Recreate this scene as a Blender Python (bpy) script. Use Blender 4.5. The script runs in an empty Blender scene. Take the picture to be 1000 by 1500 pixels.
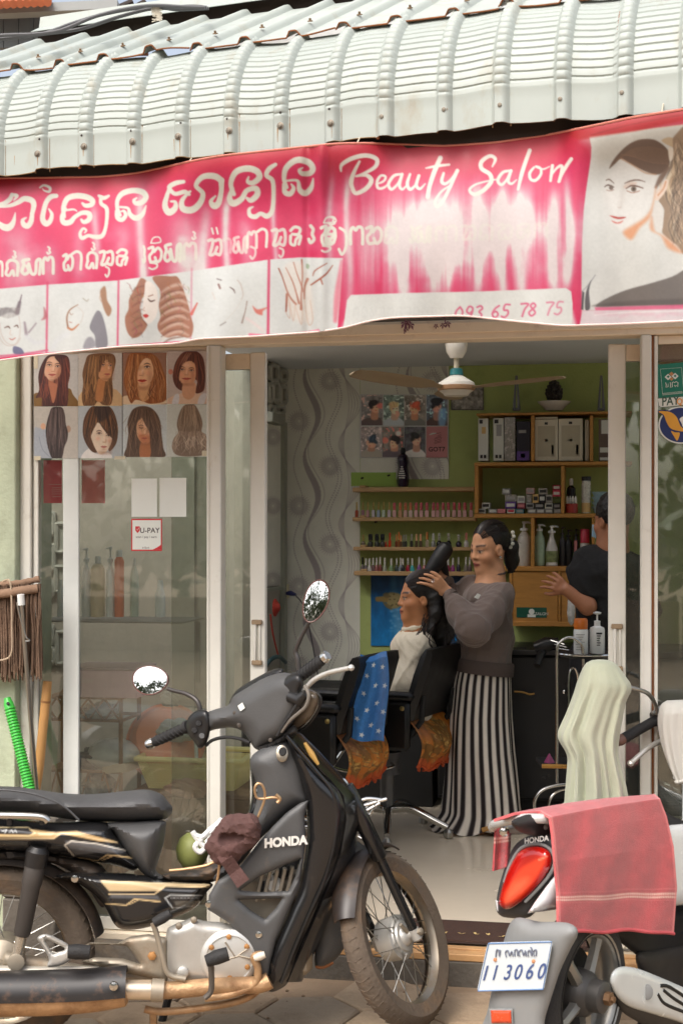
import bpy,math,random
import numpy as np
from mathutils import Vector,Matrix
from mathutils.geometry import delaunay_2d_cdt
S=bpy.context.scene
COL=S.collection
R=math.radians
rng=random.Random(11)
nrg=np.random.default_rng(11)
# ------------------------- camera, sky, sun, exposure
TH=R(10.4)
FPX=2083.0
DIST,CAMZ,HOR=5.12,1.5,780.0
cam_d=bpy.data.cameras.new('camera')
cam=bpy.data.objects.new('camera',cam_d)
COL.objects.link(cam)
cam.location=(0,-DIST,CAMZ)
cam.rotation_euler=(R(90),0,TH)
cam_d.sensor_width=36
cam_d.lens=FPX*36/1500
cam_d.shift_y=(HOR-750)/1500
cam_d.clip_start,cam_d.clip_end=0.05,400
cam_d.dof.use_dof=True
cam_d.dof.focus_distance=5.6
cam_d.dof.aperture_fstop=6.3
S.camera=cam
SUN_EL,SUN_AZ=R(52),R(200)
wd=bpy.data.worlds.new('World')
S.world=wd
wd.use_nodes=True
wn=wd.node_tree
wn.nodes.clear()
sky=wn.nodes.new('ShaderNodeTexSky')
sky.sky_type='NISHITA'
sky.sun_disc=False
sky.sun_elevation=SUN_EL
sky.sun_rotation=SUN_AZ
sky.air_density,sky.dust_density,sky.ozone_density=1.0,6.0,0.6
hsv=wn.nodes.new('ShaderNodeHueSaturation')
hsv.inputs['Saturation'].default_value=0.55
bg=wn.nodes.new('ShaderNodeBackground')
bg.inputs['Strength'].default_value=0.15
wo=wn.nodes.new('ShaderNodeOutputWorld')
wn.links.new(sky.outputs[0],hsv.inputs['Color'])
wn.links.new(hsv.outputs[0],bg.inputs['Color'])
wn.links.new(bg.outputs[0],wo.inputs['Surface'])
sun_d=bpy.data.lights.new('sun','SUN')
sun_d.energy=0.5
sun_d.angle=R(25)
sun_d.color=(1.0,0.975,0.94)
sun=bpy.data.objects.new('sun',sun_d)
COL.objects.link(sun)
sdir=Vector((math.sin(SUN_AZ)*math.cos(SUN_EL),math.cos(SUN_AZ)*math.cos(SUN_EL),math.sin(SUN_EL)))
sun.rotation_euler=sdir.to_track_quat('Z','Y').to_euler()
sun.location=(0,-6,8)
S.view_settings.view_transform='Standard'
S.view_settings.look='None'
S.view_settings.gamma=1
S.view_settings.use_curve_mapping=False
S.view_settings.exposure=0.92
S.render.engine='CYCLES'
S.cycles.use_denoising=True
S.cycles.max_bounces=8
S.cycles.diffuse_bounces=5
S.cycles.transparent_max_bounces=16
# ------------------------- photo geometry
FWD=np.array([-math.sin(TH),math.cos(TH),0.0])
RGT=np.array([math.cos(TH),math.sin(TH),0.0])
UP=np.array([0,0,1.0])
CAM=np.array([0,-DIST,CAMZ])
def PD(u,v,z):
 return CAM+z*(FWD+RGT*((u-500)/FPX)+UP*((HOR-v)/FPX))
def P(u,v,Y):
 d=FWD+RGT*((u-500)/FPX)+UP*((HOR-v)/FPX)
 return CAM+d*((Y+DIST)/d[1])
def depthY(u,Y):
 return(Y+DIST)/(math.cos(TH)+(u-500)/FPX*math.sin(TH))
def G(u,v,zz):
 d=FWD+RGT*((u-500)/FPX)+UP*((HOR-v)/FPX)
 return CAM+d*((zz-CAMZ)/d[2])
def pix(p):
 q=np.asarray(p,float)-CAM
 z=q@FWD
 return 500+FPX*(q@RGT)/z,HOR-FPX*q[2]/z,z
def lin(c):
 c=np.asarray(c,float)/255.0
 return np.where(c<=0.04045,c/12.92,((c+0.055)/1.055)**2.4)
# ------------------------- materials
MATS={}
def mat(name,rgb=(128,128,128),rough=0.5,metal=0.0,var=0.12,vscale=6.0,bump=0.0,bscale=40.0,dirt=None,dscale=5.0,damt=0.5,coat=0.0,attr=False,stretch=None,spec=0.5,sheen=0.0,rvar=0.1):
 if name in MATS:
  return MATS[name]
 m=bpy.data.materials.new(name)
 m.use_nodes=True
 nt=m.node_tree
 N,L=nt.nodes,nt.links
 b=N['Principled BSDF']
 b.inputs['Roughness'].default_value=rough
 b.inputs['Metallic'].default_value=metal
 b.inputs['Specular IOR Level'].default_value=spec
 b.inputs['Coat Weight'].default_value=coat
 b.inputs['Coat Roughness'].default_value=0.12
 if sheen:
  b.inputs['Sheen Weight'].default_value=sheen
  b.inputs['Sheen Roughness'].default_value=0.5
 tc=N.new('ShaderNodeTexCoord')
 vec=tc.outputs['Object']
 if stretch:
  mp=N.new('ShaderNodeMapping')
  mp.inputs['Scale'].default_value=stretch
  L.new(vec,mp.inputs['Vector'])
  vec=mp.outputs[0]
 if attr:
  at=N.new('ShaderNodeAttribute')
  at.attribute_name='Col'
  col=at.outputs['Color']
 else:
  rg=N.new('ShaderNodeRGB')
  c=lin(rgb)
  rg.outputs[0].default_value=(c[0],c[1],c[2],1)
  col=rg.outputs[0]
 nz=N.new('ShaderNodeTexNoise')
 nz.inputs['Scale'].default_value=vscale
 nz.inputs['Detail'].default_value=6
 nz.inputs['Roughness'].default_value=0.65
 L.new(vec,nz.inputs['Vector'])
 if var>0:
  mr=N.new('ShaderNodeMapRange')
  mr.inputs['From Min'].default_value=0.3
  mr.inputs['From Max'].default_value=0.7
  mr.inputs['To Min'].default_value=1-var
  mr.inputs['To Max'].default_value=1+var
  L.new(nz.outputs['Fac'],mr.inputs['Value'])
  mx=N.new('ShaderNodeVectorMath')
  mx.operation='SCALE'
  L.new(col,mx.inputs[0])
  L.new(mr.outputs[0],mx.inputs['Scale'])
  col=mx.outputs[0]
 if dirt is not None:
  n2=N.new('ShaderNodeTexNoise')
  n2 .inputs['Scale'].default_value=dscale
  n2 .inputs['Detail'].default_value=8
  n2 .inputs['Roughness'].default_value=0.7
  L.new(vec,n2 .inputs['Vector'])
  m2=N.new('ShaderNodeMapRange')
  m2 .inputs['From Min'].default_value=0.62-0.3*damt
  m2 .inputs['From Max'].default_value=0.80-0.2*damt
  m2 .inputs['To Max'].default_value=min(1,0.4+damt*0.6)
  L.new(n2 .outputs['Fac'],m2 .inputs['Value'])
  mm=N.new('ShaderNodeMix')
  mm.data_type='RGBA'
  L.new(m2 .outputs[0],mm.inputs['Factor'])
  L.new(col,mm.inputs['A'])
  dc=lin(dirt)
  mm.inputs['B'].default_value=(dc[0],dc[1],dc[2],1)
  col=mm.outputs['Result']
  rr=N.new('ShaderNodeMapRange')
  rr.inputs['To Min'].default_value=rough
  rr.inputs['To Max'].default_value=min(1,rough+0.35)
  L.new(m2 .outputs[0],rr.inputs['Value'])
  L.new(rr.outputs[0],b.inputs['Roughness'])
 elif rvar:
  rr=N.new('ShaderNodeMapRange')
  rr.inputs['From Min'].default_value=0.3
  rr.inputs['From Max'].default_value=0.7
  rr.inputs['To Min'].default_value=max(0.02,rough-rvar)
  rr.inputs['To Max'].default_value=min(1,rough+rvar)
  L.new(nz.outputs['Fac'],rr.inputs['Value'])
  L.new(rr.outputs[0],b.inputs['Roughness'])
 L.new(col,b.inputs['Base Color'])
 if bump:
  n3=N.new('ShaderNodeTexNoise')
  n3 .inputs['Scale'].default_value=bscale
  n3 .inputs['Detail'].default_value=5
  L.new(vec,n3 .inputs['Vector'])
  bp=N.new('ShaderNodeBump')
  bp.inputs['Strength'].default_value=bump
  bp.inputs['Distance'].default_value=0.01
  L.new(n3 .outputs['Fac'],bp.inputs['Height'])
  L.new(bp.outputs[0],b.inputs['Normal'])
 MATS[name]=m
 return m
def glass_mat(name,tint=(235,240,236),refl=0.10,dust=0.08,dustcol=(170,165,150),rough=0.02):
 m=bpy.data.materials.new(name)
 m.use_nodes=True
 nt=m.node_tree
 N,L=nt.nodes,nt.links
 N.clear()
 out=N.new('ShaderNodeOutputMaterial')
 tr=N.new('ShaderNodeBsdfTransparent')
 c=lin(tint)
 tr.inputs[0].default_value=(c[0],c[1],c[2],1)
 gl=N.new('ShaderNodeBsdfGlossy')
 gl.inputs['Roughness'].default_value=rough
 fr=N.new('ShaderNodeFresnel')
 fr.inputs['IOR'].default_value=1.5
 ma=N.new('ShaderNodeMath')
 ma.operation='MULTIPLY_ADD'
 ma.inputs[1].default_value=1.1
 ma.inputs[2].default_value=refl
 L.new(fr.outputs[0],ma.inputs[0])
 mx=N.new('ShaderNodeMixShader')
 L.new(ma.outputs[0],mx.inputs[0])
 L.new(tr.outputs[0],mx.inputs[1])
 L.new(gl.outputs[0],mx.inputs[2])
 df=N.new('ShaderNodeBsdfDiffuse')
 d=lin(dustcol)
 df.inputs[0].default_value=(d[0],d[1],d[2],1)
 tc=N.new('ShaderNodeTexCoord')
 mp=N.new('ShaderNodeMapping')
 mp.inputs['Scale'].default_value=(6,6,1.2)
 nz=N.new('ShaderNodeTexNoise')
 nz.inputs['Scale'].default_value=3
 nz.inputs['Detail'].default_value=8
 nz.inputs['Roughness'].default_value=0.7
 mr=N.new('ShaderNodeMapRange')
 mr.inputs['From Min'].default_value=0.3
 mr.inputs['From Max'].default_value=0.75
 mr.inputs['To Min'].default_value=dust*0.5
 mr.inputs['To Max'].default_value=dust*1.8
 L.new(tc.outputs['Object'],mp.inputs[0])
 L.new(mp.outputs[0],nz.inputs['Vector'])
 L.new(nz.outputs['Fac'],mr.inputs['Value'])
 m2=N.new('ShaderNodeMixShader')
 L.new(mr.outputs[0],m2 .inputs[0])
 L.new(mx.outputs[0],m2 .inputs[1])
 L.new(df.outputs[0],m2 .inputs[2])
 L.new(m2 .outputs[0],out.inputs[0])
 MATS[name]=m
 return m
# ------------------------- objects
ORG={}
def thing(name,label,cat,loc=(0,0,0),group=None):
 o=bpy.data.objects.new(name,None)
 COL.objects.link(o)
 o.empty_display_size=0.1
 o.location=Vector([float(x)for x in loc])
 ORG[o]=np.array(loc,float)
 o['label'],o['category']=label,cat
 if group:
  o['group']=group
 return o
def part(name,mb,m,parent,label=None,kind=None):
 org=ORG[parent]
 me=mb.mesh(name,m,org)
 o=bpy.data.objects.new(name,me)
 COL.objects.link(o)
 o.parent=parent
 ORG[o]=org
 if label:
  o['label']=label
 if kind:
  o['kind']=kind
 return o
def single(name,mb,m,label,cat,group=None):
 V=np.concatenate(mb.v)
 lo,hi=V.min(0),V.max(0)
 org=np.array([(lo[0]+hi[0])/2,(lo[1]+hi[1])/2,lo[2]])
 o=bpy.data.objects.new(name,mb.mesh(name,m,org))
 COL.objects.link(o)
 o.location=Vector(org)
 ORG[o]=org
 o['label'],o['category']=label,cat
 if group:
  o['group']=group
 return o
def structure(name,mb,m,kind='structure'):
 o=bpy.data.objects.new(name,mb.mesh(name,m,np.zeros(3)))
 COL.objects.link(o)
 ORG[o]=np.zeros(3)
 o['kind']=kind
 return o
def kids(o):
 return[c for c in bpy.data.objects if c.parent==o]
def copy_tree(o,loc=None,label=None,rotz=None,scale=None):
 src_k=[(c,kids(c))for c in kids(o)]
 r=o.copy()
 COL.objects.link(r)
 if loc is not None:
  r.location=Vector([float(x)for x in loc])
  ORG[r]=np.array(loc,float)
 if rotz is not None:
  r.rotation_euler=(0,0,rotz)
 if scale is not None:
  r.scale=scale
 if label:
  r['label']=label
 for c,gs in src_k:
  d=c.copy()
  COL.objects.link(d)
  d.parent=r
  for g in gs:
   e=g.copy()
   COL.objects.link(e)
   e.parent=d
 return r
# ------------------------- mesh builder
def unit(a):
 a=np.asarray(a,float)
 return a/(np.linalg.norm(a)+1e-12)
def crom(pts,n=6,closed=False):
 p=np.asarray(pts,float)
 k=len(p)
 out=[]
 for i in range(k if closed else k-1):
  if closed:
   a,b,c,d=p[(i-1)%k],p[i],p[(i+1)%k],p[(i+2)%k]
  else:
   a,b,c,d=p[max(i-1,0)],p[i],p[i+1],p[min(i+2,k-1)]
  for t in np.linspace(0,1,n,endpoint=False):
   out.append(0.5*((2*b)+(-a+c)*t+(2*a-5*b+4*c-d)*t*t+(-a+3*b-3*c+d)*t**3))
 if not closed:
  out.append(p[-1])
 return np.array(out)
class MB:
 def __init__(self):
  self.v,self.f,self.c,self.n=[],[],[],0
 def add(self,V,F,C=None):
  V=np.asarray(V,float).reshape(-1,3)
  F=np.asarray(F)if not isinstance(F,list)else F
  self.v.append(V)
  if isinstance(F,np.ndarray):
   self.f.append(F+self.n)
  else:
   self.f.append([tuple(i+self.n for i in f)for f in F])
  if C is not None:
   self.c.append(np.asarray(C,float).reshape(-1,3))
  self.n+=len(V)
  return self
 def mesh(self,name,m,org,sharp=38):
  V=np.concatenate(self.v)-org
  loops,starts,totals,pos=[],[],[],0
  for F in self.f:
   if isinstance(F,np.ndarray):
    k=F.shape[1]
    loops.append(F.ravel())
    starts.append(pos+np.arange(len(F))*k)
    totals.append(np.full(len(F),k))
    pos+=F.size
   elif F:
    ln=np.array([len(f)for f in F])
    loops.append(np.array([i for f in F for i in f]))
    starts.append(pos+np.concatenate([[0],np.cumsum(ln)[:-1]]))
    totals.append(ln)
    pos+=ln.sum()
  loops,starts=np.concatenate(loops),np.concatenate(starts)
  me=bpy.data.meshes.new(name)
  me.vertices.add(len(V))
  me.vertices.foreach_set('co',V.astype(np.float32).ravel())
  me.loops.add(len(loops))
  me.loops.foreach_set('vertex_index',loops.astype(np.int32))
  me.polygons.add(len(starts))
  me.polygons.foreach_set('loop_start',starts.astype(np.int32))
  me.update(calc_edges=True)
  me.validate()
  if sharp is not None:
   me.polygons.foreach_set('use_smooth',np.ones(len(me.polygons),bool))
   me.set_sharp_from_angle(angle=R(sharp))
  if self.c:
   C=np.concatenate(self.c)
   at=me.color_attributes.new('Col','FLOAT_COLOR','POINT')
   at.data.foreach_set('color',np.concatenate([C,np.ones((len(C),1))],1).astype(np.float32).ravel())
  me.materials.append(m)
  return me
 def xbox(self,o,X,Y,Z,bev=0.0):
  o,X,Y,Z=[np.asarray(a,float)for a in(o,X,Y,Z)]
  lx,ly,lz=[np.linalg.norm(a)for a in(X,Y,Z)]
  bx,by,bz=[min(0.45,bev/max(l,1e-9))for l in(lx,ly,lz)]
  if bev<=0:
   V=[o+X*i+Y*j+Z*k for k in(0,1)for j in(0,1)for i in(0,1)]
   return self.add(V,np.array([[0,2,3,1],[4,5,7,6],[0,1,5,4],[2,6,7,3],[0,4,6,2],[1,3,7,5]]))
  V,idx=[],{}
  for k in(0,1):
   for j in(0,1):
    for i in(0,1):
     ii,jj,kk=[(b if s==0 else 1-b)for s,b in((i,bx),(j,by),(k,bz))]
     for a in range(3):
      t=[ii,jj,kk]
      t[a]=(i,j,k)[a]
      idx[(i,j,k,a)]=len(V)
      V.append(o+X*t[0]+Y*t[1]+Z*t[2])
  F=[]
  g=lambda i,j,k,a:idx[(i,j,k,a)]
  F.append((g(0,0,0,2),g(0,1,0,2),g(1,1,0,2),g(1,0,0,2)))
  F.append((g(0,0,1,2),g(1,0,1,2),g(1,1,1,2),g(0,1,1,2)))
  F.append((g(0,0,0,1),g(1,0,0,1),g(1,0,1,1),g(0,0,1,1)))
  F.append((g(0,1,0,1),g(0,1,1,1),g(1,1,1,1),g(1,1,0,1)))
  F.append((g(0,0,0,0),g(0,0,1,0),g(0,1,1,0),g(0,1,0,0)))
  F.append((g(1,0,0,0),g(1,1,0,0),g(1,1,1,0),g(1,0,1,0)))
  for s in(0,1):
   for t in(0,1):
    F.append((g(0,s,t,1),g(1,s,t,1),g(1,s,t,2),g(0,s,t,2)))
    F.append((g(s,0,t,0),g(s,1,t,0),g(s,1,t,2),g(s,0,t,2)))
    F.append((g(s,t,0,0),g(s,t,1,0),g(s,t,1,1),g(s,t,0,1)))
  for k in(0,1):
   for j in(0,1):
    for i in(0,1):
     F.append((g(i,j,k,0),g(i,j,k,1),g(i,j,k,2)))
  V=np.array(V)
  cen=o+(X+Y+Z)/2
  F2=[]
  for f in F:
   p=V[list(f)]
   nrm=np.cross(p[1]-p[0],p[2]-p[0])
   F2 .append(f if nrm@(p.mean(0)-cen)>0 else tuple(reversed(f)))
  return self.add(V,F2)
 def box(self,lo,hi,bev=0.0):
  lo,hi=np.asarray(lo,float),np.asarray(hi,float)
  d=hi-lo
  return self.xbox(lo,(d[0],0,0),(0,d[1],0),(0,0,d[2]),bev)
 def tube(self,pts,r,n=10,caps=True,closed=False):
  p=np.asarray(pts,float)
  k=len(p)
  r=np.broadcast_to(np.asarray(r,float),(k,))
  T=np.zeros_like(p)
  for i in range(k):
   a=p[(i-1)%k]if closed else p[max(i-1,0)]
   b=p[(i+1)%k]if closed else p[min(i+1,k-1)]
   T[i]=unit(b-a)
  x=np.cross(T[0],[0,0,1.0])
  if np.linalg.norm(x)<1e-3:
   x=np.cross(T[0],[1.0,0,0])
  x=unit(x)
  ang=np.linspace(0,2*math.pi,n,endpoint=False)
  V=[]
  for i in range(k):
   x=unit(x-T[i]*(x@T[i]))
   y=np.cross(T[i],x)
   V.append(p[i]+r[i]*(np.outer(np.cos(ang),x)+np.outer(np.sin(ang),y)))
  return self.loft(V,caps=caps,loop=closed)
 def loft(self,rings,caps=True,closed=True,loop=False):
  rings=np.asarray(rings,float)
  k,n=rings.shape[:2]
  F=[]
  kk=k if loop else k-1
  nn=n if closed else n-1
  i,j=np.meshgrid(np.arange(kk),np.arange(nn),indexing='ij')
  i2,j2=(i+1)%k,(j+1)%n
  F=np.stack([i*n+j,i*n+j2,i2*n+j2,i2*n+j],-1).reshape(-1,4)
  self.add(rings.reshape(-1,3),F)
  if caps and not loop and closed:
   b=self.n-k*n
   self.f.append([tuple(b+np.arange(n)[::-1]),tuple(b+(k-1)*n+np.arange(n))])
  return self
 def lathe(self,prof,c=(0,0,0),ax=(0,0,1),n=24,caps=True,sx=1.0,xdir=None):
  ax=unit(ax)
  x=np.cross(ax,[0,0,1.0])if xdir is None else np.asarray(xdir,float)
  if np.linalg.norm(x)<1e-3:
   x=np.array([1.0,0,0])
  x=unit(x)
  y=np.cross(ax,x)
  a=np.linspace(0,2*math.pi,n,endpoint=False)
  rings=[np.asarray(c,float)+ax*h+r*(sx*np.outer(np.cos(a),x)+np.outer(np.sin(a),y))for r,h in prof]
  return self.loft(rings,caps=caps)
 def sheet(self,g,thick=0.0,C=None,nrm=None):
  g=np.asarray(g,float)
  m,n=g.shape[:2]
  i,j=np.meshgrid(np.arange(m-1),np.arange(n-1),indexing='ij')
  F=np.stack([i*n+j,(i+1)*n+j,(i+1)*n+j+1,i*n+j+1],-1).reshape(-1,4)
  V=g.reshape(-1,3)
  if thick<=0:
   return self.add(V,F,C)
  if nrm is None:
   du=np.gradient(g,axis=0)
   dv=np.gradient(g,axis=1)
   nv=np.cross(du,dv)
   nv/=np.linalg.norm(nv,axis=2,keepdims=True)+1e-12
  else:
   nv=np.broadcast_to(np.asarray(nrm,float),g.shape)
  V2=(g-nv*thick).reshape(-1,3)
  k=m*n
  rim=np.concatenate([np.arange(n),np.arange(1,m)*n+n-1,(m-1)*n+np.arange(n-2,-1,-1),np.arange(m-2,0,-1)*n])
  r2=np.roll(rim,-1)
  FR=np.stack([rim,r2,r2+k,rim+k],-1)
  C2=None if C is None else np.concatenate([np.asarray(C).reshape(-1,3)]*2)
  return self.add(np.concatenate([V,V2]),np.concatenate([F,F[:,::-1]+k,FR]),C2)
 def prism(self,front,vec,bev=0.0):
  f=np.asarray(front,float)
  vec=np.asarray(vec,float)
  k=len(f)
  rings=[]
  if bev>0:
   c=f.mean(0)
   vd=unit(vec)
   t=unit_rows(np.roll(f,-1,0)-np.roll(f,1,0))
   nin=np.cross(t,vd)
   s=np.sign(((c-f)*nin).sum())
   fi=f+nin*s*bev
   rings=[fi,f+vd*bev,f+vec]
  else:
   rings=[f,f+vec]
  return self.loft(rings[::-1])
 def puff(self,outline,mapf,T,Rr,step,back=0.3,holes=(),smooth=True,cv=None):
  o=crom(outline,5,True)if smooth else np.asarray(outline,float)
  o=resample(o,step,True)
  hs=[resample(crom(h,4,True)if smooth else np.asarray(h,float),step,True)for h in holes]
  lo,hi=o.min(0),o.max(0)
  gx,gy=np.meshgrid(np.arange(lo[0]+step/2,hi[0],step),np.arange(lo[1]+step/2,hi[1],step))
  gx=gx+(np.arange(gx.shape[0])[:,None]%2)*step*0.5
  q=np.stack([gx.ravel(),gy.ravel()],1)
  ins=inside(q,o)
  for h in hs:
   ins&=~inside(q,h)
  q=q[ins]
  loops=[o]+hs
  dq=np.min([dist_loop(q,l)for l in loops],0)
  q,dq=q[dq>step*1.3],dq[dq>step*1.3]
  ex=[]
  for l,hole in[(o,False)]+[(h,True)for h in hs]:
   t=unit_rows(np.roll(l,-1,0)-np.roll(l,1,0))
   nn=np.stack([-t[:,1],t[:,0]],1)
   ar=(l[:,0]*np.roll(l[:,1],-1)-np.roll(l[:,0],-1)*l[:,1]).sum()
   if(ar<0)!=hole:
    nn=-nn
   for k_,dl in enumerate((.13,.42,.85)):
    p_=l+nn*dl*step
    if k_==1:
     p_=(p_+np.roll(p_,-1,0))/2
    okp=inside(p_,o)
    for h in hs:
     okp&=~inside(p_,h)
    dd=np.min([dist_loop(p_,l2)for l2 in[o]+hs],0)
    ex.append(p_[okp&(dd>dl*step*.88)])
  q=np.concatenate([q]+ex)
  bn=sum(len(l)for l in loops)
  pts=np.concatenate(loops+[q])
  ed,b=[],0
  for l in loops:
   k=len(l)
   ed+=[(b+i,b+(i+1)%k)for i in range(k)]
   b+=k
  vo,eo,fo,*_=delaunay_2d_cdt([Vector(p)for p in pts],ed,[],0,1e-5)
  vo=np.array([(p[0],p[1])for p in vo])
  fo=np.array([f for f in fo if len(f)==3])
  cen=vo[fo].mean(1)
  ok=inside(cen,o)
  for h in hs:
   ok&=~inside(cen,h)
  fo=fo[ok]
  d=np.min([dist_loop(vo,l)for l in loops],0)
  t=np.clip(d/Rr,0,1)
  hgt=T*np.sqrt(np.maximum(0,1-(1-t)**2))
  hgt[d<1e-3]=0
  F1=mapf(vo[:,0],vo[:,1],hgt)
  F2=mapf(vo[:,0],vo[:,1],-hgt*back-1e-4)
  a=vo[fo[:,1]]-vo[fo[:,0]]
  c=vo[fo[:,2]]-vo[fo[:,0]]
  flip=(a[:,0]*c[:,1]-a[:,1]*c[:,0])>0
  fo[flip]=fo[flip][:,::-1]
  k=len(vo)
  C=None
  if cv is not None:
   c1=lin(np.clip(cv.at(vo[:,0],vo[:,1]),0,255))
   C=np.concatenate([c1,c1])
  self.add(np.concatenate([F1,F2]),np.concatenate([fo,fo[:,::-1]+k]),C)
  return self
def unit_rows(a):
 return a/(np.linalg.norm(a,axis=1,keepdims=True)+1e-12)
def resample(p,step,closed=False):
 p=np.asarray(p,float)
 q=np.concatenate([p,p[:1]])if closed else p
 d=np.concatenate([[0],np.cumsum(np.linalg.norm(np.diff(q,axis=0),axis=1))])
 k=max(3,int(round(d[-1]/step)))
 t=np.linspace(0,d[-1],k,endpoint=not closed)if closed else np.linspace(0,d[-1],k+1)
 return np.stack([np.interp(t,d,q[:,i])for i in range(q.shape[1])],1)
def inside(q,poly):
 x,y=q[:,0],q[:,1]
 ins=np.zeros(len(q),bool)
 k=len(poly)
 for i in range(k):
  (x1,y1),(x2,y2)=poly[i],poly[(i+1)%k]
  if y1==y2:
   continue
  c=((y1>y)!=(y2>y))&(x<(x2-x1)*(y-y1)/(y2-y1)+x1)
  ins^=c
 return ins
def dist_seg(x,y,a,b):
 dx,dy=b[0]-a[0],b[1]-a[1]
 t=np.clip(((x-a[0])*dx+(y-a[1])*dy)/(dx*dx+dy*dy+1e-12),0,1)
 return np.hypot(x-a[0]-t*dx,y-a[1]-t*dy),t
def dist_loop(q,poly):
 d=np.full(len(q),1e9)
 k=len(poly)
 for i in range(k):
  d=np.minimum(d,dist_seg(q[:,0],q[:,1],poly[i],poly[(i+1)%k])[0])
 return d
# ------------------------- painting flat prints
def vnoise(h,w,cell,seed=0,octaves=4):
 g=np.random.default_rng(seed)
 out=np.zeros((h,w))
 amp,tot=1.0,0.0
 cy,cx=cell if isinstance(cell,(tuple,list))else(cell,cell)
 for o in range(octaves):
  ny,nx=int(h/max(cy,1))+3,int(w/max(cx,1))+3
  a=g.random((ny,nx))
  y,x=np.arange(h)/max(cy,1),np.arange(w)/max(cx,1)
  yi,xi=y.astype(int),x.astype(int)
  fy,fx=y-yi,x-xi
  fy,fx=fy*fy*(3-2*fy),fx*fx*(3-2*fx)
  A=a[np.ix_(yi,xi)];B=a[np.ix_(yi,xi+1)];C=a[np.ix_(yi+1,xi)];D=a[np.ix_(yi+1,xi+1)]
  out+=amp*((A*(1-fx)+B*fx)*(1-fy)[:,None]+(C*(1-fx)+D*fx)*fy[:,None])
  tot+=amp
  amp*=0.55
  cy,cx=cy/2,cx/2
 return out/tot
class Canvas:
 def __init__(self,u0,v0,u1,v1,s,col=(255,255,255)):
  self.u0,self.v0,self.u1,self.v1,self.s=u0,v0,u1,v1,s
  self.w,self.h=int(round((u1-u0)*s))+1,int(round((v1-v0)*s))+1
  self.us,self.vs=np.linspace(u0,u1,self.w),np.linspace(v0,v1,self.h)
  self.a=np.empty((self.h,self.w,3))
  self.a[:]=col
  self.clip=None
 def win(self,x0,y0,x1,y1):
  i0=max(0,int((x0-self.u0)*self.s)-1);i1=min(self.w,int((x1-self.u0)*self.s)+3)
  j0=max(0,int((y0-self.v0)*self.s)-1);j1=min(self.h,int((y1-self.v0)*self.s)+3)
  if i0>=i1 or j0>=j1:
   return None
  X,Y=np.meshgrid(self.us[i0:i1],self.vs[j0:j1])
  return(slice(j0,j1),slice(i0,i1)),X,Y
 def put(self,sl,m,col):
  if self.clip is not None:
   m=m*self.clip[sl]
  col=np.asarray(col,float)
  self.a[sl]=self.a[sl]*(1-m[...,None])+col*m[...,None]
 def setclip(self,poly=None,soft=0.5):
  self.clip=poly if poly is None or(isinstance(poly,np.ndarray)and poly.shape==(self.h,self.w))else self.mask(poly,soft)
 def mask(self,pts,soft=0.6,smooth=False):
  p=crom(pts,5,True)if smooth else np.asarray(pts,float)
  M=np.zeros((self.h,self.w))
  w=self.win(p[:,0].min()-2*soft,p[:,1].min()-2*soft,p[:,0].max()+2*soft,p[:,1].max()+2*soft)
  if w is None:
   return M
  sl,X,Y=w
  q=np.stack([X.ravel(),Y.ravel()],1)
  d=dist_loop(q,p)
  d[~inside(q,p)]*=-1
  M[sl]=np.clip(0.5+d/(2*max(soft,0.3/self.s)),0,1).reshape(X.shape)
  return M
 def poly(self,pts,col,alpha=1.0,soft=0.6,smooth=True):
  p=crom(pts,5,True)if smooth else np.asarray(pts,float)
  w=self.win(p[:,0].min()-2*soft,p[:,1].min()-2*soft,p[:,0].max()+2*soft,p[:,1].max()+2*soft)
  if w is None:
   return
  sl,X,Y=w
  q=np.stack([X.ravel(),Y.ravel()],1)
  d=dist_loop(q,p)
  d[~inside(q,p)]*=-1
  self.put(sl,alpha*np.clip(0.5+d/(2*max(soft,0.3/self.s)),0,1).reshape(X.shape),col)
 def stroke(self,pts,wd,col,alpha=1.0,soft=0.5,smooth=True,n=5):
  p=np.asarray(pts,float)
  k=len(p)
  wd=np.broadcast_to(np.asarray(wd,float),(k,))
  if smooth and k>2:
   q=crom(np.concatenate([p,wd[:,None]],1),n)
   p,wd=q[:,:2],q[:,2]
  mw=wd.max()/2+2*soft
  w=self.win(p[:,0].min()-mw,p[:,1].min()-mw,p[:,0].max()+mw,p[:,1].max()+mw)
  if w is None:
   return
  sl,X,Y=w
  best=np.full(X.shape,-1e9)
  for i in range(len(p)-1):
   d,t=dist_seg(X,Y,p[i],p[i+1])
   best=np.maximum(best,(wd[i]+(wd[i+1]-wd[i])*t)/2-d)
  self.put(sl,alpha*np.clip(0.5+best/(2*max(soft,0.3/self.s)),0,1),col)
 def ell(self,cx,cy,rx,ry,col,alpha=1.0,soft=0.6,rot=0.0):
  mr=max(rx,ry)+2*soft
  w=self.win(cx-mr,cy-mr,cx+mr,cy+mr)
  if w is None:
   return
  sl,X,Y=w
  c,s_=math.cos(rot),math.sin(rot)
  x,y=(X-cx)*c+(Y-cy)*s_,-(X-cx)*s_+(Y-cy)*c
  d=(1-np.hypot(x/rx,y/ry))*min(rx,ry)
  self.put(sl,alpha*np.clip(0.5+d/(2*max(soft,0.3/self.s)),0,1),col)
 def grain(self,cell,amt,seed=0,octaves=4):
  self.a*=(1+amt*(vnoise(self.h,self.w,cell,seed,octaves)[...,None]-0.5)*2)
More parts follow.
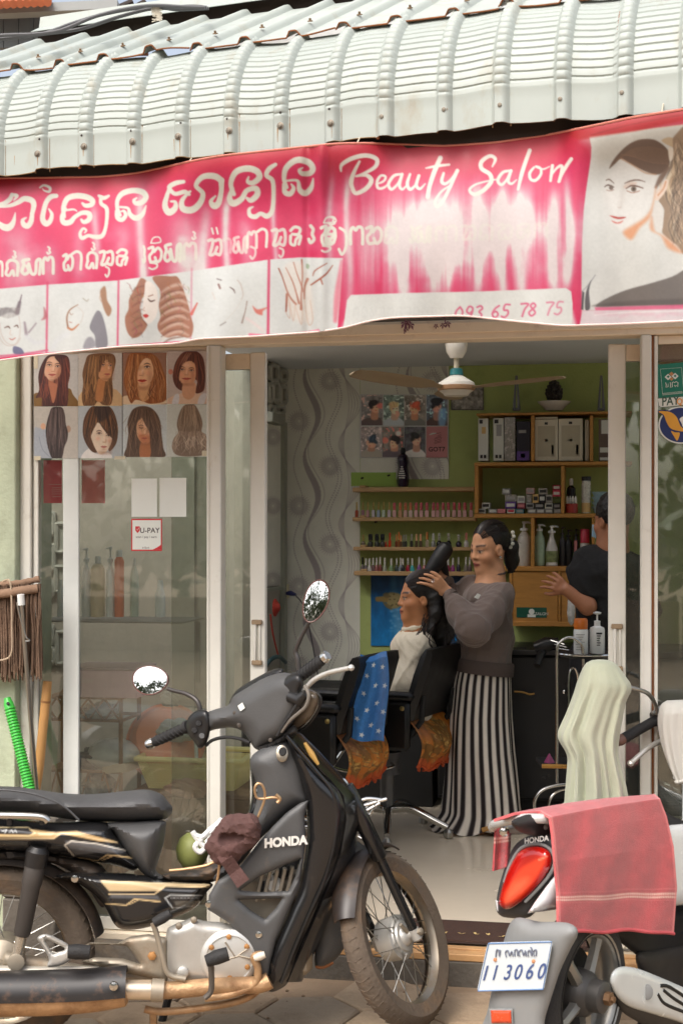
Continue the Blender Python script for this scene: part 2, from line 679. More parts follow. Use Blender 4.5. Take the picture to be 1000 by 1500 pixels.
 def at(self,U,V):
  xi=np.clip((np.asarray(U)-self.u0)*self.s,0,self.w-1.001)
  yi=np.clip((np.asarray(V)-self.v0)*self.s,0,self.h-1.001)
  x0,y0=xi.astype(int),yi.astype(int)
  fx,fy=(xi-x0)[...,None],(yi-y0)[...,None]
  a=self.a
  return(a[y0,x0]*(1-fx)+a[y0,x0+1]*fx)*(1-fy)+(a[y0+1,x0]*(1-fx)+a[y0+1,x0+1]*fx)*fy
 def sheet(self,mb,mapf,res=1.0,thick=0.0,nrm=None):
  n,m=max(2,int((self.w-1)*res)+1),max(2,int((self.h-1)*res)+1)
  us,vs=np.linspace(self.u0,self.u1,n),np.linspace(self.v0,self.v1,m)
  U,Vv=np.meshgrid(us,vs)
  xi,yi=(U-self.u0)*self.s,(Vv-self.v0)*self.s
  x0,y0=np.clip(xi.astype(int),0,self.w-2),np.clip(yi.astype(int),0,self.h-2)
  fx,fy=(xi-x0)[...,None],(yi-y0)[...,None]
  a=self.a
  C=(a[y0,x0]*(1-fx)+a[y0,x0+1]*fx)*(1-fy)+(a[y0+1,x0]*(1-fx)+a[y0+1,x0+1]*fx)*fy
  mb.sheet(mapf(U,Vv),thick,lin(np.clip(C,0,255)).reshape(-1,3),nrm)
  return mb
def PDv(U,V,Z):
 U,V,Z=np.broadcast_arrays(np.asarray(U,float),np.asarray(V,float),np.asarray(Z,float))
 return CAM+Z[...,None]*(FWD+RGT*((U-500)/FPX)[...,None]+UP*((HOR-V)/FPX)[...,None])
def Pv(U,V,Y):
 U,V,Y=np.broadcast_arrays(np.asarray(U,float),np.asarray(V,float),np.asarray(Y,float))
 Z=(Y+DIST)/(math.cos(TH)+(U-500)/FPX*math.sin(TH))
 return PDv(U,V,Z)
# ------------------------- smooth solid bodies from distance fields
class Field:
 def __init__(self,lo,hi,res):
  self.lo,self.res=np.asarray(lo,float),res
  self.dim=np.ceil((np.asarray(hi,float)-self.lo)/res).astype(int)+1
  self.f=np.full(self.dim,0.2,np.float32)
 def win(self,lo,hi):
  a=np.clip(np.floor((np.asarray(lo)-self.lo)/self.res).astype(int),0,self.dim)
  b=np.clip(np.ceil((np.asarray(hi)-self.lo)/self.res).astype(int)+1,0,self.dim)
  sl=tuple(slice(i,j)for i,j in zip(a,b))
  ax=[self.lo[i]+self.res*np.arange(a[i],b[i])for i in range(3)]
  X,Y,Z=np.meshgrid(*ax,indexing='ij')
  return sl,X.astype(np.float32),Y.astype(np.float32),Z.astype(np.float32)
 def _u(self,sl,d,k,op):
  f=self.f[sl]
  if op=='u':
   if k>0:
    h=np.maximum(k-np.abs(f-d),0)/k
    self.f[sl]=np.minimum(f,d)-h*h*k*0.25
   else:
    self.f[sl]=np.minimum(f,d)
  else:
   d=-d
   h=np.maximum(k-np.abs(f-d),0)/max(k,1e-6)
   self.f[sl]=np.maximum(f,d)+h*h*k*0.25
 def cap(self,a,b,ra,rb=None,k=0.02,op='u',flat=None):
  rb=ra if rb is None else rb
  a,b=np.asarray(a,float),np.asarray(b,float)
  m=max(ra,rb)+k+3*self.res
  sl,X,Y,Z=self.win(np.minimum(a,b)-m,np.maximum(a,b)+m)
  if X.size==0:
   return self
  ab=b-a
  t=np.clip(((X-a[0])*ab[0]+(Y-a[1])*ab[1]+(Z-a[2])*ab[2])/(ab@ab+1e-12),0,1)
  dx,dy,dz=X-a[0]-t*ab[0],Y-a[1]-t*ab[1],Z-a[2]-t*ab[2]
  if flat:
   n,s=unit(flat[0]),flat[1]
   q=(dx*n[0]+dy*n[1]+dz*n[2])*(1/s-1)
   dx,dy,dz=dx+n[0]*q,dy+n[1]*q,dz+n[2]*q
  d=np.sqrt(dx*dx+dy*dy+dz*dz)-(ra+(rb-ra)*t)
  self._u(sl,d,k,op)
  return self
 def chain(self,pts,rs,k=0.02,flat=None):
  for i in range(len(pts)-1):
   self.cap(pts[i],pts[i+1],rs[i],rs[i+1],k,flat=flat)
  return self
 def ell(self,c,r,rot=None,k=0.02,op='u'):
  c,r=np.asarray(c,float),np.asarray(r,float)
  m=r.max()+k+3*self.res
  sl,X,Y,Z=self.win(c-m,c+m)
  if X.size==0:
   return self
  q=np.stack([X-c[0],Y-c[1],Z-c[2]],-1)
  if rot is not None:
   q=q@np.asarray(rot,np.float32)
  k0=np.linalg.norm(q/r,axis=-1)
  k1=np.linalg.norm(q/(r*r),axis=-1)+1e-9
  self._u(sl,(k0*(k0-1)/k1).astype(np.float32),k,op)
  return self
 def cutz(self,z,below=True):
  Z=self.lo[2]+self.res*np.arange(self.dim[2],dtype=np.float32)
  d=(z-Z)if below else(Z-z)
  self.f=np.maximum(self.f,d[None,None,:].astype(np.float32))
  return self
 def mesh(self):
  f=self.f
  s=f<0
  nx,ny,nz=np.array(f.shape)-1
  acc=np.zeros((nx,ny,nz,3),np.float32)
  cnt=np.zeros((nx,ny,nz),np.float32)
  for ax in range(3):
   o=[i for i in range(3)if i!=ax]
   for p in(0,1):
    for q in(0,1):
     sa,sb,off=[None]*3,[None]*3,np.zeros(3)
     sa[ax],sb[ax]=slice(0,-1),slice(1,None)
     for a_,val in zip(o,(p,q)):
      sa[a_]=sb[a_]=slice(val,f.shape[a_]-1+val)
      off[a_]=val
     fa,fb=f[tuple(sa)],f[tuple(sb)]
     cr=(fa<0)!=(fb<0)
     t=np.where(cr,fa/np.where(fa-fb==0,1,fa-fb),0)
     for a_ in range(3):
      acc[...,a_]+=np.where(cr,t if a_==ax else off[a_],0)
     cnt+=cr
  act=cnt>0
  idx=np.full(act.shape,-1,np.int64)
  idx[act]=np.arange(act.sum())
  cell=np.argwhere(act)
  V=self.lo+self.res*(cell+acc[act]/cnt[act][:,None])
  Fs=[]
  for ax in range(3):
   b,c=[(1,2),(2,0),(0,1)][ax]
   sa,sb=[slice(None)]*3,[slice(None)]*3
   sa[ax],sb[ax]=slice(0,-1),slice(1,None)
   for t_ in(b,c):
    sa[t_]=sb[t_]=slice(1,-1)
   A,B=s[tuple(sa)],s[tuple(sb)]
   ed=np.argwhere(A!=B)
   if len(ed)==0:
    continue
   inn=A[tuple(ed.T)]
   ed=ed+np.array([0 if i==ax else 1 for i in range(3)])
   e=np.eye(3,dtype=int)
   q=[ed-e[b]-e[c],ed-e[c],ed,ed-e[b]]
   F=np.stack([idx[tuple(x.T)]for x in q],1)
   F[~inn]=F[~inn][:,::-1]
   Fs.append(F)
  return V,np.concatenate(Fs)
def relax(V,F,it=2,lam=0.5):
 e=np.concatenate([F[:,[0,1]],F[:,[1,2]],F[:,[2,3]],F[:,[3,0]]])
 for _ in range(it):
  a=np.zeros_like(V)
  c=np.zeros(len(V))
  for d in range(3):
   a[:,d]=np.bincount(e[:,0],V[e[:,1],d],len(V))+np.bincount(e[:,1],V[e[:,0],d],len(V))
  c=np.bincount(e[:,0],minlength=len(V))+np.bincount(e[:,1],minlength=len(V))
  V=V+lam*(a/c[:,None]-V)
 return V
def text_mb(txt,o,xd,yd,size,shear=0.0,depth=0.0,align='CENTER',bold=0.0,mb=None):
 cu=bpy.data.curves.new('lettering','FONT')
 cu.body,cu.size,cu.shear,cu.align_x=txt,1.0,shear,align
 cu.offset=bold
 cu.extrude=0
 ob=bpy.data.objects.new('lettering',cu)
 COL.objects.link(ob)
 me=ob.to_mesh()
 V=np.array([v.co[:]for v in me.vertices])
 F=[tuple(p.vertices)for p in me.polygons]
 ob.to_mesh_clear()
 bpy.data.objects.remove(ob)
 bpy.data.curves.remove(cu)
 xd,yd=np.asarray(xd,float),np.asarray(yd,float)
 W=np.asarray(o,float)+V[:,:1]*size*xd+V[:,1:2]*size*yd
 mb=mb or MB()
 mb.add(W,F)
 return mb
# ================================================================ SETTING
M_alu=mat('painted_aluminium',(222,219,208),0.42,var=0.05,dirt=(150,128,98),dscale=9,damt=0.12)
M_bounce=mat('bounce_tinted_frame',(222,208,186),0.45,var=0.06,dirt=(140,105,75),dscale=7,damt=0.2)  # white frame paint with warm ground bounce tinted in, for header and top rails
M_plaster=mat('green_grey_plaster',(176,184,158),0.85,var=0.10,vscale=4,bump=0.3,bscale=60,dirt=(110,105,85),dscale=3,damt=0.35)
M_wallgreen=mat('green_wall_paint',(172,186,114),0.7,var=0.08,vscale=3,bump=0.15,bscale=90,dirt=(128,138,84),dscale=4,damt=0.25)
M_ceil=mat('ceiling_paint',(206,212,216),0.8,var=0.05,vscale=2)
M_conc=mat('dark_concrete',(98,92,84),0.85,var=0.2,vscale=8,bump=0.5,bscale=50,dirt=(150,130,105),dscale=6,damt=0.35)
M_earth=mat('sandy_ground',(150,128,104),0.95,var=0.16,vscale=3,bump=0.5,bscale=45,dirt=(118,98,78),dscale=2,damt=0.45)
M_paver=mat('worn_paver',(164,143,119),0.9,var=0.14,vscale=7,bump=0.45,bscale=70,dirt=(112,92,74),dscale=5,damt=0.45)
M_floor=mat('polished_floor',(224,210,188),0.2,var=0.05,vscale=2.5,dirt=(196,180,156),dscale=3,damt=0.25)
M_tin=mat('white_roof_sheet',(162,169,163),0.5,var=0.05,vscale=3,dirt=(146,128,96),dscale=7,damt=0.24,stretch=(1,1,.5))
M_rust=mat('rust',(126,78,44),0.9,var=0.3,vscale=30,bump=0.4,bscale=120)
M_dark=mat('dark_timber',(44,34,28),0.85,var=0.2)
M_black=mat('black_plastic',(26,25,25),0.38,var=0.1,rvar=0.12)
M_chrome=mat('chrome',(205,203,198),0.16,1.0,var=0.05)
M_steel=mat('brushed_steel',(170,168,162),0.32,1.0,var=0.08,dirt=(120,95,70),dscale=12,damt=0.15)
M_glass=glass_mat('window_pane',refl=0.055,dust=0.06,tint=(244,247,243))
M_glassd=glass_mat('door_pane',refl=0.06,dust=0.045)
mb=MB()
xs=np.linspace(-60,60,41)
ys=np.linspace(-60,80,41)
g=np.stack(np.meshgrid(xs,ys,indexing='ij')+[np.full((41,41),-0.112)],-1)
ground=structure('ground',mb.sheet(g[:,::-1]),M_earth)
hexr=0.17
pm=[]
for q in range(3):
 b=MB()
 a=np.arange(6)*math.pi/3+0.26
 top=np.stack([np.cos(a),np.sin(a),0*a],1)
 b.loft([top*[hexr,hexr,0]+[0,0,-0.03],top*[hexr,hexr,0]+[0,0,0.006],top*[hexr-.008,hexr-.008,0]+[0,0,0.012]])
 mm=mat('paver_%s'%('warm','grey','pale')[q],[(165,143,118),(150,135,116),(176,154,128)][q],0.9,var=0.15,vscale=6,bump=0.5,bscale=60,dirt=(108,90,72),dscale=6,damt=0.45)
 pm.append(b.mesh('paver',mm,np.zeros(3)))
dxh,dyh=hexr*math.sqrt(3)+0.012,hexr*1.5+0.01
cr,sr=math.cos(0.26-math.pi/6),math.sin(0.26-math.pi/6)
for j in range(-4,9):
 for i in range(-9,10):
  x,y=(i+0.5*(j%2))*dxh,j*dyh-1.0
  X,Y=x*cr-(y+1)*sr,x*sr+(y+1)*cr-1.0
  if not(-1.75<X<1.6 and-1.75<Y<-0.24):
   continue
  o=bpy.data.objects.new('paver',pm[rng.randrange(3)])
  COL.objects.link(o)
  o.parent=ground
  o.location=(X,Y,-0.112+rng.uniform(-.002,.003))
  o.rotation_euler=(rng.uniform(-.01,.01),rng.uniform(-.01,.01),rng.randrange(6)*math.pi/3)
b=MB()
for k in range(140):
 X,Y=rng.uniform(-1.3,1.2),rng.uniform(-1.3,-0.2)
 r_=rng.uniform(.003,.009)
 b.lathe([(r_*.6,0),(r_,r_*.5),(0.0005,r_)],(X,Y,-0.102),n=5)
structure('grit',b,mat('grit',(120,98,76),0.95,var=0.3),'stuff')
BACKY=3.1
LW=P(418,800,BACKY)[0]
CEIL=P(620,537,BACKY)[2]
XR=2.3
mb=MB().box((-3.3,-0.03,-0.11),(4.5,BACKY+.3,0.0),0.004)
structure('shop_floor',mb,M_floor)
mb=MB().box((-3.3,-0.085,-0.13),(3.2,-0.031,-0.022),0.006)
structure('step',mb,M_conc)
mb=MB().box((-1.05,-0.084,-0.0215),(1.0,-0.032,0.004),0.003)
mb.box((-1.05,-0.0315,0.0005),(1.0,0.005,0.010),0.002)
t=single('door_track',mb,mat('worn_track',(196,152,104),0.55,var=0.12,dirt=(120,80,50),damt=0.3),'tan sill track along the front edge of the shop floor','door sill')
mb=MB().box((LW-.1,BACKY,0),(XR,BACKY+.12,CEIL+.3))
structure('back_wall',mb,M_wallgreen)
mb=MB().box((LW-.12,1.86,CEIL),(XR,BACKY,CEIL+.1))
structure('ceiling',mb,M_ceil)
M_greywall=mat('grey_side_wall',(168,162,150),0.8,var=0.1,bump=0.2)
mb=MB().box((LW-.12,2.55,0),(LW,BACKY,CEIL))
mb.box((LW-.12,1.62,0),(LW,1.70,CEIL))
mb.box((-3.3,BACKY,0),(LW-.12,BACKY+.1,CEIL))
mb.box((-3.3,1.6,0),(LW-.12,1.7,CEIL))
structure('side_wall',mb,M_greywall)
mb=MB().box((4.4,.2,0),(4.52,BACKY,CEIL))
structure('right_wall',mb,M_greywall)
mb=MB().box((-3.4,.08,0),(-3.3,1.7,CEIL))
structure('alcove_wall',mb,M_greywall)
# ---- the shop front
HB=P(600,500,0)[2]
def X0(u,Y=0.0):
 return P(u,700,Y)[0]
pil=thing('plaster_pillar','pale green plastered wall end at the far left beside the poster window','wall',(X0(0),-.05,-.11))
mb=MB().box((X0(-330),-.06,-.11),(X0(33),.3,HB+.6),0.006)
part('wall_face',mb,M_plaster,pil)
mb=MB().box((X0(-330),-.075,-.11),(X0(31),-.061,.16),0.004)
part('skirting',mb,M_plaster,pil)
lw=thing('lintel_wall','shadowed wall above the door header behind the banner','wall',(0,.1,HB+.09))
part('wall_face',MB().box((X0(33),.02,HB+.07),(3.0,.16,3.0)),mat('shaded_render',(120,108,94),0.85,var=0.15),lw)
up_=thing('sun_screen_wall','plain white upper wall rising behind the awning roof','wall',(1,.3,3))  # added tall wall, keeps direct sun out of the open ceiling
part('wall_face',MB().box((X0(300),.17,CEIL+.02),(3.0,.27,5.0)),mat('white_render',(214,216,214),.8,var=.05),up_)
lw2=thing('right_shop_wall','wall beyond the right window outside the picture edge','wall',(2.4,.1,-.11))
part('wall_face',MB().box((X0(1230),-.04,-.11),(3.2,.2,HB+.07)),M_plaster,lw2)
fr=thing('shop_front_frame','cream white aluminium frame of header and posts across the shop front','door frame',(X0(316),0,0))
mb=MB().box((X0(33),-.022,HB),(X0(1240),.075,HB+.07),0.004)
mb.box((X0(33),-.030,HB+.022),(X0(1240),-.021,HB+.062),0.003)
part('header',mb,M_bounce,fr)
for u0,u1,nm in((305.5,326.5,'post'),(937,953,'post')):
 b=MB().box((X0(u0),-.028,0.004),(X0(u1),.045,HB-.001),0.004)
 b.box((X0(u0)+.006,-.032,0.004),(X0(u0)+.010,-.027,HB-.002))
 part(nm,b,M_alu,fr)
part('jamb',MB().box((X0(33),-.024,-.09),(X0(48.5),.05,HB-.001),0.004),M_alu,fr)
for u in(941,945):
 pass
dw=thing('display_window','tall dusty glass display window left of the door, hairstyle poster on it','window',(X0(180),.02,0))
b=MB().box((X0(50),-.006,0.004),(X0(57),.03,HB-.002),0.002)
part('frame_bead',b,M_alu,dw)
part('stile',MB().box((X0(94),-.0105,0.004),(X0(117),.0035,HB-.03),0.003),mat('grey_aluminium',(214,216,210),0.4,var=0.06),dw)
part('top_rail',MB().box((X0(57.5),.000,HB-.028),(X0(305),.03,HB-.001),0.002),M_bounce,dw)
part('bottom_rail',MB().box((X0(57.5),.000,0.003),(X0(305),.03,.05),0.002),M_alu,dw)
part('glass',MB().box((X0(56),.004,.045),(X0(306),.009,HB-.025)),M_glass,dw)
def leaf(label,uo0,uo1,ug0,ug1,handle_right,Y=.055):
 t=thing('sliding_door',label,'door',(X0((uo0+uo1)/2,Y),Y,0),'sliding glass doors')
 top=P(380,516,Y)[2]
 x0,x1=X0(uo0,Y),X0(uo1,Y)
 b=MB().box((x0,Y,.012),(x1,Y+.034,top),0.004)
 part('stile',b,M_alu,t)
 g0,g1=sorted((X0(ug0,Y),X0(ug1,Y)))
 part('top_rail',MB().box((g0,Y+.002,top-.062),(g1,Y+.032,top-.003),.003),M_bounce,t)
 part('bottom_rail',MB().box((g0,Y+.002,.013),(g1,Y+.032,.09),.003),M_alu,t)
 part('glass',MB().box((g0,Y+.014,.09),(g1,Y+.019,top-.062)),M_glassd,t)
 z0,z1=P(380,968,Y)[2],P(380,912,Y)[2]
 xm,w=(x0+x1)/2,(x1-x0)*.22
 h=MB()
 h.box((xm-w,Y-.016,z0),(xm-w*.2,Y-.001,z1),.003)
 h.box((xm+w*.5,Y-.010,z0),(xm+w,Y-.001,z1),.002)
 hd=part('handle',h,M_alu,t)
 e=MB()
 for z in(z0-.004,z1+.004):
  e.box((xm-w*1.5,Y-.018,z-.011),(xm+w*1.5,Y-.0005,z+.007),.003)
 part('handle_end',e,mat('worn_boss',(150,128,100),0.5,var=0.2),hd)
 return t
leaf('left sliding glass door leaf, slim cream stile beside the patterned wall',366,388.5,250,366,True)
leaf('right sliding glass door leaf, wide white stile hiding the person in black',890,916,916,1070,False)
rw=thing('display_window','narrow glass window right of the door with payment stickers','window',(X0(1000),0,0))
part('frame_bead',MB().box((X0(957),-.01,.004),(X0(962.5),.03,HB-.002),.002),M_alu,rw)
part('top_rail',MB().box((X0(963),.0,HB-.032),(X0(1240),.03,HB-.001),.002),M_bounce,rw)
part('bottom_rail',MB().box((X0(963),.0,.004),(X0(1240),.03,.05),.002),M_alu,rw)
part('glass',MB().box((X0(961),.006,.045),(X0(1240),.011,HB-.03)),M_glass,rw)
part('rust_gap',MB().box((X0(953.3),-.012,.004),(X0(956.6),.03,HB-.002)),M_rust,rw)
# ------------------------- awning
KA=1.75e-4
def zA(u):
 return 4.15/(1+(np.asarray(u,float)-500)*KA)
A0=PD(500,HOR,4.15)
AD=unit((PD(1000,HOR,zA(1000))-PD(0,HOR,zA(0))))
AN=np.array([AD[1],-AD[0],0.0])
HL=CAMZ+1.137
def sA(u):
 return(PD(u,HOR,float(zA(u)))-A0)@AD
ribs=[sA(u)for u in(-160,-84,-12,52,116,186,256,327,400,475,552,639,720,810,900,992,1085,1180)]
per=np.diff(ribs).mean()
NCR=15
def awn(s,out,z):
 s,out,z=np.broadcast_arrays(s,out,z)
 return A0+s[...,None]*AD+out[...,None]*AN+(z-CAMZ)[...,None]*UP
aw=thing('awning','white corrugated metal awning with curved ribbed edge, rust on its seams','awning',awn(np.array(0.),np.array(0.),np.array(HL)))
RHO,SK,AMAX=0.33,0.095,R(63)
def ribprof(f):
 return np.interp(f,[0,.015,.09,.225,.30,.335,1.0],[0,0.03,.97,.97,0.06,0,0])
fs=np.array([0,.02,.04,.085,.12,.16,.20,.235,.265,.30,.33,.45,.62,.8,.97])
cross=[(0.0,0.0,0.0)]
tl=[]
for z in np.linspace(0,SK,4):
 tl.append((0,z,0.0,0.0))
nst=NCR*6
for i in range(1,nst+1):
 a=AMAX*i/nst
 ph=(i%6)/6.0
 tl.append((-RHO*(1-math.cos(a)),SK+RHO*math.sin(a),a,ph))
tl=np.array(tl)
nout,nz_=np.cos(tl[:,2]),np.sin(tl[:,2])
crimp_pan=np.where(np.arange(len(tl))<4,0,np.interp(tl[:,3],[0,.17,.34,.5,1],[-0.0030,0.0010,0.0008,0.0004,-0.0002]))
crimp_rib=np.where(np.arange(len(tl))<4,0,np.interp((tl[:,3]+.5)%1,[0,.2,.5,.8,1],[-0.0036,0.0010,0.0024,0.0010,-0.0036]))
edges=[0,4,10,14,len(ribs)-1]
for e0,e1 in zip(edges[:-1],edges[1:]):
 ss,hh=[],[]
 for r_ in range(e0,e1):
  p_=ribs[r_+1]-ribs[r_]
  for f in fs:
   ss.append(ribs[r_]+f*p_)
   hh.append(ribprof(f))
 ss.append(ribs[e1]+.06*per);hh.append(0.55)
 ss,hh=np.array(ss),np.array(hh)
 off=hh[None,:]*0.021+(crimp_pan[:,None]*(1-hh[None])+crimp_rib[:,None]*hh[None])+0.004*((e0//2)%2)
 wob=(0.005*np.sin(ss*5.1)+0.004*np.sin(ss*13+1)+.002*np.sin(ss*31))[None,:]
 out=tl[:,0][:,None]+nout[:,None]*off
 zz=HL+tl[:,1][:,None]+nz_[:,None]*off+wob
 gr=awn(ss[None,:]+0*out,out,zz)
 b=MB().sheet(gr,0.0015)
 part('curved_sheet',b,M_tin,aw)
for e in edges[1:-1]:
 s=ribs[e]+.004
 ln=awn(np.full(len(tl),s),tl[:,0]+nout*.003,HL+tl[:,1]+nz_*.003)
 part('rusty_seam',MB().tube(ln[:60],0.0048,5),M_rust,aw)
b=MB()
for k,r_ in enumerate(ribs[1:-1]):
 for f in(0.015,.32):
  s=r_+f*per
  ln=awn(np.full(9,s),tl[:9,0]+.001,HL+tl[:9,1])
  b.tube(ln,0.0017,4)
part('seam_dirt',b,mat('seam_dirt',(120,92,60),0.9,var=0.3),aw,kind='stuff')
b=MB()
s_e=np.linspace(ribs[0],ribs[-1],420)
fr_e=np.array([ribprof(((s-ribs[max(0,np.searchsorted(ribs,s)-1)])/per)%1)for s in s_e])
b.tube(awn(s_e,fr_e*.021+.0015,HL+.0008+0.005*np.sin(s_e*5.1)+0.004*np.sin(s_e*13+1)+.002*np.sin(s_e*31)),.0016,4)
part('edge_grime',b,mat('edge_grime',(132,108,76),.9,var=.4,vscale=25),aw)
b=MB()
for k,r_ in enumerate(ribs[:-1]):
 for q in range(rng.choice((1,2,3))):
  s0=r_+(.16+rng.uniform(-.03,.03))*per if q==0 else r_+rng.choice((.02,.32,rng.random()))*per
  z1=HL+SK*(.60 if q==0 else rng.uniform(.6,1.0))
  L_=rng.uniform(.02,.055)
  oo=.0222 if q==0 else float(ribprof(((s0-r_)/per)%1))*.021+.0012
  w_=rng.uniform(.0010,.0022)
  b.prism([awn(np.array(s0-w_),np.array(oo),np.array(z1)),awn(np.array(s0+w_),np.array(oo),np.array(z1)),awn(np.array(s0+w_*.3),np.array(oo),np.array(z1-L_)),awn(np.array(s0-w_*.3),np.array(oo),np.array(z1-L_))],AN*.0004)
part('rust_run',b,mat('rust_run',(150,118,82),.9,var=.3,vscale=30),aw,kind='stuff')
sb=MB().lathe([(.011,0),(.011,.002),(.0065,.003),(.006,.007),(.001,.008)],(0,0,0),AN,10)
sme=sb.mesh('screw',mat('grey_screw',(120,112,100),0.5,0.6,var=0.2),np.zeros(3))
sb2=MB().lathe([(.004,0),(.001,.002)],(0,0,0),AN,8)
sme2=sb2 .mesh('screw_hole',M_dark,np.zeros(3))
for r_ in ribs[:-1]:
 for me,nm,zz,oo in((sme,'screw',SK*.62,.0215),(sme2,'screw_hole',SK*1.03,.0225)):
  o=bpy.data.objects.new(nm,me)
  COL.objects.link(o)
  o.parent=aw
  p_=awn(np.array(r_+.16*per+rng.uniform(-.006,.006)),np.array(oo),np.array(HL+zz+rng.uniform(-.006,.006)))
  o.location=Vector(p_-ORG[aw])
SL=R(27)
bo,bz=tl[-1,0],tl[-1,1]
edf=[0,3,6,9,12,15,len(ribs)-1]
for q,(e0,e1)in enumerate(zip(edf[:-1],edf[1:])):
 ss,hh=[],[]
 for r_ in range(e0,e1):
  p_=ribs[r_+1]-ribs[r_]
  for f in fs:
   ss.append(ribs[r_]+f*p_-.012)
   hh.append(ribprof(f))
 ss.append(ribs[e1]-.012);hh.append(0)
 ss,hh=np.array(ss),np.array(hh)
 tt=np.linspace(-.05,.78,9)
 off=hh[None]*.020+.010+.004*(q%2)+0*tt[:,None]
 off=off+(0.012*np.maximum(0,np.sin(ss*9+q))**4)[None]*np.exp(-((tt+.05)/.08)**2)[:,None]
 out=bo-tt[:,None]*math.cos(SL)+math.sin(SL)*off
 zz=HL+bz+tt[:,None]*math.sin(SL)+math.cos(SL)*off
 gr=awn(ss[None]+0*out,out,zz)
 part('roof_sheet',MB().sheet(gr,.0015),M_tin,aw)
 part('rusty_edge',MB().tube(gr[0]+AN*.001,0.0028,5),M_rust,aw)
 cl=[]
 for r_ in range(e0,e1):
  s=ribs[r_]+.16*per
  cl.append(s)
 cb=MB()
 for s in cl:
  p_=awn(np.array(s),np.array(bo-.06*math.cos(SL)),np.array(HL+bz+.06*math.sin(SL)+.04))
  cb.lathe([(.009,0),(.008,.003),(.004,.004),(.004,.010),(.0005,.011)],p_,(0,-.45,.9),8)
 part('roof_screw',cb,mat('rusty_screw',(120,98,74),0.7,0.3,var=0.3),aw,kind='stuff')
tt=.78
fo,fz=bo-tt*math.cos(SL),HL+bz+tt*math.sin(SL)
s_=np.linspace(ribs[0],ribs[-1],12)
prof=[(.03,.050),(-.03,.085),(-.04,.13),(-.06,.135)]
gr=np.stack([awn(s_,fo+p[0],fz+p[1])for p in prof])
part('flashing',MB().sheet(gr,.002),M_tin,aw)
part('gap_shade',MB().sheet(np.stack([awn(s_,fo-.02,fz+h)for h in(-.02,.075)]),0),M_dark,aw)  # dark sheet standing in for shade in the openings under the flashing
gr=np.stack([awn(s_,np.full(12,o_),np.full(12,HL+z_))for o_,z_ in((-.05,-.02),(-.05,.07),(-.11,.07),(-.11,-.02))])
part('beam',MB().loft(np.swapaxes(gr,0,1)),M_dark,aw)
nb=thing('neighbour_house','neighbouring house with orange tiled eave and grey fascia behind the awning','house',PD(60,60,9.5))
def slab(u0,v0,u1,v1,z,dz=.12,sl=0.0):
 a,b_,c,d=PD(u0,v0+sl*(u1-u0)*0,z),PD(u1,v0+sl*(u1-u0),z),PD(u1,v1+sl*(u1-u0),z),PD(u0,v1,z)
 return MB().prism([a,b_,c,d],FWD*dz)
part('fascia',slab(-160,14,172,27,9.3,.1,-.045),mat('grey_fascia',(150,152,150),0.6,var=0.08),nb)
for k in range(7):
 u=-60+k*22
 part('wall_board',slab(u,26-k*.4,u+21,70,9.5,.05),mat('grey_boards',(112,118,120),0.8,var=0.1),nb)
part('gable_wall',slab(92,14,215,75,9.9,.1),mat('brown_wall',(96,62,48),0.85,var=0.2),nb)
for u0,u1 in((112,196),(150,215)):
 part('rafter',MB().tube([PD(u0,40,9.7),PD(u1,4,9.7)],.03,6),M_dark,nb)
part('post',slab(262,-12,274,40,9.6,.06),mat('grey_post',(120,112,104),0.8),nb)
for k in range(12):
 u=-40+k*10
 b=MB().tube([PD(u,9-k*.5,9.2),PD(u+1,-8-k*.5,9.9)],[.028,.028],8)
 part('roof_tile',b,mat('orange_tile',(186,104,66),0.75,var=0.15),nb)
cb=thing('power_cable','bundle of grey power cables tied together above the awning roof','cable',PD(230,22,4.9))
M_cable=mat('grey_cable',(84,84,86),0.6,var=0.15)
for k,pts in enumerate([[(-80,66),(0,57),(60,50),(110,33),(160,19),(215,10),(235,11),(262,14),(306,12)],[(-80,64),(10,56),(70,49),(120,42),(170,26),(215,14),(240,12),(280,9),(303,11)],[(-80,62),(0,52),(50,50),(90,44),(140,24),(190,12),(228,8),(270,10),(300,11)]]):
 part('cable',MB().tube(crom([PD(u,v,4.86-.02*k)for u,v in pts],6),.0062,7),M_cable,cb)
b=MB()
for k in range(9):
 a0=k*.9
 b.tube(crom([PD(230+8*math.sin(a0+t*2.2),12+6*math.cos(a0*1.3+t)+t*3.5,4.83)for t in range(5)],4),.0022,5)
part('tie_wire',b,mat('pale_wire',(190,182,165),0.6),cb)
# ================================================================ BANNER AND PRINTS
M_print=mat('printed_vinyl',attr=True,rough=0.5,var=0.03,vscale=14,rvar=0.08,bump=0.08,bscale=25)
M_paperprint=mat('printed_paper',attr=True,rough=0.38,var=0.03,vscale=10)
M_matprint=mat('printed_matt',attr=True,rough=0.75,var=0.05,vscale=8)
def T(pts,ox,oy,k):
 return[(ox+x/k,oy+y/k)for x,y in pts]
bt=np.array([(-200,268),(0,261),(60,260.5),(150,259),(200,254),(250,243),(280,236),(325,228),(400,220),(475,212),(500,210),(550,210),(650,214),(725,209),(800,198),(865,185),(925,172),(1000,160),(1200,140)],float)
bb=np.array([(-200,540),(0,528),(39,522),(104,515),(182,507),(260,503),(290,496),(367,493),(466,486),(505,480),(540,470),(575,465),(675,462),(750,470),(820,477),(900,475),(1000,470),(1200,462)],float)
def sm(a,u):
 x=np.asarray(u,float)
 return(np.interp(x-12,a[:,0],a[:,1])+2*np.interp(x,a[:,0],a[:,1])+np.interp(x+12,a[:,0],a[:,1]))/4
c=Canvas(-20,155,1020,532,1.0)
PINK,RED,WH=(206,46,92),(180,36,44),(228,231,228)
c.a[:]=PINK
U,V=np.meshgrid(c.us,c.vs)
top=sm(bt,U)
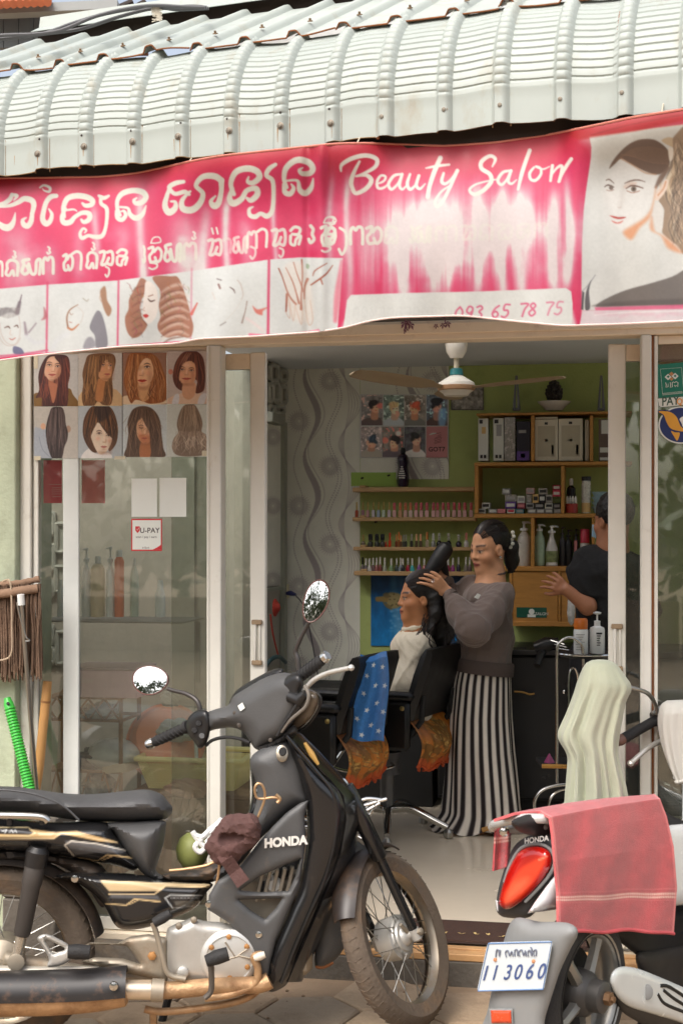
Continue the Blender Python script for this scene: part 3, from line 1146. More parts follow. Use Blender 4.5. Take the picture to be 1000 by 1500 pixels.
redm=np.clip(1-(V-top)/(30+26*(U>480)),0,1)[...,None]*0.85
c.a=c.a*(1-redm)+np.array(RED,float)*redm
n1=vnoise(c.h,c.w,(160,13),3,3)
n2=vnoise(c.h,c.w,(60,60),5,4)
n3=vnoise(c.h,c.w,(300,5),8,2)
def bump2(x,a,b,s):
 return 1/(1+np.exp(-(x-a)/s))*1/(1+np.exp((x-b)/s))
fade=np.zeros_like(U)
fade+=bump2(U,545,826,20)*bump2(V,306+16*np.sin(U/60),376-30*np.clip((U-640)/200,0,1),12)*.95
fade+=bump2(U,505,838,9)*bump2(V,288,425,16)*(0.34+0.5*(n3-.48)+1.5*(n1-.48))
for uc,w,v0,v1,a in((208,7,285,460,1.0),(140,6,305,380,.75),(300,9,310,430,.7),(333,6,290,430,.9),(403,4,280,420,.8),(484,5,260,470,.55),(30,22,330,425,.45),(75,14,360,420,.5),(270,22,315,430,.55),(590,9,330,440,.9),(635,10,300,440,.7),(700,8,270,440,.8),(735,7,275,440,.8),(760,8,280,440,.75),(810,9,280,440,.9),(832,6,265,420,.9),(655,5,380,440,.6),(510,5,260,470,.5),(118,9,330,410,.4),(180,12,335,360,.6),(360,10,330,420,.4)):
 fade+=a*np.exp(-((U-uc-3*np.sin(V/31+uc))/w)**2)*bump2(V,v0,v1,7)
fade+=0.35*np.clip(n2-.52,0,1)*3*bump2(V,290,440,25)
fade+=0.25*np.clip((V-400)/60,0,1)*(U>850)
fade=np.clip(fade*(0.55+0.9*n2),0,1)[...,None]
fcol=np.array((212,212,208),float)
c.a=c.a*(1-fade*.93)+fcol*fade*.93
fold=np.exp(-((U-446)/6)**2)*.14+np.exp(-((U-462)/5)**2)*.10
c.a=c.a*(1-(fold*0)[...,None])
L1=lambda p:T(p,0,260,4.1667)
L2=lambda p:T(p,220,220,3.5714)
L3=lambda p:T(p,480,210,2.7027)
LET=(212,212,198)
def st(f,k,pts,w,col=LET,al=1.0,soft=.7):
 c.stroke(f(pts),np.asarray(w,float)/k,col,al,soft)
for pts,w in(([(-40,170),(20,160),(60,135),(75,105)],[20,26,30,24]),([(75,105),(105,112),(85,140)],[20,22,8]),([(-10,178),(60,172),(115,150),(150,130),(195,140),(208,170),(198,220)],[16,22,30,34,36,34,26]),([(198,220),(192,265),(172,295),(148,288),(140,262),(162,245)],[26,32,34,32,22,10]),([(-20,270),(20,300),(55,305),(82,275),(96,215)],[26,40,42,30,6]),([(245,62),(270,48),(305,62),(302,86),(272,80),(262,68)],[10,14,18,16,9,6]),([(345,112),(312,118),(285,150),(268,205),(262,255),(283,282),(308,265),(318,225),(300,192)],[26,32,30,30,34,36,30,22,10]),([(395,240),(388,190),(412,130),(465,112),(525,118),(565,140),(560,165),(525,172),(505,158)],[20,28,34,36,36,34,30,26,16]),([(400,190),(380,240),(392,275),(430,272),(460,240),(505,215),(545,222),(545,255),(515,272),(498,258)],[20,28,34,34,26,28,32,32,26,16]),([(400,200),(450,195),(470,205)],[14,12,8]),([(605,112),(635,125),(665,112)],[18,26,16]),([(618,118),(618,158),(650,185),(655,230),(645,310),(622,358),(575,362),(540,355),(502,370),(490,342),(508,312),(528,322),(518,338)],[22,24,26,24,22,28,26,22,24,20,16,14,8]),([(735,230),(718,190),(718,140),(748,98),(810,80),(868,88),(892,118),(870,150),(832,158),(818,140),(835,125)],[20,24,26,34,34,36,34,32,28,20,10]),([(712,205),(718,245),(745,258),(768,232),(758,205),(740,208)],[20,28,28,24,18,10]),([(735,180),(782,188),(795,225),(830,248),(870,225),(892,172)],[14,18,28,34,28,8])):
 st(L1,4.1667,pts,w)
for pts,w in(([(175,165),(135,172),(100,195),(130,228),(180,218),(205,232)],[20,26,24,22,24,16]),([(105,190),(88,240),(78,290),(98,325),(130,305),(132,272),(108,268)],[18,24,30,36,30,18,10]),([(210,215),(168,262),(172,305),(220,312),(262,275),(275,225),(240,185),(275,140),(335,136),(372,158)],[12,24,34,36,32,26,24,30,34,32]),([(372,158),(372,215),(358,275),(335,292),(318,268),(342,240)],[32,26,32,34,22,10]),([(438,230),(422,175),(448,115),(505,96),(555,108),(572,140),(540,170),(510,165),(515,140)],[22,26,32,34,34,32,28,20,10]),([(430,200),(415,250),(435,278),(478,255),(505,212),(552,200),(560,232),(528,262),(505,250)],[20,28,36,30,26,30,32,28,14]),([(655,75),(622,98),(608,132),(640,160),(645,240),(638,315),(612,345),(578,332),(550,348),(522,340),(518,310),(538,296)],[20,26,24,24,22,24,28,22,26,24,18,8]),([(715,195),(700,150),(712,92),(765,52),(825,62),(850,95),(835,120),(795,122),(780,105),(798,92)],[18,24,30,34,34,32,30,26,18,8]),([(698,180),(705,220),(732,228),(750,200),(738,178)],[18,28,28,22,10]),([(715,160),(770,160),(782,208),(812,225),(842,195),(852,148)],[12,16,28,32,26,8])):
 st(L2,3.5714,pts,w)
KG={'k':([(0.08,1),(0.08,.3),(.25,.05),(.45,.2),(.62,.02),(.9,.15),(.92,1)],),'t':([(.1,.55),(.1,.2),(.35,.0),(.7,.05),(.9,.3),(.85,1)],[(.1,.55),(.0,.9),(.25,1),(.5,.7),(.6,1)]),'s':([(.4,0),(.1,.1),(.15,.35),(.05,.8),(.2,1),(.4,.8),(.3,.45)],[(.4,.3),(.55,.95),(.75,.9),(.8,.15),(1,.05),(.95,1)]),'a':([(.0,.15),(.5,.0),(.95,.2),(.9,1)],),'m':([(.0,.1),(.3,.05),(.25,.5),(.1,.95),(.4,.9),(.6,.5)],[(.5,.1),(.8,.05),(.9,.5),(.8,.95),(.55,.9)]),'x':([(.1,.2),(.45,.0),(.9,.1),(.75,.4),(.25,.4)],[(.1,.5),(.1,.9),(.45,1),(.55,.7),(.95,.5),(.8,.95)]),'d':([(.05,.1),(.35,.0),(.3,.35),(.1,.6),(.2,1),(.55,.95)],[(.45,.3),(.7,.05),(.95,.3),(.9,.8),(.65,1),(.5,.7)]),'v':([(.3,0),(.6,.2),(.5,.5),(.7,.8),(.3,1),(.1,.8)],),'i':([(.1,.9),(.3,.2),(.8,.1),(.95,.7),(.5,.9),(.1,.9)],),'u':([(.2,.0),(.8,.2),(.8,.7),(.4,1),(.1,.8)],),'"':([(.1,.1),(.25,.9)],[(.6,.0),(.75,.9)])}
def kg(f,k,ch,x0,x1,y0,y1,w,al=1.0):
 for s_ in KG[ch]:
  st(f,k,[(x0+(x1-x0)*x,y0+(y1-y0)*y)for x,y in s_],w,LET,al,.6)
for ch,x0,x1,y0,y1,w in(('k',-30,20,512,600,16),('t',38,120,505,597,19),('v',78,108,450,492,12),('s',130,248,500,590,20),('k',260,332,485,585,19),('v',286,318,424,466,12),('d',385,448,470,565,18),('a',440,500,452,560,17),('t',530,600,458,552,18),('v',558,590,398,444,12),('m',612,700,448,535,19),('u',642,672,545,606,13),('x',710,780,440,535,18),('v',872,892,420,520,14),('d',905,990,425,515,18),('i',915,985,360,405,9),('u',905,970,520,560,12)):
 kg(L1,4.1667,ch,x0,x1,y0,y1,w)
for ch,x0,x1,y0,y1,w,al in(('s',72,160,492,580,17,1),('k',172,245,485,570,17,.8),('v',218,246,428,466,11,.9),('m',305,380,465,550,17,.9),('"',318,366,406,440,10,1),('a',378,425,462,535,14,.5),('s',432,505,455,535,16,.8),('u',520,556,505,568,12,.8),('k',505,560,425,510,15,.9),('a',562,612,412,505,15,1),('m',638,715,412,500,17,.9),('u',672,700,512,560,12,.9),('x',728,790,402,496,16,1),('v',825,870,396,484,18,1),('d',890,970,398,492,18,1),('i',900,974,346,384,9,1),('u',892,950,500,532,12,.9)):
 kg(L2,3.5714,ch,x0,x1,y0,y1,w,al)
for ch,x0,x1,y0,y1,w,al in(('x',-12,32,335,395,12,1),('v',0,40,292,322,8,1),('u',40,80,335,440,11,1),('k',85,142,330,398,13,1),('d',150,215,330,396,13,.9),('t',225,280,330,394,12,.6),('v',322,348,330,392,12,.7),('s',345,405,330,390,12,.7),('k',425,470,328,386,11,.6),('a',476,510,326,384,11,.55),('m',530,590,324,382,11,.5),('t',600,655,322,380,11,.45),('d',670,730,320,378,11,.4),('x',745,800,318,374,11,.4),('k',815,870,316,370,11,.35)):
 kg(L3,2.7027,ch,x0,x1,y0,y1,w,al)
for pts,w in(([(52,110),(55,85),(95,60),(150,48),(192,62),(188,92),(145,118),(112,130)],[8,15,18,18,18,16,12,8]),([(125,72),(102,118),(92,160),(108,195)],[10,16,18,10]),([(112,130),(152,126),(172,148),(150,180),(112,198),(95,185)],[8,15,19,18,16,8]),([(190,162),(220,150),(228,132),(210,128),(195,150),(198,176),(220,176),(242,158)],[6,9,10,10,12,12,10,5]),([(292,122),(262,128),(240,160),(252,182),(278,158),(294,122)],[9,12,13,12,9,9]),([(294,122),(283,165),(295,182),(315,162)],[12,13,10,5]),([(325,122),(314,160),(325,182),(346,165),(360,128)],[10,14,13,9,10]),([(360,128),(350,165),(364,180),(385,160)],[12,13,11,5]),([(445,58),(422,110),(402,170),(395,212)],[19,19,17,18]),([(388,98),(430,90),(480,84)],[6,12,9]),([(458,118),(450,150),(465,160),(490,140),(512,108)],[10,14,12,10,14]),([(512,108),(482,175),(455,228),(432,250),(424,230),(448,192),(492,160)],[14,14,13,12,10,9,5]),([(650,92),(662,62),(640,50),(608,72),(608,100),(640,122),(645,152),(615,186),(580,202),(560,185),(582,164),(628,150),(672,142)],[6,14,15,17,17,17,18,17,15,11,8,7,5]),([(722,108),(692,115),(672,146),(686,164),(706,145),(724,108)],[9,12,13,12,9,9]),([(724,108),(713,148),(726,160),(746,144)],[12,13,10,5]),([(798,28),(782,72),(766,122),(752,182)],[16,16,16,10]),([(815,95),(798,118),(802,142),(822,146),(842,122),(840,98),(822,92),(850,102),(876,92)],[9,12,12,12,11,10,9,7,5]),([(888,88),(880,148)],[13,11]),([(882,128),(905,98),(926,92),(915,150)],[7,10,13,12]),([(962,62),(932,108),(912,152)],[15,15,10])):
 st(L3,2.7027,pts,w,(222,218,206))
ptop=np.array([(-20,426),(0,423),(68,417),(170,411),(280,397),(395,380),(440,377),(502,378)],float)
pan=[(-20,426)]+[tuple(p)for p in ptop[1:]]+[(494,486),(460,490),(366,494),(260,500),(180,506),(100,515),(60,517),(-20,526)]
c.poly(pan,(210,214,212),1,.8,False)
for u,w,a in((70,3.2,.7),(174,3,.7),(281,3,.3),(394,4,.85)):
 c.stroke([(u,np.interp(u,ptop[:,0],ptop[:,1])-3),(u-1.5,520-u*.07)],w,(205,60,100),a,.8,False)
c.stroke([(500,382),(494,432),(491,470)],[3,9,6],(222,120,140),.8,2)
c.stroke([(-20,523),(30,519),(70,513)],3,(200,70,110),.7,.8)
c.stroke([(205,506),(240,504)],2.5,(220,120,150),.6,.8)
c.stroke([(366,490),(400,492),(440,489),(466,484)],4,(226,120,150),.85,1)
Z7=lambda p:T(p,0,380,3.846)
Z8=lambda p:T(p,250,370,3.846)
def zs(f,pts,w,col,al=1,soft=.8):
 c.stroke(f(pts),np.asarray(w,float)/3.846,col,al,soft)
def zp(f,pts,col,al=1,soft=.8):
 c.poly(f(pts),col,al,soft)
zp(Z7,[(-20,300),(30,270),(70,280),(85,300),(50,300),(0,320)],(130,130,134),.85,1.5)
zs(Z7,[(124,200),(114,240)],[5,9],(120,104,112));zs(Z7,[(112,244),(98,300)],[18,26],(104,90,98),.85,1.6)
zs(Z7,[(28,385),(48,378),(58,388)],[4,8,4],(110,84,76));zs(Z7,[(82,378),(98,372),(104,384)],[4,8,4],(110,84,76))
zs(Z7,[(56,446),(70,452),(88,442)],[3,6,4],(186,108,98))
zs(Z7,[(62,400),(58,420),(68,426)],3,(200,170,158),.8)
for k in range(16):
 zs(Z7,[(-10+k*7,330-2*abs(k-8)),(0+k*7,290-1.5*abs(k-9)),(14+k*6.4,272+abs(k-9))],4,(120+12*(k%4),112+12*(k%4),110+12*(k%4)),.55,1.2)
zs(Z7,[(0,360),(10,420),(40,470),(90,480),(118,440)],3,(190,168,158),.8)
zs(Z7,[(-8,330),(-12,400),(8,455),(44,486),(86,478),(110,440),(116,380),(108,320)],3,(186,164,152),.7)
zs(Z7,[(140,355),(150,420)],[10,18],(140,122,132),.8,1.4);zs(Z7,[(205,360),(165,410)],[7,9],(140,122,132),.8,1.2)
zs(Z7,[(250,272),(258,320),(238,340)],[5,20,5],(176,90,100),.8,1.5);zp(Z7,[(78,490),(120,500),(135,530),(80,530)],(84,84,120),.8)
zs(Z7,[(150,430),(200,470),(250,460)],14,(206,208,214),.8,3)
zs(Z7,[(440,255),(395,285),(378,330),(385,385)],[4,7,8,10],(150,112,90));zs(Z7,[(385,385),(410,395),(445,365)],[12,12,5],(186,128,96))
zp(Z7,[(590,150),(600,180),(605,230),(630,280),(615,320),(595,300),(575,240),(565,180)],(158,116,88),.9,1.2)
zs(Z7,[(395,300),(402,312),(412,306)],4,(150,120,104),.8);zs(Z7,[(392,352),(405,356)],4,(176,110,96),.8);zs(Z7,[(430,262),(470,300),(455,360)],3,(196,180,168),.7);zs(Z7,[(572,190),(562,215),(572,240)],3,(186,150,126),.9)
zp(Z7,[(548,290),(575,310),(600,400),(605,490),(545,500),(535,430),(508,390),(515,350)],(126,124,132),.95,1)
zp(Z7,[(470,500),(490,445),(520,440),(540,480),(520,500)],(140,138,146),.85,1.5)
zs(Z7,[(300,500),(330,450),(380,420)],22,(210,214,218),.8,4);zs(Z7,[(470,220),(490,235),(500,225)],5,(150,140,120),.7)
HB_,HD_=(160,108,86),(116,72,58)
zp(Z7,[(795,105),(770,150),(730,220),(725,280),(705,330),(715,400),(745,440),(790,430),(830,370),(800,330),(790,260),(815,190),(830,130)],HB_,.95,1)
zp(Z7,[(860,100),(905,180),(895,260),(905,320),(888,370),(900,410),(940,440),(1000,430),(1070,440),(1090,380),(1075,320),(1060,250),(1010,110),(960,95)],HB_,.95,1)
for k in range(7):
 y=150+k*44
 zs(Z7,[(905,y+40),(950,y+10),(1010,y-8),(1062,y+14)],[4,13,15,5],(220,200,186),.7,2.2)
 zs(Z7,[(745,y+30),(775,y+8),(812 if y<280 else 800,y)],[4,9,6],HD_,.6,1.5)
 zs(Z7,[(910,y+66),(960,y+34),(1030,y+22)],[4,10,6],HD_,.7,1.2)
zp(Z7,[(820,130),(845,125),(880,160),(892,240),(880,320),(840,362),(812,330),(806,260),(815,190)],(232,224,216),1,1)
zs(Z7,[(835,222),(850,236),(872,230)],[4,8,5],(84,60,54));zs(Z7,[(838,208),(862,200)],5,(150,110,96));zp(Z7,[(806,315),(825,308),(838,318),(822,330)],(196,60,62),1,.6)
for k in range(60):
 y=rng.uniform(120,420)
 x=rng.choice((rng.uniform(715,800),rng.uniform(900,1070)))
 zs(Z7,[(x,y),(x+rng.uniform(-10,22),y+14),(x+rng.uniform(-14,26),y+34)],3,(rng.randint(90,190),rng.randint(60,140),rng.randint(44,116)),.5,.8)
zs(Z7,[(815,270),(808,285),(818,290)],3,(190,150,140));zs(Z7,[(792,290),(800,330),(830,372)],4,HD_,.7)
for pts,w,col in(([(262,148),(285,155)],7,(120,110,110)),([(270,180),(278,200)],12,(130,96,92)),([(335,195),(355,210),(362,228)],[5,9,4],(110,92,88)),([(375,155),(395,180),(408,235),(398,265)],[5,8,6,3],(190,178,170)),([(235,225),(250,262)],5,(206,190,180)),([(430,275),(420,330),(402,395)],[7,6,10],(150,130,122)),([(150,285),(118,345)],[8,18],(206,96,86)),([(280,410),(310,392)],7,(140,134,130)),([(300,390),(360,330),(405,260)],3,(206,202,196))):
 zs(Z8,pts,w,col,.85)
zp(Z8,[(462,300),(490,320),(545,308),(520,330),(515,352),(480,340)],(206,96,84),.8,1.2)
zs(Z8,[(425,370),(465,395),(520,440)],12,(232,206,206),.7,2)
BR=(150,72,52)
for pts,w in(([(608,90),(630,140),(655,215),(680,262),(705,290)],[7,6,8,10,12]),([(648,85),(685,160),(708,230),(722,285)],[4,7,8,12]),([(692,55),(715,130),(738,190),(745,220)],[5,6,8,6]),([(738,40),(742,130),(735,250),(735,318)],[8,7,8,16]),([(655,235),(650,330)],[14,8]),([(770,150),(755,190),(752,260)],[16,10,8]),([(912,72),(870,125),(790,182)],[4,9,8]),([(880,60),(815,100),(800,130)],[4,6,4]),([(845,150),(855,178)],[8,6])):
 zs(Z8,pts,w,BR,.95)
for pts in([(668,262),(690,385),(700,300)],[(700,290),(735,405),(742,320)],[(750,250),(775,400),(800,380),(785,270)],[(645,330),(672,370),(668,280)]):
 zs(Z8,pts,4,(196,156,136),.8)
zp(Z8,[(640,80),(740,60),(790,190),(800,380),(700,380),(650,260)],(234,216,200),.35,3)
zp(Z8,[(765,62),(782,72),(775,92),(762,84)],(150,168,140),.9)
c.poly([(508,440),(514,432),(600,429),(700,427),(828,422),(836,427),(838,445),(837,490),(500,500)],(212,215,211),1,.8,False)
c.poly([(505,470),(838,455),(845,480),(1020,475),(1020,500),(490,500)],(212,215,211),.8,3,False)
DG={'0':[(.5,0),(.1,.35),(.1,.7),(.45,1),(.85,.65),(.85,.3),(.5,0)],'9':[(.85,.35),(.5,.55),(.15,.35),(.4,0),(.8,.1),(.85,.35),(.7,.75),(.3,1)],'3':[(.15,.1),(.55,0),(.8,.2),(.45,.45),(.8,.7),(.5,1),(.05,.9)],'6':[(.8,.05),(.35,.3),(.1,.7),(.45,1),(.8,.75),(.5,.5),(.15,.65)],'5':[(.9,0),(.35,.02),(.25,.42),(.7,.45),(.8,.75),(.45,1),(.05,.92)],'7':[(.1,.02),(.95,.02),(.6,.45),(.4,1)],'8':[(.5,.45),(.2,.2),(.5,0),(.8,.2),(.5,.45),(.1,.75),(.45,1),(.85,.75),(.5,.45)]}
for ch,x in zip('093657875',(500,540,580,645,684,755,790,856,894)):
 y0=648-(x-500)*.052
 pts=[(x+33*a+(1-b_)*6,y0+50*b_)for a,b_ in DG[ch]]
 c.stroke(L3(pts),7.5/2.7,(206,96,128),.92-(x>850)*.25,.7)
for k in range(11):
 x=100+k*34
 kg(L3,2.7027,'ktsmdxatkmd'[k],x,x+24,648,688,2.2,.0)
 for s_ in KG['ktsmdxatkmd'[k]]:
  st(L3,2.7027,[(x+24*a,648+40*b_)for a,b_ in s_],2.4,(198,200,198),.7,.6)
Z3=lambda p:T(p,840,180,5.0)
def ps(pts,w,col,al=1,soft=.8):
 c.stroke(Z3(pts),np.asarray(w,float)/5,col,al,soft)
def pp_(pts,col,al=1,soft=.8,smooth=True):
 c.poly(Z3(pts),col,al,soft,smooth)
pp_([(112,100),(860,5),(900,1360),(60,1375),(55,1200),(58,900),(70,650),(90,480),(125,250),(128,180)],(208,210,206),1,.9,False)
pp_([(300,330),(360,262),(480,330),(600,378),(612,470),(585,560),(540,660),(440,745),(350,790),(290,770),(240,700),(225,600),(215,500),(240,400)],(222,222,218),.9,5)
pp_([(330,600),(350,480),(372,470),(360,600),(345,622)],(196,190,184),.5,4)
pp_([(225,480),(228,600),(250,700),(300,770),(270,690),(250,590)],(198,198,194),.6,6)
pp_([(112,100),(860,5),(860,120),(560,130),(330,260),(180,300),(128,180)],(206,202,190),.55,8)
pp_([(258,335),(290,270),(360,190),(430,140),(510,118),(600,128),(680,190),(700,260),(690,330),(620,378),(540,362),(470,330),(400,290),(345,262),(300,300)],(110,90,78),1,1)
for k in range(48):
 a=k/47
 ps([(300+50*a,290-60*a),(420+20*a,190-20*a+80*a),(560+10*a,170+120*a),(690,200+100*a)],2.2,(76+46*(k%3),66+32*(k%3),56+26*(k%3)),.5,1)
ps([(345,262),(430,310),(520,365),(600,378)],7,(178,128,92),.8,1.2)
pp_([(640,130),(690,105),(735,120),(740,180),(700,170)],(196,176,146),1,1)
pp_([(735,95),(870,70),(890,960),(800,960),(760,900),(680,840),(640,780),(660,640),(620,560),(690,420),(720,280),(725,180)],(150,128,106),1,1.2)
for k in range(26):
 a,col=rng.random(),[(206,186,156),(104,88,76),(176,150,120),(224,208,180),(90,78,70)][k%5]
 x=690+150*a
 ps([(735+40*a,150+20*a),(x+20,300),(x+60*math.sin(k),430),(x-20,540),(x+30,650),(x-30*a,760),(x+40,880)],[6,14,18,14,18,14,6],col,.75,1.2)
for k in range(150):
 x0_=rng.uniform(735,800);y0_=rng.uniform(110,700);g_=rng.choice((70,100,140,180,215))
 ps([(x0_,y0_),(x0_+rng.uniform(-30,40),y0_+70),(x0_+rng.uniform(-40,50),y0_+150),(x0_+rng.uniform(-50,40),y0_+230)],[1.5,3.5,3.5,1],(g_,g_*.87,g_*.74),.6,.6)
pp_([(690,185),(725,190),(722,260),(700,275)],(226,216,200),1,1)
ps([(690,330),(640,400),(600,470)],[20,40,20],(120,98,86),.9,1.5)
pp_([(690,420),(680,480),(650,530),(610,570),(590,545),(610,500),(640,460),(665,418)],(226,206,190),1,.8)
ps([(672,430),(655,480),(615,530)],8,(196,128,86),.8,1)
pp_([(600,580),(640,600),(655,690),(640,800),(600,760),(580,670)],(214,212,206),1,.8)
pp_([(600,470),(585,560),(560,640),(510,700),(440,745),(360,800),(420,855),(480,770),(550,700),(575,620)],(214,146,102),.85,3)
pp_([(570,690),(560,780),(640,820),(700,860),(790,950),(690,920),(640,830),(590,790)],(214,140,94),.75,3)
ps([(235,420),(260,415),(292,442)],[5,9,4],(110,92,84));ps([(372,442),(420,424),(470,418),(520,432)],[5,10,8,4],(110,88,78))
ps([(225,468),(250,455),(292,470)],[5,9,5],(84,64,58));c.ell(*Z3([(272,474)])[0],3.2,3.6,(112,98,90),.9);ps([(238,492),(268,498),(290,490)],4,(150,120,108))
ps([(382,480),(430,458),(505,478)],[6,10,6],(92,60,48));c.ell(*Z3([(437,484)])[0],4.0,4.2,(120,106,92),.95);c.ell(*Z3([(437,484)])[0],1.6,1.8,(60,50,46),.95);ps([(388,498),(430,512),(480,498)],5,(150,100,82))
ps([(372,470),(400,448),(450,442)],12,(206,150,120),.5,2)
ps([(322,618),(335,622),(345,616)],5,(190,170,164),.8)
pp_([(262,680),(300,684),(325,690),(355,688),(382,692),(345,704),(300,700)],(178,70,62),1,.7);pp_([(275,715),(320,728),(360,715),(340,735),(300,736)],(206,120,112),1,.8)
pp_([(160,1345),(230,1290),(380,1225),(560,1175),(720,1125),(880,1060),(900,1325),(600,1335),(300,1345)],(112,106,102),1,1)
pp_([(160,1345),(330,1310),(700,1290),(900,1290),(900,1330)],(92,86,84),.8,2)
ps([(155,1115),(110,1180),(60,1235)],6,(140,140,146),.9);pp_([(128,1150),(110,1230),(118,1355),(82,1365),(88,1240)],(92,90,94),1,.8);pp_([(60,1235),(76,1240),(68,1370),(52,1365)],(80,78,82),1,.8,False)
pp_([(150,1352),(900,1328),(900,1360),(160,1376)],(214,96,132),.9,1,False)
pp_([(60,1376),(900,1362),(900,1460),(40,1490)],(216,206,210),1,1,False)
for k in range(9):
 ps([(160+k*90,1392+(k%3)*12),(220+k*90,1400)],16,(226,150,172),.35,3)
ps([(150,1408),(400,1388),(900,1376)],5,(236,236,234),.9)
ps([(112,98),(180,92),(500,52),(860,8)],5,(214,190,160),.7)
c.poly([(828,196),(870,183),(925,170),(1020,150),(1020,172),(930,192),(862,202),(848,205)],(176,38,40),.75,2,False)
c.stroke([(865,198),(925,182),(1015,165)],2,(150,34,34),.7)
c.grain(3,.025,4,3)
c.grain((80,40),.05,14,3)
c.a*=.86
def banner_map(u,t):
 v=sm(bt,u)+(sm(bb,u)-sm(bt,u))*t
 z=zA(u)+.055-.095*np.exp(-(t/.22)**2)*(bump2(u,262,545,14)+bump2(u,842,1300,10))-.03*np.sin(np.pi*t)+.012*np.sin(u/37.0+1.5*t)*t+.006*np.sin(u/15.0-t*3)*(.3+t)
 z=z-.014*np.exp(-((u-470)/10)**2)+.012*np.exp(-((u-452)/8)**2)+.01*np.exp(-((u-520-30*t)/16)**2)*t
 z=z-.010*np.exp(-((u-840)/14)**2)+.012*np.sin((u-300)/23.0+4*t)*np.exp(-((u-300)/120)**2)*t
 return v,z
us,ts=np.linspace(-190,1190,1240),np.linspace(0,1,250)
Ug,Tg=np.meshgrid(us,ts)
Vg,Zg=banner_map(Ug,Tg)
xi=np.clip((Ug-c.u0)*c.s,0,c.w-1.01)
yi=np.clip((Vg-c.v0)*c.s,0,c.h-1.01)
x0,y0=xi.astype(int),yi.astype(int)
fx,fy=(xi-x0)[...,None],(yi-y0)[...,None]
Cg=(c.a[y0,x0]*(1-fx)+c.a[y0,x0+1]*fx)*(1-fy)+(c.a[y0+1,x0]*(1-fx)+c.a[y0+1,x0+1]*fx)*fy
BG=PDv(Ug,Vg,Zg)
bn=thing('banner','long faded pink beauty salon banner hung below the metal awning','banner',PD(500,470,4.2))
b=MB().sheet(BG,0,lin(np.clip(Cg,0,255)).reshape(-1,3))
part('printed_cloth',b,M_print,bn)
part('top_hem',MB().tube(BG[0,::12],.0035,6),mat('banner_hem',(196,120,104),.6),bn)
part('bottom_hem',MB().tube(BG[-1,::12],.0028,6),mat('banner_hem_pale',(214,190,182),.6),bn)
b=MB()
for k in(100,250,420,640,760,900,1040):
 a0=BG[0,k]
 b.tube([a0,a0+UP*.03-AN*.03,a0+UP*.07-AN*.09],.0022,5)
part('hanging_cord',b,mat('cord',(190,180,160),.7),bn)
b=MB()
for(u,v,r_)in((592,474,.010),(597,472,.008),(601,476,.009),(594,482,.006),(638,477,.006),(655,474,.008),(648,476,.007)):
 p_=P(u,v,-.05)
 for q in range(5):
  a0=q*1.257+u
  d=np.array([math.cos(a0),.3,math.sin(a0)])
  n_=np.array([-math.sin(a0),0,math.cos(a0)])
  b.add([p_,p_+d*r_+n_*r_*.5,p_+d*r_*1.7-UP*r_*.6,p_+d*r_-n_*r_*.5],np.array([[0,1,2,3]]))
b.tube([P(592,462,-.05),P(593,474,-.05),P(592,489,-.05)],.0022,5)
b.tube([P(650,462,-.05),P(652,474,-.05)],.002,5)
single('dried_flowers',b,mat('dried_flower',(112,72,88),.8,var=.4,vscale=30),'dried purple flowers dangling from the door header under the banner','dried flowers')
# ------------------------- hairstyle poster: eight photo prints
hp=thing('hairstyle_poster','poster of eight womens haircuts taped across the top of the left window','poster',P(180,670,-.012))
SKIN,SKS=(214,164,128),(172,112,78)
def flow(c,region,root,n,cols,w,spread,seed,soft=2.0,bend=30):
 g=random.Random(seed)
 c.setclip(region)
 for k in range(n):
  t=g.random()
  a=root[0];b_=root[1]
  x0,y0=a[0]+(b_[0]-a[0])*t+g.uniform(-15,15),a[1]+(b_[1]-a[1])*t+g.uniform(-10,10)
  ang=spread[0]+(spread[1]-spread[0])*t
  L_=g.uniform(.5,1.0)*spread[2]
  bd=g.uniform(-bend,bend)
  pts=[(x0,y0),(x0+math.sin(ang)*L_*.35+bd*.3,y0+math.cos(ang)*L_*.35),(x0+math.sin(ang)*L_*.6+bd,y0+L_*.68),(x0+math.sin(ang)*L_*.55+g.uniform(-20,20),y0+L_)]
  col=np.array(cols[g.randrange(len(cols))],float)*g.uniform(.85,1.15)
  c.stroke(pts,[w*.5,w,w,w*.4],col,g.uniform(.35,.8),soft)
 c.setclip()
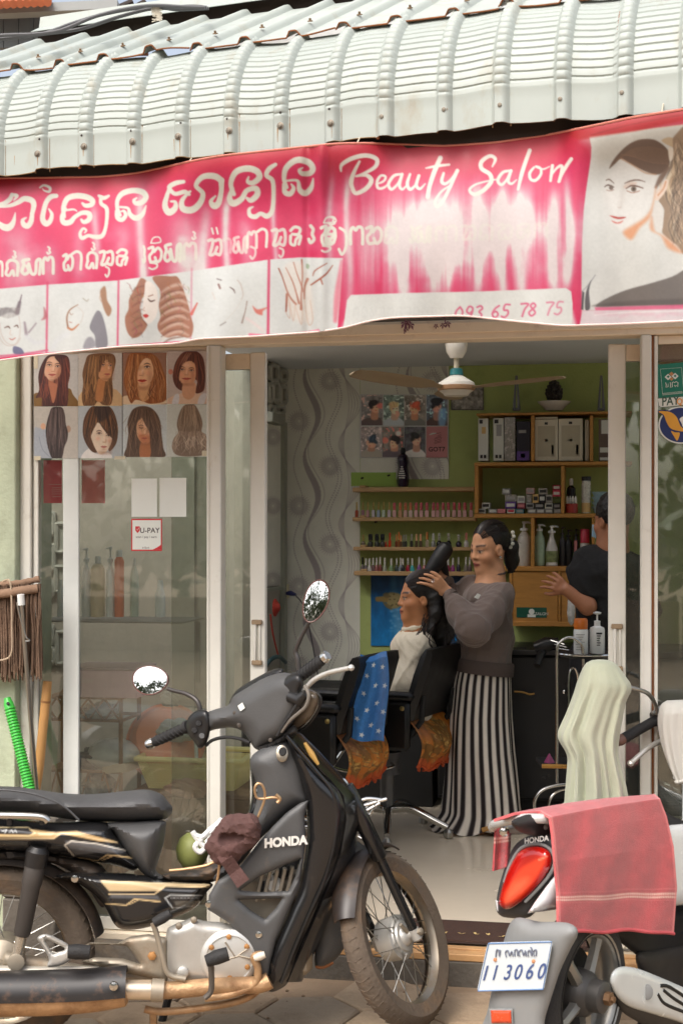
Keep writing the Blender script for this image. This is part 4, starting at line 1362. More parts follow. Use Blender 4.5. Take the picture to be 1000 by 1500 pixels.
def features(c,le,re_,nose,mouth,mw,sc=1.0,lip=(176,84,76),dark=(70,46,40),eyes=(1,1),closed=False):
 mx,my=(le[0]+re_[0])/2,(le[1]+re_[1])/2
 c.ell(mx,my-62*sc,50*sc,34*sc,(240,206,178),.45,22*sc)
 c.ell((mx+nose[0])/2+6,(my+nose[1])/2,10*sc,34*sc,(244,212,186),.55,8*sc)
 for x,y in(le,re_):
  c.ell(x,y,34*sc,22*sc,(150,98,72),.35,14*sc)
  c.ell(x+(x-mx)*.25,y+62*sc,26*sc,22*sc,(226,150,120),.40,16*sc)
 c.ell(mouth[0],mouth[1]+30*sc,26*sc,8*sc,(160,104,78),.45,8*sc)
 c.ell(mouth[0]+78*sc,mouth[1]-20*sc,22*sc,74*sc,(150,96,70),.40,20*sc)
 c.ell(mouth[0],mouth[1]+72*sc,60*sc,18*sc,(140,90,64),.5,16*sc)
 c.ell(nose[0]+22*sc,nose[1]-14*sc,9*sc,22*sc,(176,118,88),.5,8*sc)
 for(x,y),on in((le,eyes[0]),(re_,eyes[1])):
  if not on:
   continue
  c.stroke([(x-30*sc,y-26*sc),(x,y-36*sc),(x+30*sc,y-26*sc)],[6*sc,10*sc,5*sc],dark,.85,2)
  if closed:
   c.stroke([(x-24*sc,y-2),(x,y+6*sc),(x+24*sc,y)],8*sc,dark,.9,2)
  else:
   c.ell(x,y,22*sc,9*sc,(226,214,204),.9,2)
   c.ell(x,y,10*sc,10*sc,dark,1,2)
   c.stroke([(x-26*sc,y),(x,y-11*sc),(x+26*sc,y-1)],7*sc,dark,.95,2)
 c.stroke([(nose[0]-16*sc,nose[1]),nose,(nose[0]+16*sc,nose[1])],[7*sc,8*sc,7*sc],SKS,.75,3)
 x,y=mouth
 c.poly([(x-mw,y),(x-mw*.3,y-11*sc),(x,y-7*sc),(x+mw*.3,y-11*sc),(x+mw,y),(x,y+17*sc)],lip,.95,2)
 c.stroke([(x-mw,y),(x,y+2),(x+mw,y)],3.5*sc,(110,50,46),.8,1.5)
def tile(ox,oy,x0,y0,x1,y1,paint,bgc):
 c=Canvas(x0,y0,x1,y1,0.19,bgc)
 paint(c)
 c.grain(3,.035,int(x0+y0),2)
 mp=lambda U,V:Pv(ox+U/7.692,oy+V/7.692,-.0125)
 b=c.sheet(MB(),mp,1.0)
 return part('photo_print',b,M_paperprint,hp)
def h1(c):
 c.poly([(0,520),(110,500),(380,450),(440,520),(500,680),(-10,680)],(124,92,46),1,3)
 o=[(150,90),(250,70),(370,85),(405,160),(408,300),(385,420),(390,520),(350,680),(110,680),(90,560),(20,560),(60,470),(50,320),(80,200)]
 c.poly(o,(70,38,34),1,3)
 c.poly([(165,350),(270,350),(260,480),(240,580),(215,620),(190,540)],(176,112,82),1,4)
 c.poly([(135,180),(170,110),(240,95),(300,160),(305,260),(285,330),(215,375),(150,345),(118,290)],(218,172,142),1,3)
 c.poly([(300,200),(305,270),(280,335),(215,375),(250,300)],(180,122,92),.7,10)
 features(c,(175,190),(270,205),(215,262),(207,298),44,.95)
 c.poly([(240,95),(330,90),(390,160),(370,330),(300,330),(315,240),(290,170),(255,130)],(64,34,32),1,3)
 M=c.mask(o,3,True);f=c.mask([(120,180),(170,100),(250,100),(300,200),(300,300),(215,380),(270,420),(240,580),(215,620),(180,500),(160,360),(118,290)],6,True)
 flow(c,M*(1-f),((110,120),(380,110)),90,[(112,58,46),(52,28,28),(134,74,56),(90,50,44)],9,(-.25,.2,560),1)
 flow(c,M*(1-f),((60,400),(380,430)),40,[(128,66,48),(60,30,28)],9,(-.1,.1,260),2)
def h2(c):
 c.poly([(520,520),(600,480),(890,460),(960,500),(1000,560),(1000,670),(500,670)],(206,172,128),1,4)
 o=[(620,75),(760,55),(885,65),(922,130),(910,220),(880,330),(890,480),(870,630),(780,640),(720,600),(660,670),(575,670),(540,560),(555,400),(548,280),(580,150)]
 c.poly(o,(118,82,50),1,3)
 c.poly([(720,350),(800,360),(790,470),(770,600),(690,580),(670,460)],(186,126,78),1,5)
 c.poly([(730,200),(760,130),(860,120),(885,200),(880,300),(830,372),(760,350),(722,300)],(206,150,104),1,3)
 features(c,(780,190),(866,195),(850,245),(825,292),34,.8,eyes=(1,.4))
 c.poly([(740,90),(890,80),(905,160),(860,165),(820,130),(770,180),(740,270),(700,200)],(104,66,38),.95,4)
 M=c.mask(o,3,True);f=c.mask([(735,200),(760,170),(870,170),(880,300),(830,372),(770,590),(690,580),(722,330)],8,True)
 flow(c,M*(1-f),((620,90),(900,90)),110,[(150,108,66),(82,54,34),(176,130,80),(70,50,36)],9,(-.2,.05,560),3)
 flow(c,M*(1-f),((560,400),(880,420)),40,[(164,118,74),(72,50,34)],9,(-.05,.05,260),4)
def h3(c):
 c.poly([(0,600),(80,570),(160,600),(420,600),(520,660),(0,690)],(222,196,162),1,4)
 o=[(90,110),(200,85),(330,95),(420,160),(470,280),(505,400),(510,560),(480,640),(330,665),(250,640),(160,620),(110,660),(60,540),(30,420),(45,250)]
 c.poly(o,(146,86,44),1,3)
 c.poly([(190,440),(330,430),(340,560),(260,640),(200,600)],(206,156,108),1,5)
 c.poly([(190,240),(230,170),(300,150),(350,200),(366,300),(350,390),(290,460),(230,480),(190,430),(176,330)],(226,178,134),1,3)
 features(c,(200,262),(292,250),(222,345),(236,402),52,1.15,(176,44,26),eyes=(0,1))
 c.poly([(210,90),(330,100),(280,130),(215,210),(185,300),(170,420),(150,400),(140,240)],(138,80,40),1,5)
 M=c.mask(o,3,True);f=c.mask([(195,250),(240,170),(300,150),(355,220),(366,300),(330,450),(270,600),(210,600),(176,330)],8,True)
 flow(c,M*(1-f),((100,110),(400,130)),130,[(186,122,70),(104,58,30),(206,150,96),(128,72,36)],9,(-.2,.35,560),5,bend=50)
 flow(c,M*(1-f),((60,400),(480,400)),60,[(200,146,92),(96,54,30),(150,92,50)],9,(.2,-.2,260),6,bend=50)
def h4(c):
 c.poly([(510,620),(600,570),(720,540),(860,550),(970,560),(1000,660),(510,670)],(214,182,156),1,4)
 c.poly([(600,570),(650,560),(640,670),(570,670)],(206,204,206),1,3);c.poly([(890,570),(960,550),(930,670),(860,670)],(206,204,206),1,3)
 c.ell(555,305,26,30,(200,130,108),1,3)
 o=[(620,180),(690,90),(790,65),(870,85),(925,160),(945,300),(940,480),(905,535),(835,540),(850,400),(700,400),(695,515),(620,480),(580,380),(590,270)]
 c.poly(o,(92,50,38),1,3)
 c.poly([(700,430),(830,430),(830,560),(760,620),(690,570)],(206,156,122),1,4)
 c.poly([(660,300),(700,210),(775,180),(830,220),(842,320),(830,400),(770,455),(700,445),(650,390)],(214,160,122),1,3)
 features(c,(685,280),(790,290),(728,340),(735,382),52,.9,(176,70,60))
 M=c.mask(o,3,True);f=c.mask([(660,300),(700,210),(775,180),(830,220),(845,330),(830,420),(830,560),(690,560),(690,430),(650,390)],8,True)
 flow(c,M*(1-f),((660,110),(900,110)),90,[(146,86,62),(70,38,32),(120,68,50),(54,32,30)],9,(-.4,.25,430),7)
 for x in(700,725,745):
  c.stroke([(x+40,90),(x,150),(x-40,230)],[6,14,4],(206,150,116),.6,6)
def h5(c):
 c.a*=np.linspace(.97,1.03,c.w)[None,:,None]
 c.poly([(0,920),(60,900),(140,930),(160,1100),(210,1260),(0,1270)],(158,164,172),1,3)
 c.stroke([(60,1000),(100,1140),(190,1230)],6,(110,116,126),.7,3)
 c.ell(105,880,28,36,(206,160,130),1,4);c.ell(392,910,26,40,(170,140,120),1,4)
 o=[(205,672),(270,660),(325,675),(352,760),(360,850),(385,950),(375,1040),(345,1110),(310,1250),(215,1250),(160,1120),(135,960),(145,850),(175,740)]
 c.poly(o,(54,42,40),1,3)
 flow(c,c.mask(o,3,True),((200,680),(330,680)),100,[(92,76,72),(36,28,28),(118,100,94),(46,36,36)],8,(-.18,.1,560),8,bend=14)
def h6(c):
 c.poly([(540,1250),(620,1130),(700,1190),(840,1180),(860,1250)],(226,222,216),1,3)
 o=[(640,665),(740,640),(840,650),(900,720),(940,850),(945,980),(920,1090),(850,1165),(820,1100),(700,1180),(620,1130),(560,1010),(550,900),(570,780)]
 c.poly(o,(92,62,42),1,3)
 c.poly([(690,880),(730,830),(850,960),(885,1000),(850,1120),(780,1195),(720,1180),(660,1060),(645,980)],(224,204,180),1,3)
 features(c,(735,962),(840,985),(790,1060),(788,1112),36,.95,(196,120,104),eyes=(1,.35))
 c.poly([(690,680),(850,670),(930,850),(920,1050),(875,1010),(820,960),(760,880),(730,820),(700,850),(640,960),(620,800)],(84,56,38),1,4)
 M=c.mask(o,3,True);f=c.mask([(690,880),(730,840),(850,960),(875,1020),(850,1120),(780,1195),(720,1180),(660,1060),(650,980)],7,True)
 flow(c,M*(1-f),((650,680),(850,670)),110,[(150,104,66),(60,42,32),(116,78,50),(44,34,30)],9,(-.35,.4,480),9)
 c.poly([(690,660),(830,655),(860,740),(760,830),(690,750)],(48,36,32),.7,14)
def h7(c):
 o=[(140,720),(230,690),(330,710),(400,780),(440,880),(450,1000),(470,1160),(470,1270),(60,1270),(60,1150),(80,1000),(70,880),(95,790)]
 c.poly(o,(96,74,58),1,5)
 c.poly([(220,1100),(320,1090),(320,1270),(210,1270)],(176,112,70),1,4)
 c.poly([(170,900),(210,830),(250,820),(330,960),(330,1070),(270,1120),(210,1080),(170,1000)],(212,164,126),1,3)
 c.poly([(200,1010),(330,1030),(320,1090),(270,1120),(210,1080)],(190,112,72),.7,12)
 features(c,(222,935),(305,970),(262,1010),(258,1052),34,.85,(176,92,70),eyes=(1,0),closed=True)
 c.poly([(230,790),(330,780),(420,900),(430,1080),(330,1060),(320,980),(270,900)],(90,68,54),1,5)
 M=c.mask(o,5,True);f=c.mask([(170,900),(210,840),(245,830),(310,960),(325,1070),(315,1270),(215,1270),(170,1000)],7,True)
 flow(c,M*(1-f),((150,730),(380,750)),120,[(140,112,88),(66,50,42),(116,88,68),(80,60,48)],9,(-.3,.35,560),10,bend=45)
 flow(c,None,((90,800),(420,800)),26,[(120,94,74)],5,(-.4,.4,260),12,bend=60)
def h8(c):
 o=[(700,690),(760,668),(830,680),(890,790),(915,890),(905,980),(960,1040),(975,1150),(930,1240),(760,1260),(620,1240),(570,1160),(590,1060),(640,990),(625,900),(650,780)]
 c.poly(o,(124,104,86),1,5)
 M=c.mask(o,4,True)
 flow(c,M,((700,690),(840,690)),110,[(160,136,112),(82,66,54),(140,116,94),(186,164,140)],8,(-.25,.3,330),13,bend=20)
 flow(c,M,((600,980),(940,980)),120,[(176,156,136),(110,92,78),(196,178,158),(130,112,96)],8,(-.3,.3,260),14,bend=70)
 flow(c,None,((640,980),(900,980)),26,[(150,128,108)],7,(-1.0,1.0,80),15,bend=50)
tile(50,510,0,70,497,655,h1,(192,190,184));tile(50,510,500,55,1000,650,h2,(196,190,180))
tile(178,505,8,88,510,672,h3,(150,112,90));tile(178,505,514,72,995,668,h4,(190,174,164))
tile(50,510,0,658,497,1240,h5,(184,178,168));tile(50,510,500,654,1000,1240,h6,(176,182,184))
tile(178,505,8,676,512,1265,h7,(194,202,202));tile(178,505,515,672,995,1262,h8,(196,200,192))
for(u0,v0,u1,v1)in((50,668,60,674),(168,668,184,673),(296,660,306,668),(50,518,56,540)):
 part('tape',MB().box(P(u0,v1,-.0145),P(u1,v0,-.0135)),mat('yellowed_tape',(206,196,170),.35),hp)
def sheet_on(name,u0,v0,u1,v1,Y,m,label,cat,curl=.006,group=None):
 U_,V_=np.meshgrid(np.linspace(u0,u1,9),np.linspace(v0,v1,9))
 a,b_=(U_-u0)/(u1-u0)-.5,(V_-v0)/(v1-v0)-.5
 g=Pv(U_,V_,Y-curl*(np.abs(a*2)**3*np.abs(b_*2)**3)+0*U_)
 return single(name,MB().sheet(g,.0008),m,label,cat,group)
M_red=mat('red_leaflet',(226,56,80),.5,var=.06)
M_red2=mat('pale_red_leaflet',(232,116,110),.5,var=.06)
M_paper=mat('white_paper',(222,224,216),.7,var=.03)
rl=sheet_on('leaflet',64,674,91,737,.03,M_red,'crimson leaflet with small print behind the narrow left pane','leaflet')
b=MB()
for k,(a,z)in enumerate(((72,709),(77,714),(76,717),(76,720),(76,723),(77,727))):
 b.box(P(a,z+1.0,.0283),P(90,z,.0287))
part('printed_line',b,mat('pale_ink',(226,150,150),.6),rl)
sheet_on('leaflet',120,674,154,737,.013,M_red2,'plain faded red leaflet inside the wide pane below the poster','leaflet')
sheet_on('paper_sheet',193,701,230,757,-.002,M_paper,'blank white paper sheet on glass, left one above the payment sticker','paper')
sheet_on('paper_sheet',234,700,273,757,-.002,M_paper,'blank white paper sheet on glass, right one nearer the white post','paper')
up=thing('payment_sticker','white square payment sticker with red border on the left window','sticker',P(214,806,-.004))
part('red_border',MB().box(P(192.5,807,-.002),P(237.5,760,-.0005),.0006),mat('sticker_red',(206,44,52),.4),up)
part('white_face',MB().box(P(194.2,805,-.0032),P(235.8,762,-.0021)),M_paper,up)
M_ink=mat('dark_ink',(52,36,40),.6)
M_redink=mat('red_ink',(204,40,50),.5)
part('lettering',text_mb('U-PAY',P(219.5,780.5,-.0036),(1,0,0),UP,.0275,bold=.012),M_ink,up)
sh=[(198.5,771),(205,771),(205,777),(201.7,781),(198.5,777)]
part('shield_mark',MB().prism([P(u,v,-.0037)for u,v in sh],(0,.0004,0)),M_redink,up)
part('tick_mark',MB().tube([P(200.3,775,-.0040),P(201.5,777,-.0040),P(203.8,773,-.0040)],.0010,5),M_paper,up)
part('small_print',text_mb('scan / pay / earn',P(214.5,788,-.0036),(1,0,0),UP,.0125),M_ink,up)
part('small_logos',text_mb('# Bank',P(214,803.5,-.0036),(1,0,0),UP,.010),M_ink,up)
part('red_corner',MB().prism([P(u,v,-.0038)for u,v in((224,805),(230,802),(236,798),(236,805))],(0,.0005,0)),M_redink,up)
ks=thing('payment_sticker','green payment sticker with white strip above the round blue sticker','sticker',P(985,596,-.002))
zk=lambda x,y,Y=-.003:P(940+x/7.5,500+y/7.5,Y)
part('green_face',MB().prism([zk(155,258),zk(560,220),zk(580,595),zk(180,625)],(0,.0012,0)),mat('sticker_green',(34,118,98),.35,var=.04),ks)
M_wink=mat('white_ink',(226,226,220),.5)
fr_=[(198,305),(430,288),(455,560),(222,580)]
part('thin_frame',MB().tube([zk(*p,-.0035)for p in fr_],.0007,4,closed=True),M_wink,ks)
def diam(x,y,r_,rot=.78):
 return[zk(x+r_*math.cos(a),y+r_*.95*math.sin(a),-.0038)for a in(0,math.pi/2,math.pi,3*math.pi/2)]
for x,y,r_,m in((282,392,38,M_wink),(360,382,38,M_wink),(320,358,26,mat('copper_ink',(196,140,90),.5)),(320,412,24,MATS['copper_ink']),(284,388,17,MATS['sticker_green']),(360,380,17,MATS['sticker_green'])):
 part('diamond_mark',MB().prism(diam(x,y,r_),(0,.0006*(1 if r_>20 else-1),0)),m,ks)
b=MB()
for pts in([(256,452),(262,480),(258,505),(280,500),(284,455),(282,500)],[(305,450),(310,480),(306,505),(330,500),(326,455),(345,445)],[(350,455),(372,442),(392,455),(388,500)],[(352,480),(362,500),(374,482)]):
 b.tube([zk(*p,-.0040)for p in pts],.0013,5)
part('lettering',b,M_wink,ks)
b=MB()
for y in(560,578):
 b.tube([zk(222,y+12,-.004),zk(440,y-10,-.004)],.0006,4)
part('printed_line',b,M_wink,ks)
part('white_strip',MB().prism([zk(172,630),zk(560,600),zk(570,690),zk(205,722),zk(182,705)],(0,.0012,0)),M_paper,ks)
part('pay_lettering',text_mb('PAY',zk(308,699,-.0036),unit(zk(400,692)-zk(300,700))*.78,UP,.043,bold=.02),mat('grey_green_ink',(66,92,78),.6),ks)
part('code_lettering',text_mb('QR',zk(432,690,-.0036),unit(zk(400,692)-zk(300,700))*.8,UP,.030,bold=.02),mat('orange_ink',(232,150,50),.6),ks)
rs=thing('round_sticker','round navy sticker with orange leaf swirl on the right window','sticker',P(1000,648,-.003))
cx,cy,rr_=425,920,232
ring=lambda r_,Y:[zk(cx+r_*math.cos(a),cy-r_*.82*math.sin(a),Y)for a in np.linspace(0,2*math.pi,48,endpoint=False)]
part('white_rim',MB().prism(ring(rr_+18,-.004),(0,.0012,0)),M_paper,rs)
part('navy_disc',MB().prism(ring(rr_,-.0048),(0,.0007,0)),mat('navy_ink',(38,52,104),.4),rs)
M_or=mat('orange_leaf',(222,160,56),.5)
lf=crom([(178,770),(300,775),(375,830),(420,930),(480,985),(400,985),(310,955),(262,880),(235,810)],5,True)
part('white_leaf_edge',MB().prism([zk(x,y,-.0053)for x,y in crom([(165,764),(310,762),(392,830),(436,930),(500,995),(400,1000),(298,962),(248,885),(222,815)],5,True)],(0,.0004,0)),MATS['navy_ink'],rs)
part('leaf_swirl',MB().prism([zk(x,y,-.0058)for x,y in lf],(0,.0004,0)),M_or,rs)
part('leaf_tail',MB().prism([zk(x,y,-.0053)for x,y in crom([(315,985),(360,1000),(410,1005),(400,1060),(378,1090),(345,1040)],4,True)],(0,.0004,0)),M_or,rs)
part('white_leaf',MB().prism([zk(x,y,-.0053)for x,y in crom([(430,900),(410,850),(470,820),(560,840),(520,930),(450,940)],4,True)],(0,.0004,0)),M_wink,rs)
# ================================================================ ROOM CONTENTS
M_wood=mat('orange_plywood',(176,124,58),.5,var=.14,vscale=5,stretch=(1.5,1.5,9),dirt=(120,76,34),dscale=4,damt=.2)
M_board=mat('pale_shelf_board',(182,148,104),.55,var=.15,vscale=5,stretch=(1.2,8,8))
M_leath=mat('black_leatherette',(22,21,21),.42,var=.15,bump=.15,bscale=120,spec=.4)
M_blackm=mat('matt_black',(20,20,20),.7,var=.15)
M_white=mat('white_plastic',(226,226,222),.35,var=.03)
M_cloth_paper=mat('pale_cap',(210,206,200),.4)
# ---- wallpaper with waves, dotted lines and sunbursts, pasted on the back wall
WPB=(224,224,212)
c=Canvas(418,533,660,1186,1.35,WPB)
LN,LT=(158,149,150),(180,172,170)
def sunburst(x,y,r_):
 for k in range(26):
  a=k*2*math.pi/26
  c.stroke([(x+r_*.42*math.cos(a),y+r_*.42*math.sin(a)),(x+r_*.7*math.cos(a+.06),y+r_*.7*math.sin(a+.06))],[.9,1.6],LN,.75,.5)
  c.stroke([(x+r_*.74*math.cos(a+.12),y+r_*.74*math.sin(a+.12)),(x+r_*math.cos(a+.15),y+r_*math.sin(a+.15))],[1.5,.7],LT,.75,.5)
 for q in(.18,.28,.38):
  c.stroke([(x+r_*q*math.cos(a),y+r_*q*math.sin(a))for a in np.linspace(0,2*math.pi,20)],.8,LN,.6,.5)
for ox in(0,150):
 vv=np.linspace(520,1200,120)
 ph=2*math.pi*(vv-668)/118
 xc=456+ox-10*np.cos(ph)
 for i in range(len(vv)-1):
  w=7.5*abs(math.sin(ph[i]/2+.5))+1.2
  c.stroke([(xc[i],vv[i]),(xc[i+1],vv[i+1])],w,(168,160,160),.85,.6,False)
 for dx in(-7,8):
  c.stroke(np.stack([xc+dx*np.abs(np.sin(ph/2+.5))+2,vv],1),.9,LN,.7,.5,n=2)
 for q in range(5):
  x2=507+ox-(4+q*3.0)*np.cos(2*math.pi*(vv-660)/118+.5)+q*1.2
  c.stroke(np.stack([x2,vv],1),.9,LN,.7,.5,n=2)
 for dx,amp,o2 in((491,9,0),(437,-7,20),(486,-9,60)):
  for v in np.arange(535,1190,3.4):
   c.ell(dx+ox-amp*math.cos(2*math.pi*(v-640+o2)/118),v,.95,.95,LN,.8,.4)
 for x,vs_ in((483,(558,683,797,925,1042)),(438,(617,741,859,975,1095))):
  for v in vs_:
   sunburst(x+ox,v,17)
c.grain(60,.04,3)
wp=thing('wallpaper','grey wallpaper with purple waves and sunburst flowers on the back wall','wallpaper',P(470,1180,BACKY-.006))
def sub(cv,u0,v0,u1,v1):
 d=Canvas(u0,v0,u1,v1,cv.s)
 i,j=int(round((u0-cv.u0)*cv.s)),int(round((v0-cv.v0)*cv.s))
 d.a=cv.a[j:j+d.h,i:i+d.w].copy()
 d.h,d.w=d.a.shape[:2]
 d.us,d.vs=np.linspace(u0,u1,d.w),np.linspace(v0,v1,d.h)
 return d
mpw=lambda U,V:Pv(U,V,BACKY-.004)
part('paper_strip',sub(c,418,533,527,1186).sheet(MB(),mpw,1.0),M_matprint,wp)
part('paper_strip',sub(c,527.5,533,657,702).sheet(MB(),mpw,1.0),M_matprint,wp)
single('cable_duct',MB().box(P(418,540,BACKY-.03),P(700,534,BACKY-.004),.003),mat('grey_duct',(150,146,132),.6),'thin grey duct where the patterned back wall meets the ceiling','cable duct')
def PX(u,v,X):
 d=FWD+RGT*((u-500)/FPX)+UP*((HOR-v)/FPX)
 return CAM+d*((X-CAM[0])/d[0])
# ---- breeze blocks (decorative openwork) on the side wall and in the alcove
M_blk=mat('grey_breeze_block',(168,168,158),.85,var=.12,bump=.3)
bbw=thing('breeze_block_panel','grey openwork breeze blocks high on the inner left wall','breeze blocks',PX(400,600,LW))
Z5=lambda x,y:PX(360+x/3,500+y/3,LW+.012)
for x0,x1,y0,y1 in((104,138,104,172),(148,177,130,172),(148,176,196,272),(118,142,182,262),(98,114,190,262),(98,116,284,322),(124,166,284,318)):
 b=MB()
 pts=[Z5(x0,y0),Z5(x1,y0),Z5(x1,y1),Z5(x0,y1)]
 q=crom(np.array(pts),4,True)
 b.tube(resample(np.array([pts[0]*.85+pts[1]*.15,pts[0]*.15+pts[1]*.85,pts[1]*.85+pts[2]*.15,pts[1]*.15+pts[2]*.85,pts[2]*.85+pts[3]*.15,pts[2]*.15+pts[3]*.85,pts[3]*.85+pts[0]*.15,pts[3]*.15+pts[0]*.85]),.02,True),.016,6,closed=True)
 part('block',b,M_blk,bbw)
single('wall_ledge',MB().box(PX(385,618,LW+.002),PX(417,609,LW+.06),.004),mat('grey_ledge',(140,142,130),.7),'grey ledge under the openwork blocks on the inner left wall','ledge')
cpn=Canvas(380,620,416,858,1.2,WPB)
c=cpn
for v in(741,640,850):
 sunburst(400,v,15)
c.grain(40,.05,5)
U_,V_=np.meshgrid(cpn.us,cpn.vs)
def mps(U,V):
 d=FWD+RGT*((U[...,None]-500)/FPX)+UP*((HOR-V[...,None])/FPX)
 return CAM+d*((LW+.006-CAM[0])/d[...,:1])
pn=thing('papered_door','narrow papered panel with grey frame on the inner left wall','wall panel',PX(400,858,LW))
part('paper_face',cpn.sheet(MB(),mps,1.0),M_matprint,pn)
part('frame_strip',MB().box(PX(414,1180,LW+.003),PX(417,618,LW+.03)),mat('grey_trim',(150,152,138),.6),pn)
part('frame_strip',MB().box(PX(380,868,LW+.003),PX(414,859,LW+.03)),MATS['grey_trim'],pn)
so=thing('wall_socket','cream wall socket with blue plug in the corner by the patterned wall','socket',P(417,876,3.0))
part('socket_box',MB().box(P(412,876,3.05),P(421,856,3.0),.004),mat('cream_plastic',(206,196,160),.5),so)
part('plug',MB().tube([P(419,869,2.99),P(426,869,2.97),P(433,871,2.96)],[.010,.016,.008],8),mat('navy_plug',(40,44,100),.4),so)
part('plug_cord',MB().tube(crom([P(432,871,2.96),P(446,890,2.97),P(455,930,2.98),P(464,980,2.98),P(470,1020,2.98)],5),.004,5),mat('grey_cord',(92,88,92),.6),so)
b=MB()
for k in range(6):
 r_=.045-.006*k
 cc=PX(403,890,LW+.05)
 b.tube([cc+np.array([.004*k,r_*math.cos(a),r_*math.sin(a)])for a in np.linspace(0,2*math.pi,20,endpoint=False)],.006,6,closed=True)
b.tube(crom([PX(396,900,LW+.05),PX(400,930,LW+.05),PX(408,962,LW+.05)],4),.005,5)
single('coiled_rope',b,mat('red_rope',(176,58,44),.7),'coiled red rope hanging on the inner left wall below the panel','rope')
single('teal_hose',MB().tube(crom([PX(385,985,LW+.05),PX(395,968,LW+.08),PX(408,962,LW+.1),PX(418,970,LW+.08)],5),.012,8),mat('teal_rubber',(38,66,70),.5),'dark teal hose end low on the inner left wall','hose')
# ---- ceiling fan
H=PD(668,566,7.05)
fan=thing('ceiling_fan','white ceiling fan with three blades and a teal collar hung in the shop','ceiling fan',H)
M_fan=mat('fan_white',(222,216,204),.35,var=.04,dirt=(150,120,84),dscale=8,damt=.15)
top=CEIL-H[2]
part('canopy',MB().lathe([(.002,0),(.03,.004),(.05,.035),(.056,.07),(.054,.10),(.04,.105)],H+UP*(top-.105),n=24),M_fan,fan)
part('down_rod',MB().lathe([(.013,.05),(.013,top-.09)],H,n=12),mat('rod_cream',(196,184,160),.4),fan)
part('collar',MB().lathe([(.026,.052),(.034,.056),(.030,.085),(.018,.09)],H,n=18),mat('teal_collar',(38,110,112),.4),fan)
part('motor',MB().lathe([(.02,-.052),(.058,-.048),(.066,-.035),(.09,-.018),(.094,.0),(.088,.018),(.06,.035),(.03,.054)],H,n=32),M_fan,fan)
part('motor_ring',MB().lathe([(.086,-.022),(.0925,-.018),(.0955,-.004),(.0955,.002),(.09,.004)],H,n=32),mat('fan_copper',(168,130,96),.4),fan)
for a,L_,lift,tw_ in((210,.60,.045,.24),(332,.56,.03,-.02),(92,.5,.0,.2)):
 dr=RGT*math.cos(R(a))+FWD*math.sin(R(a))
 sd=np.cross(UP,dr)
 rings=[]
 for t,w in((0.09,.022),(.14,.03),(.17,.055),(.25,.068),(.4,.072),(.85*L_,.066),(.97*L_,.05),(L_,.025)):
  cc=H+dr*t+UP*(-.012+lift*t/L_)
  ax1=sd*w+UP*w*tw_
  ax2=UP*.003
  rings.append([cc-ax1,cc-ax1*.5-ax2*1.6,cc+ax1*.5-ax2*1.6,cc+ax1,cc+ax1*.5+ax2,cc-ax1*.5+ax2])
 part('blade',MB().loft(rings),mat('fan_blade',(168,148,120),.5,var=.08,dirt=(120,94,66),dscale=6,damt=.3),fan)
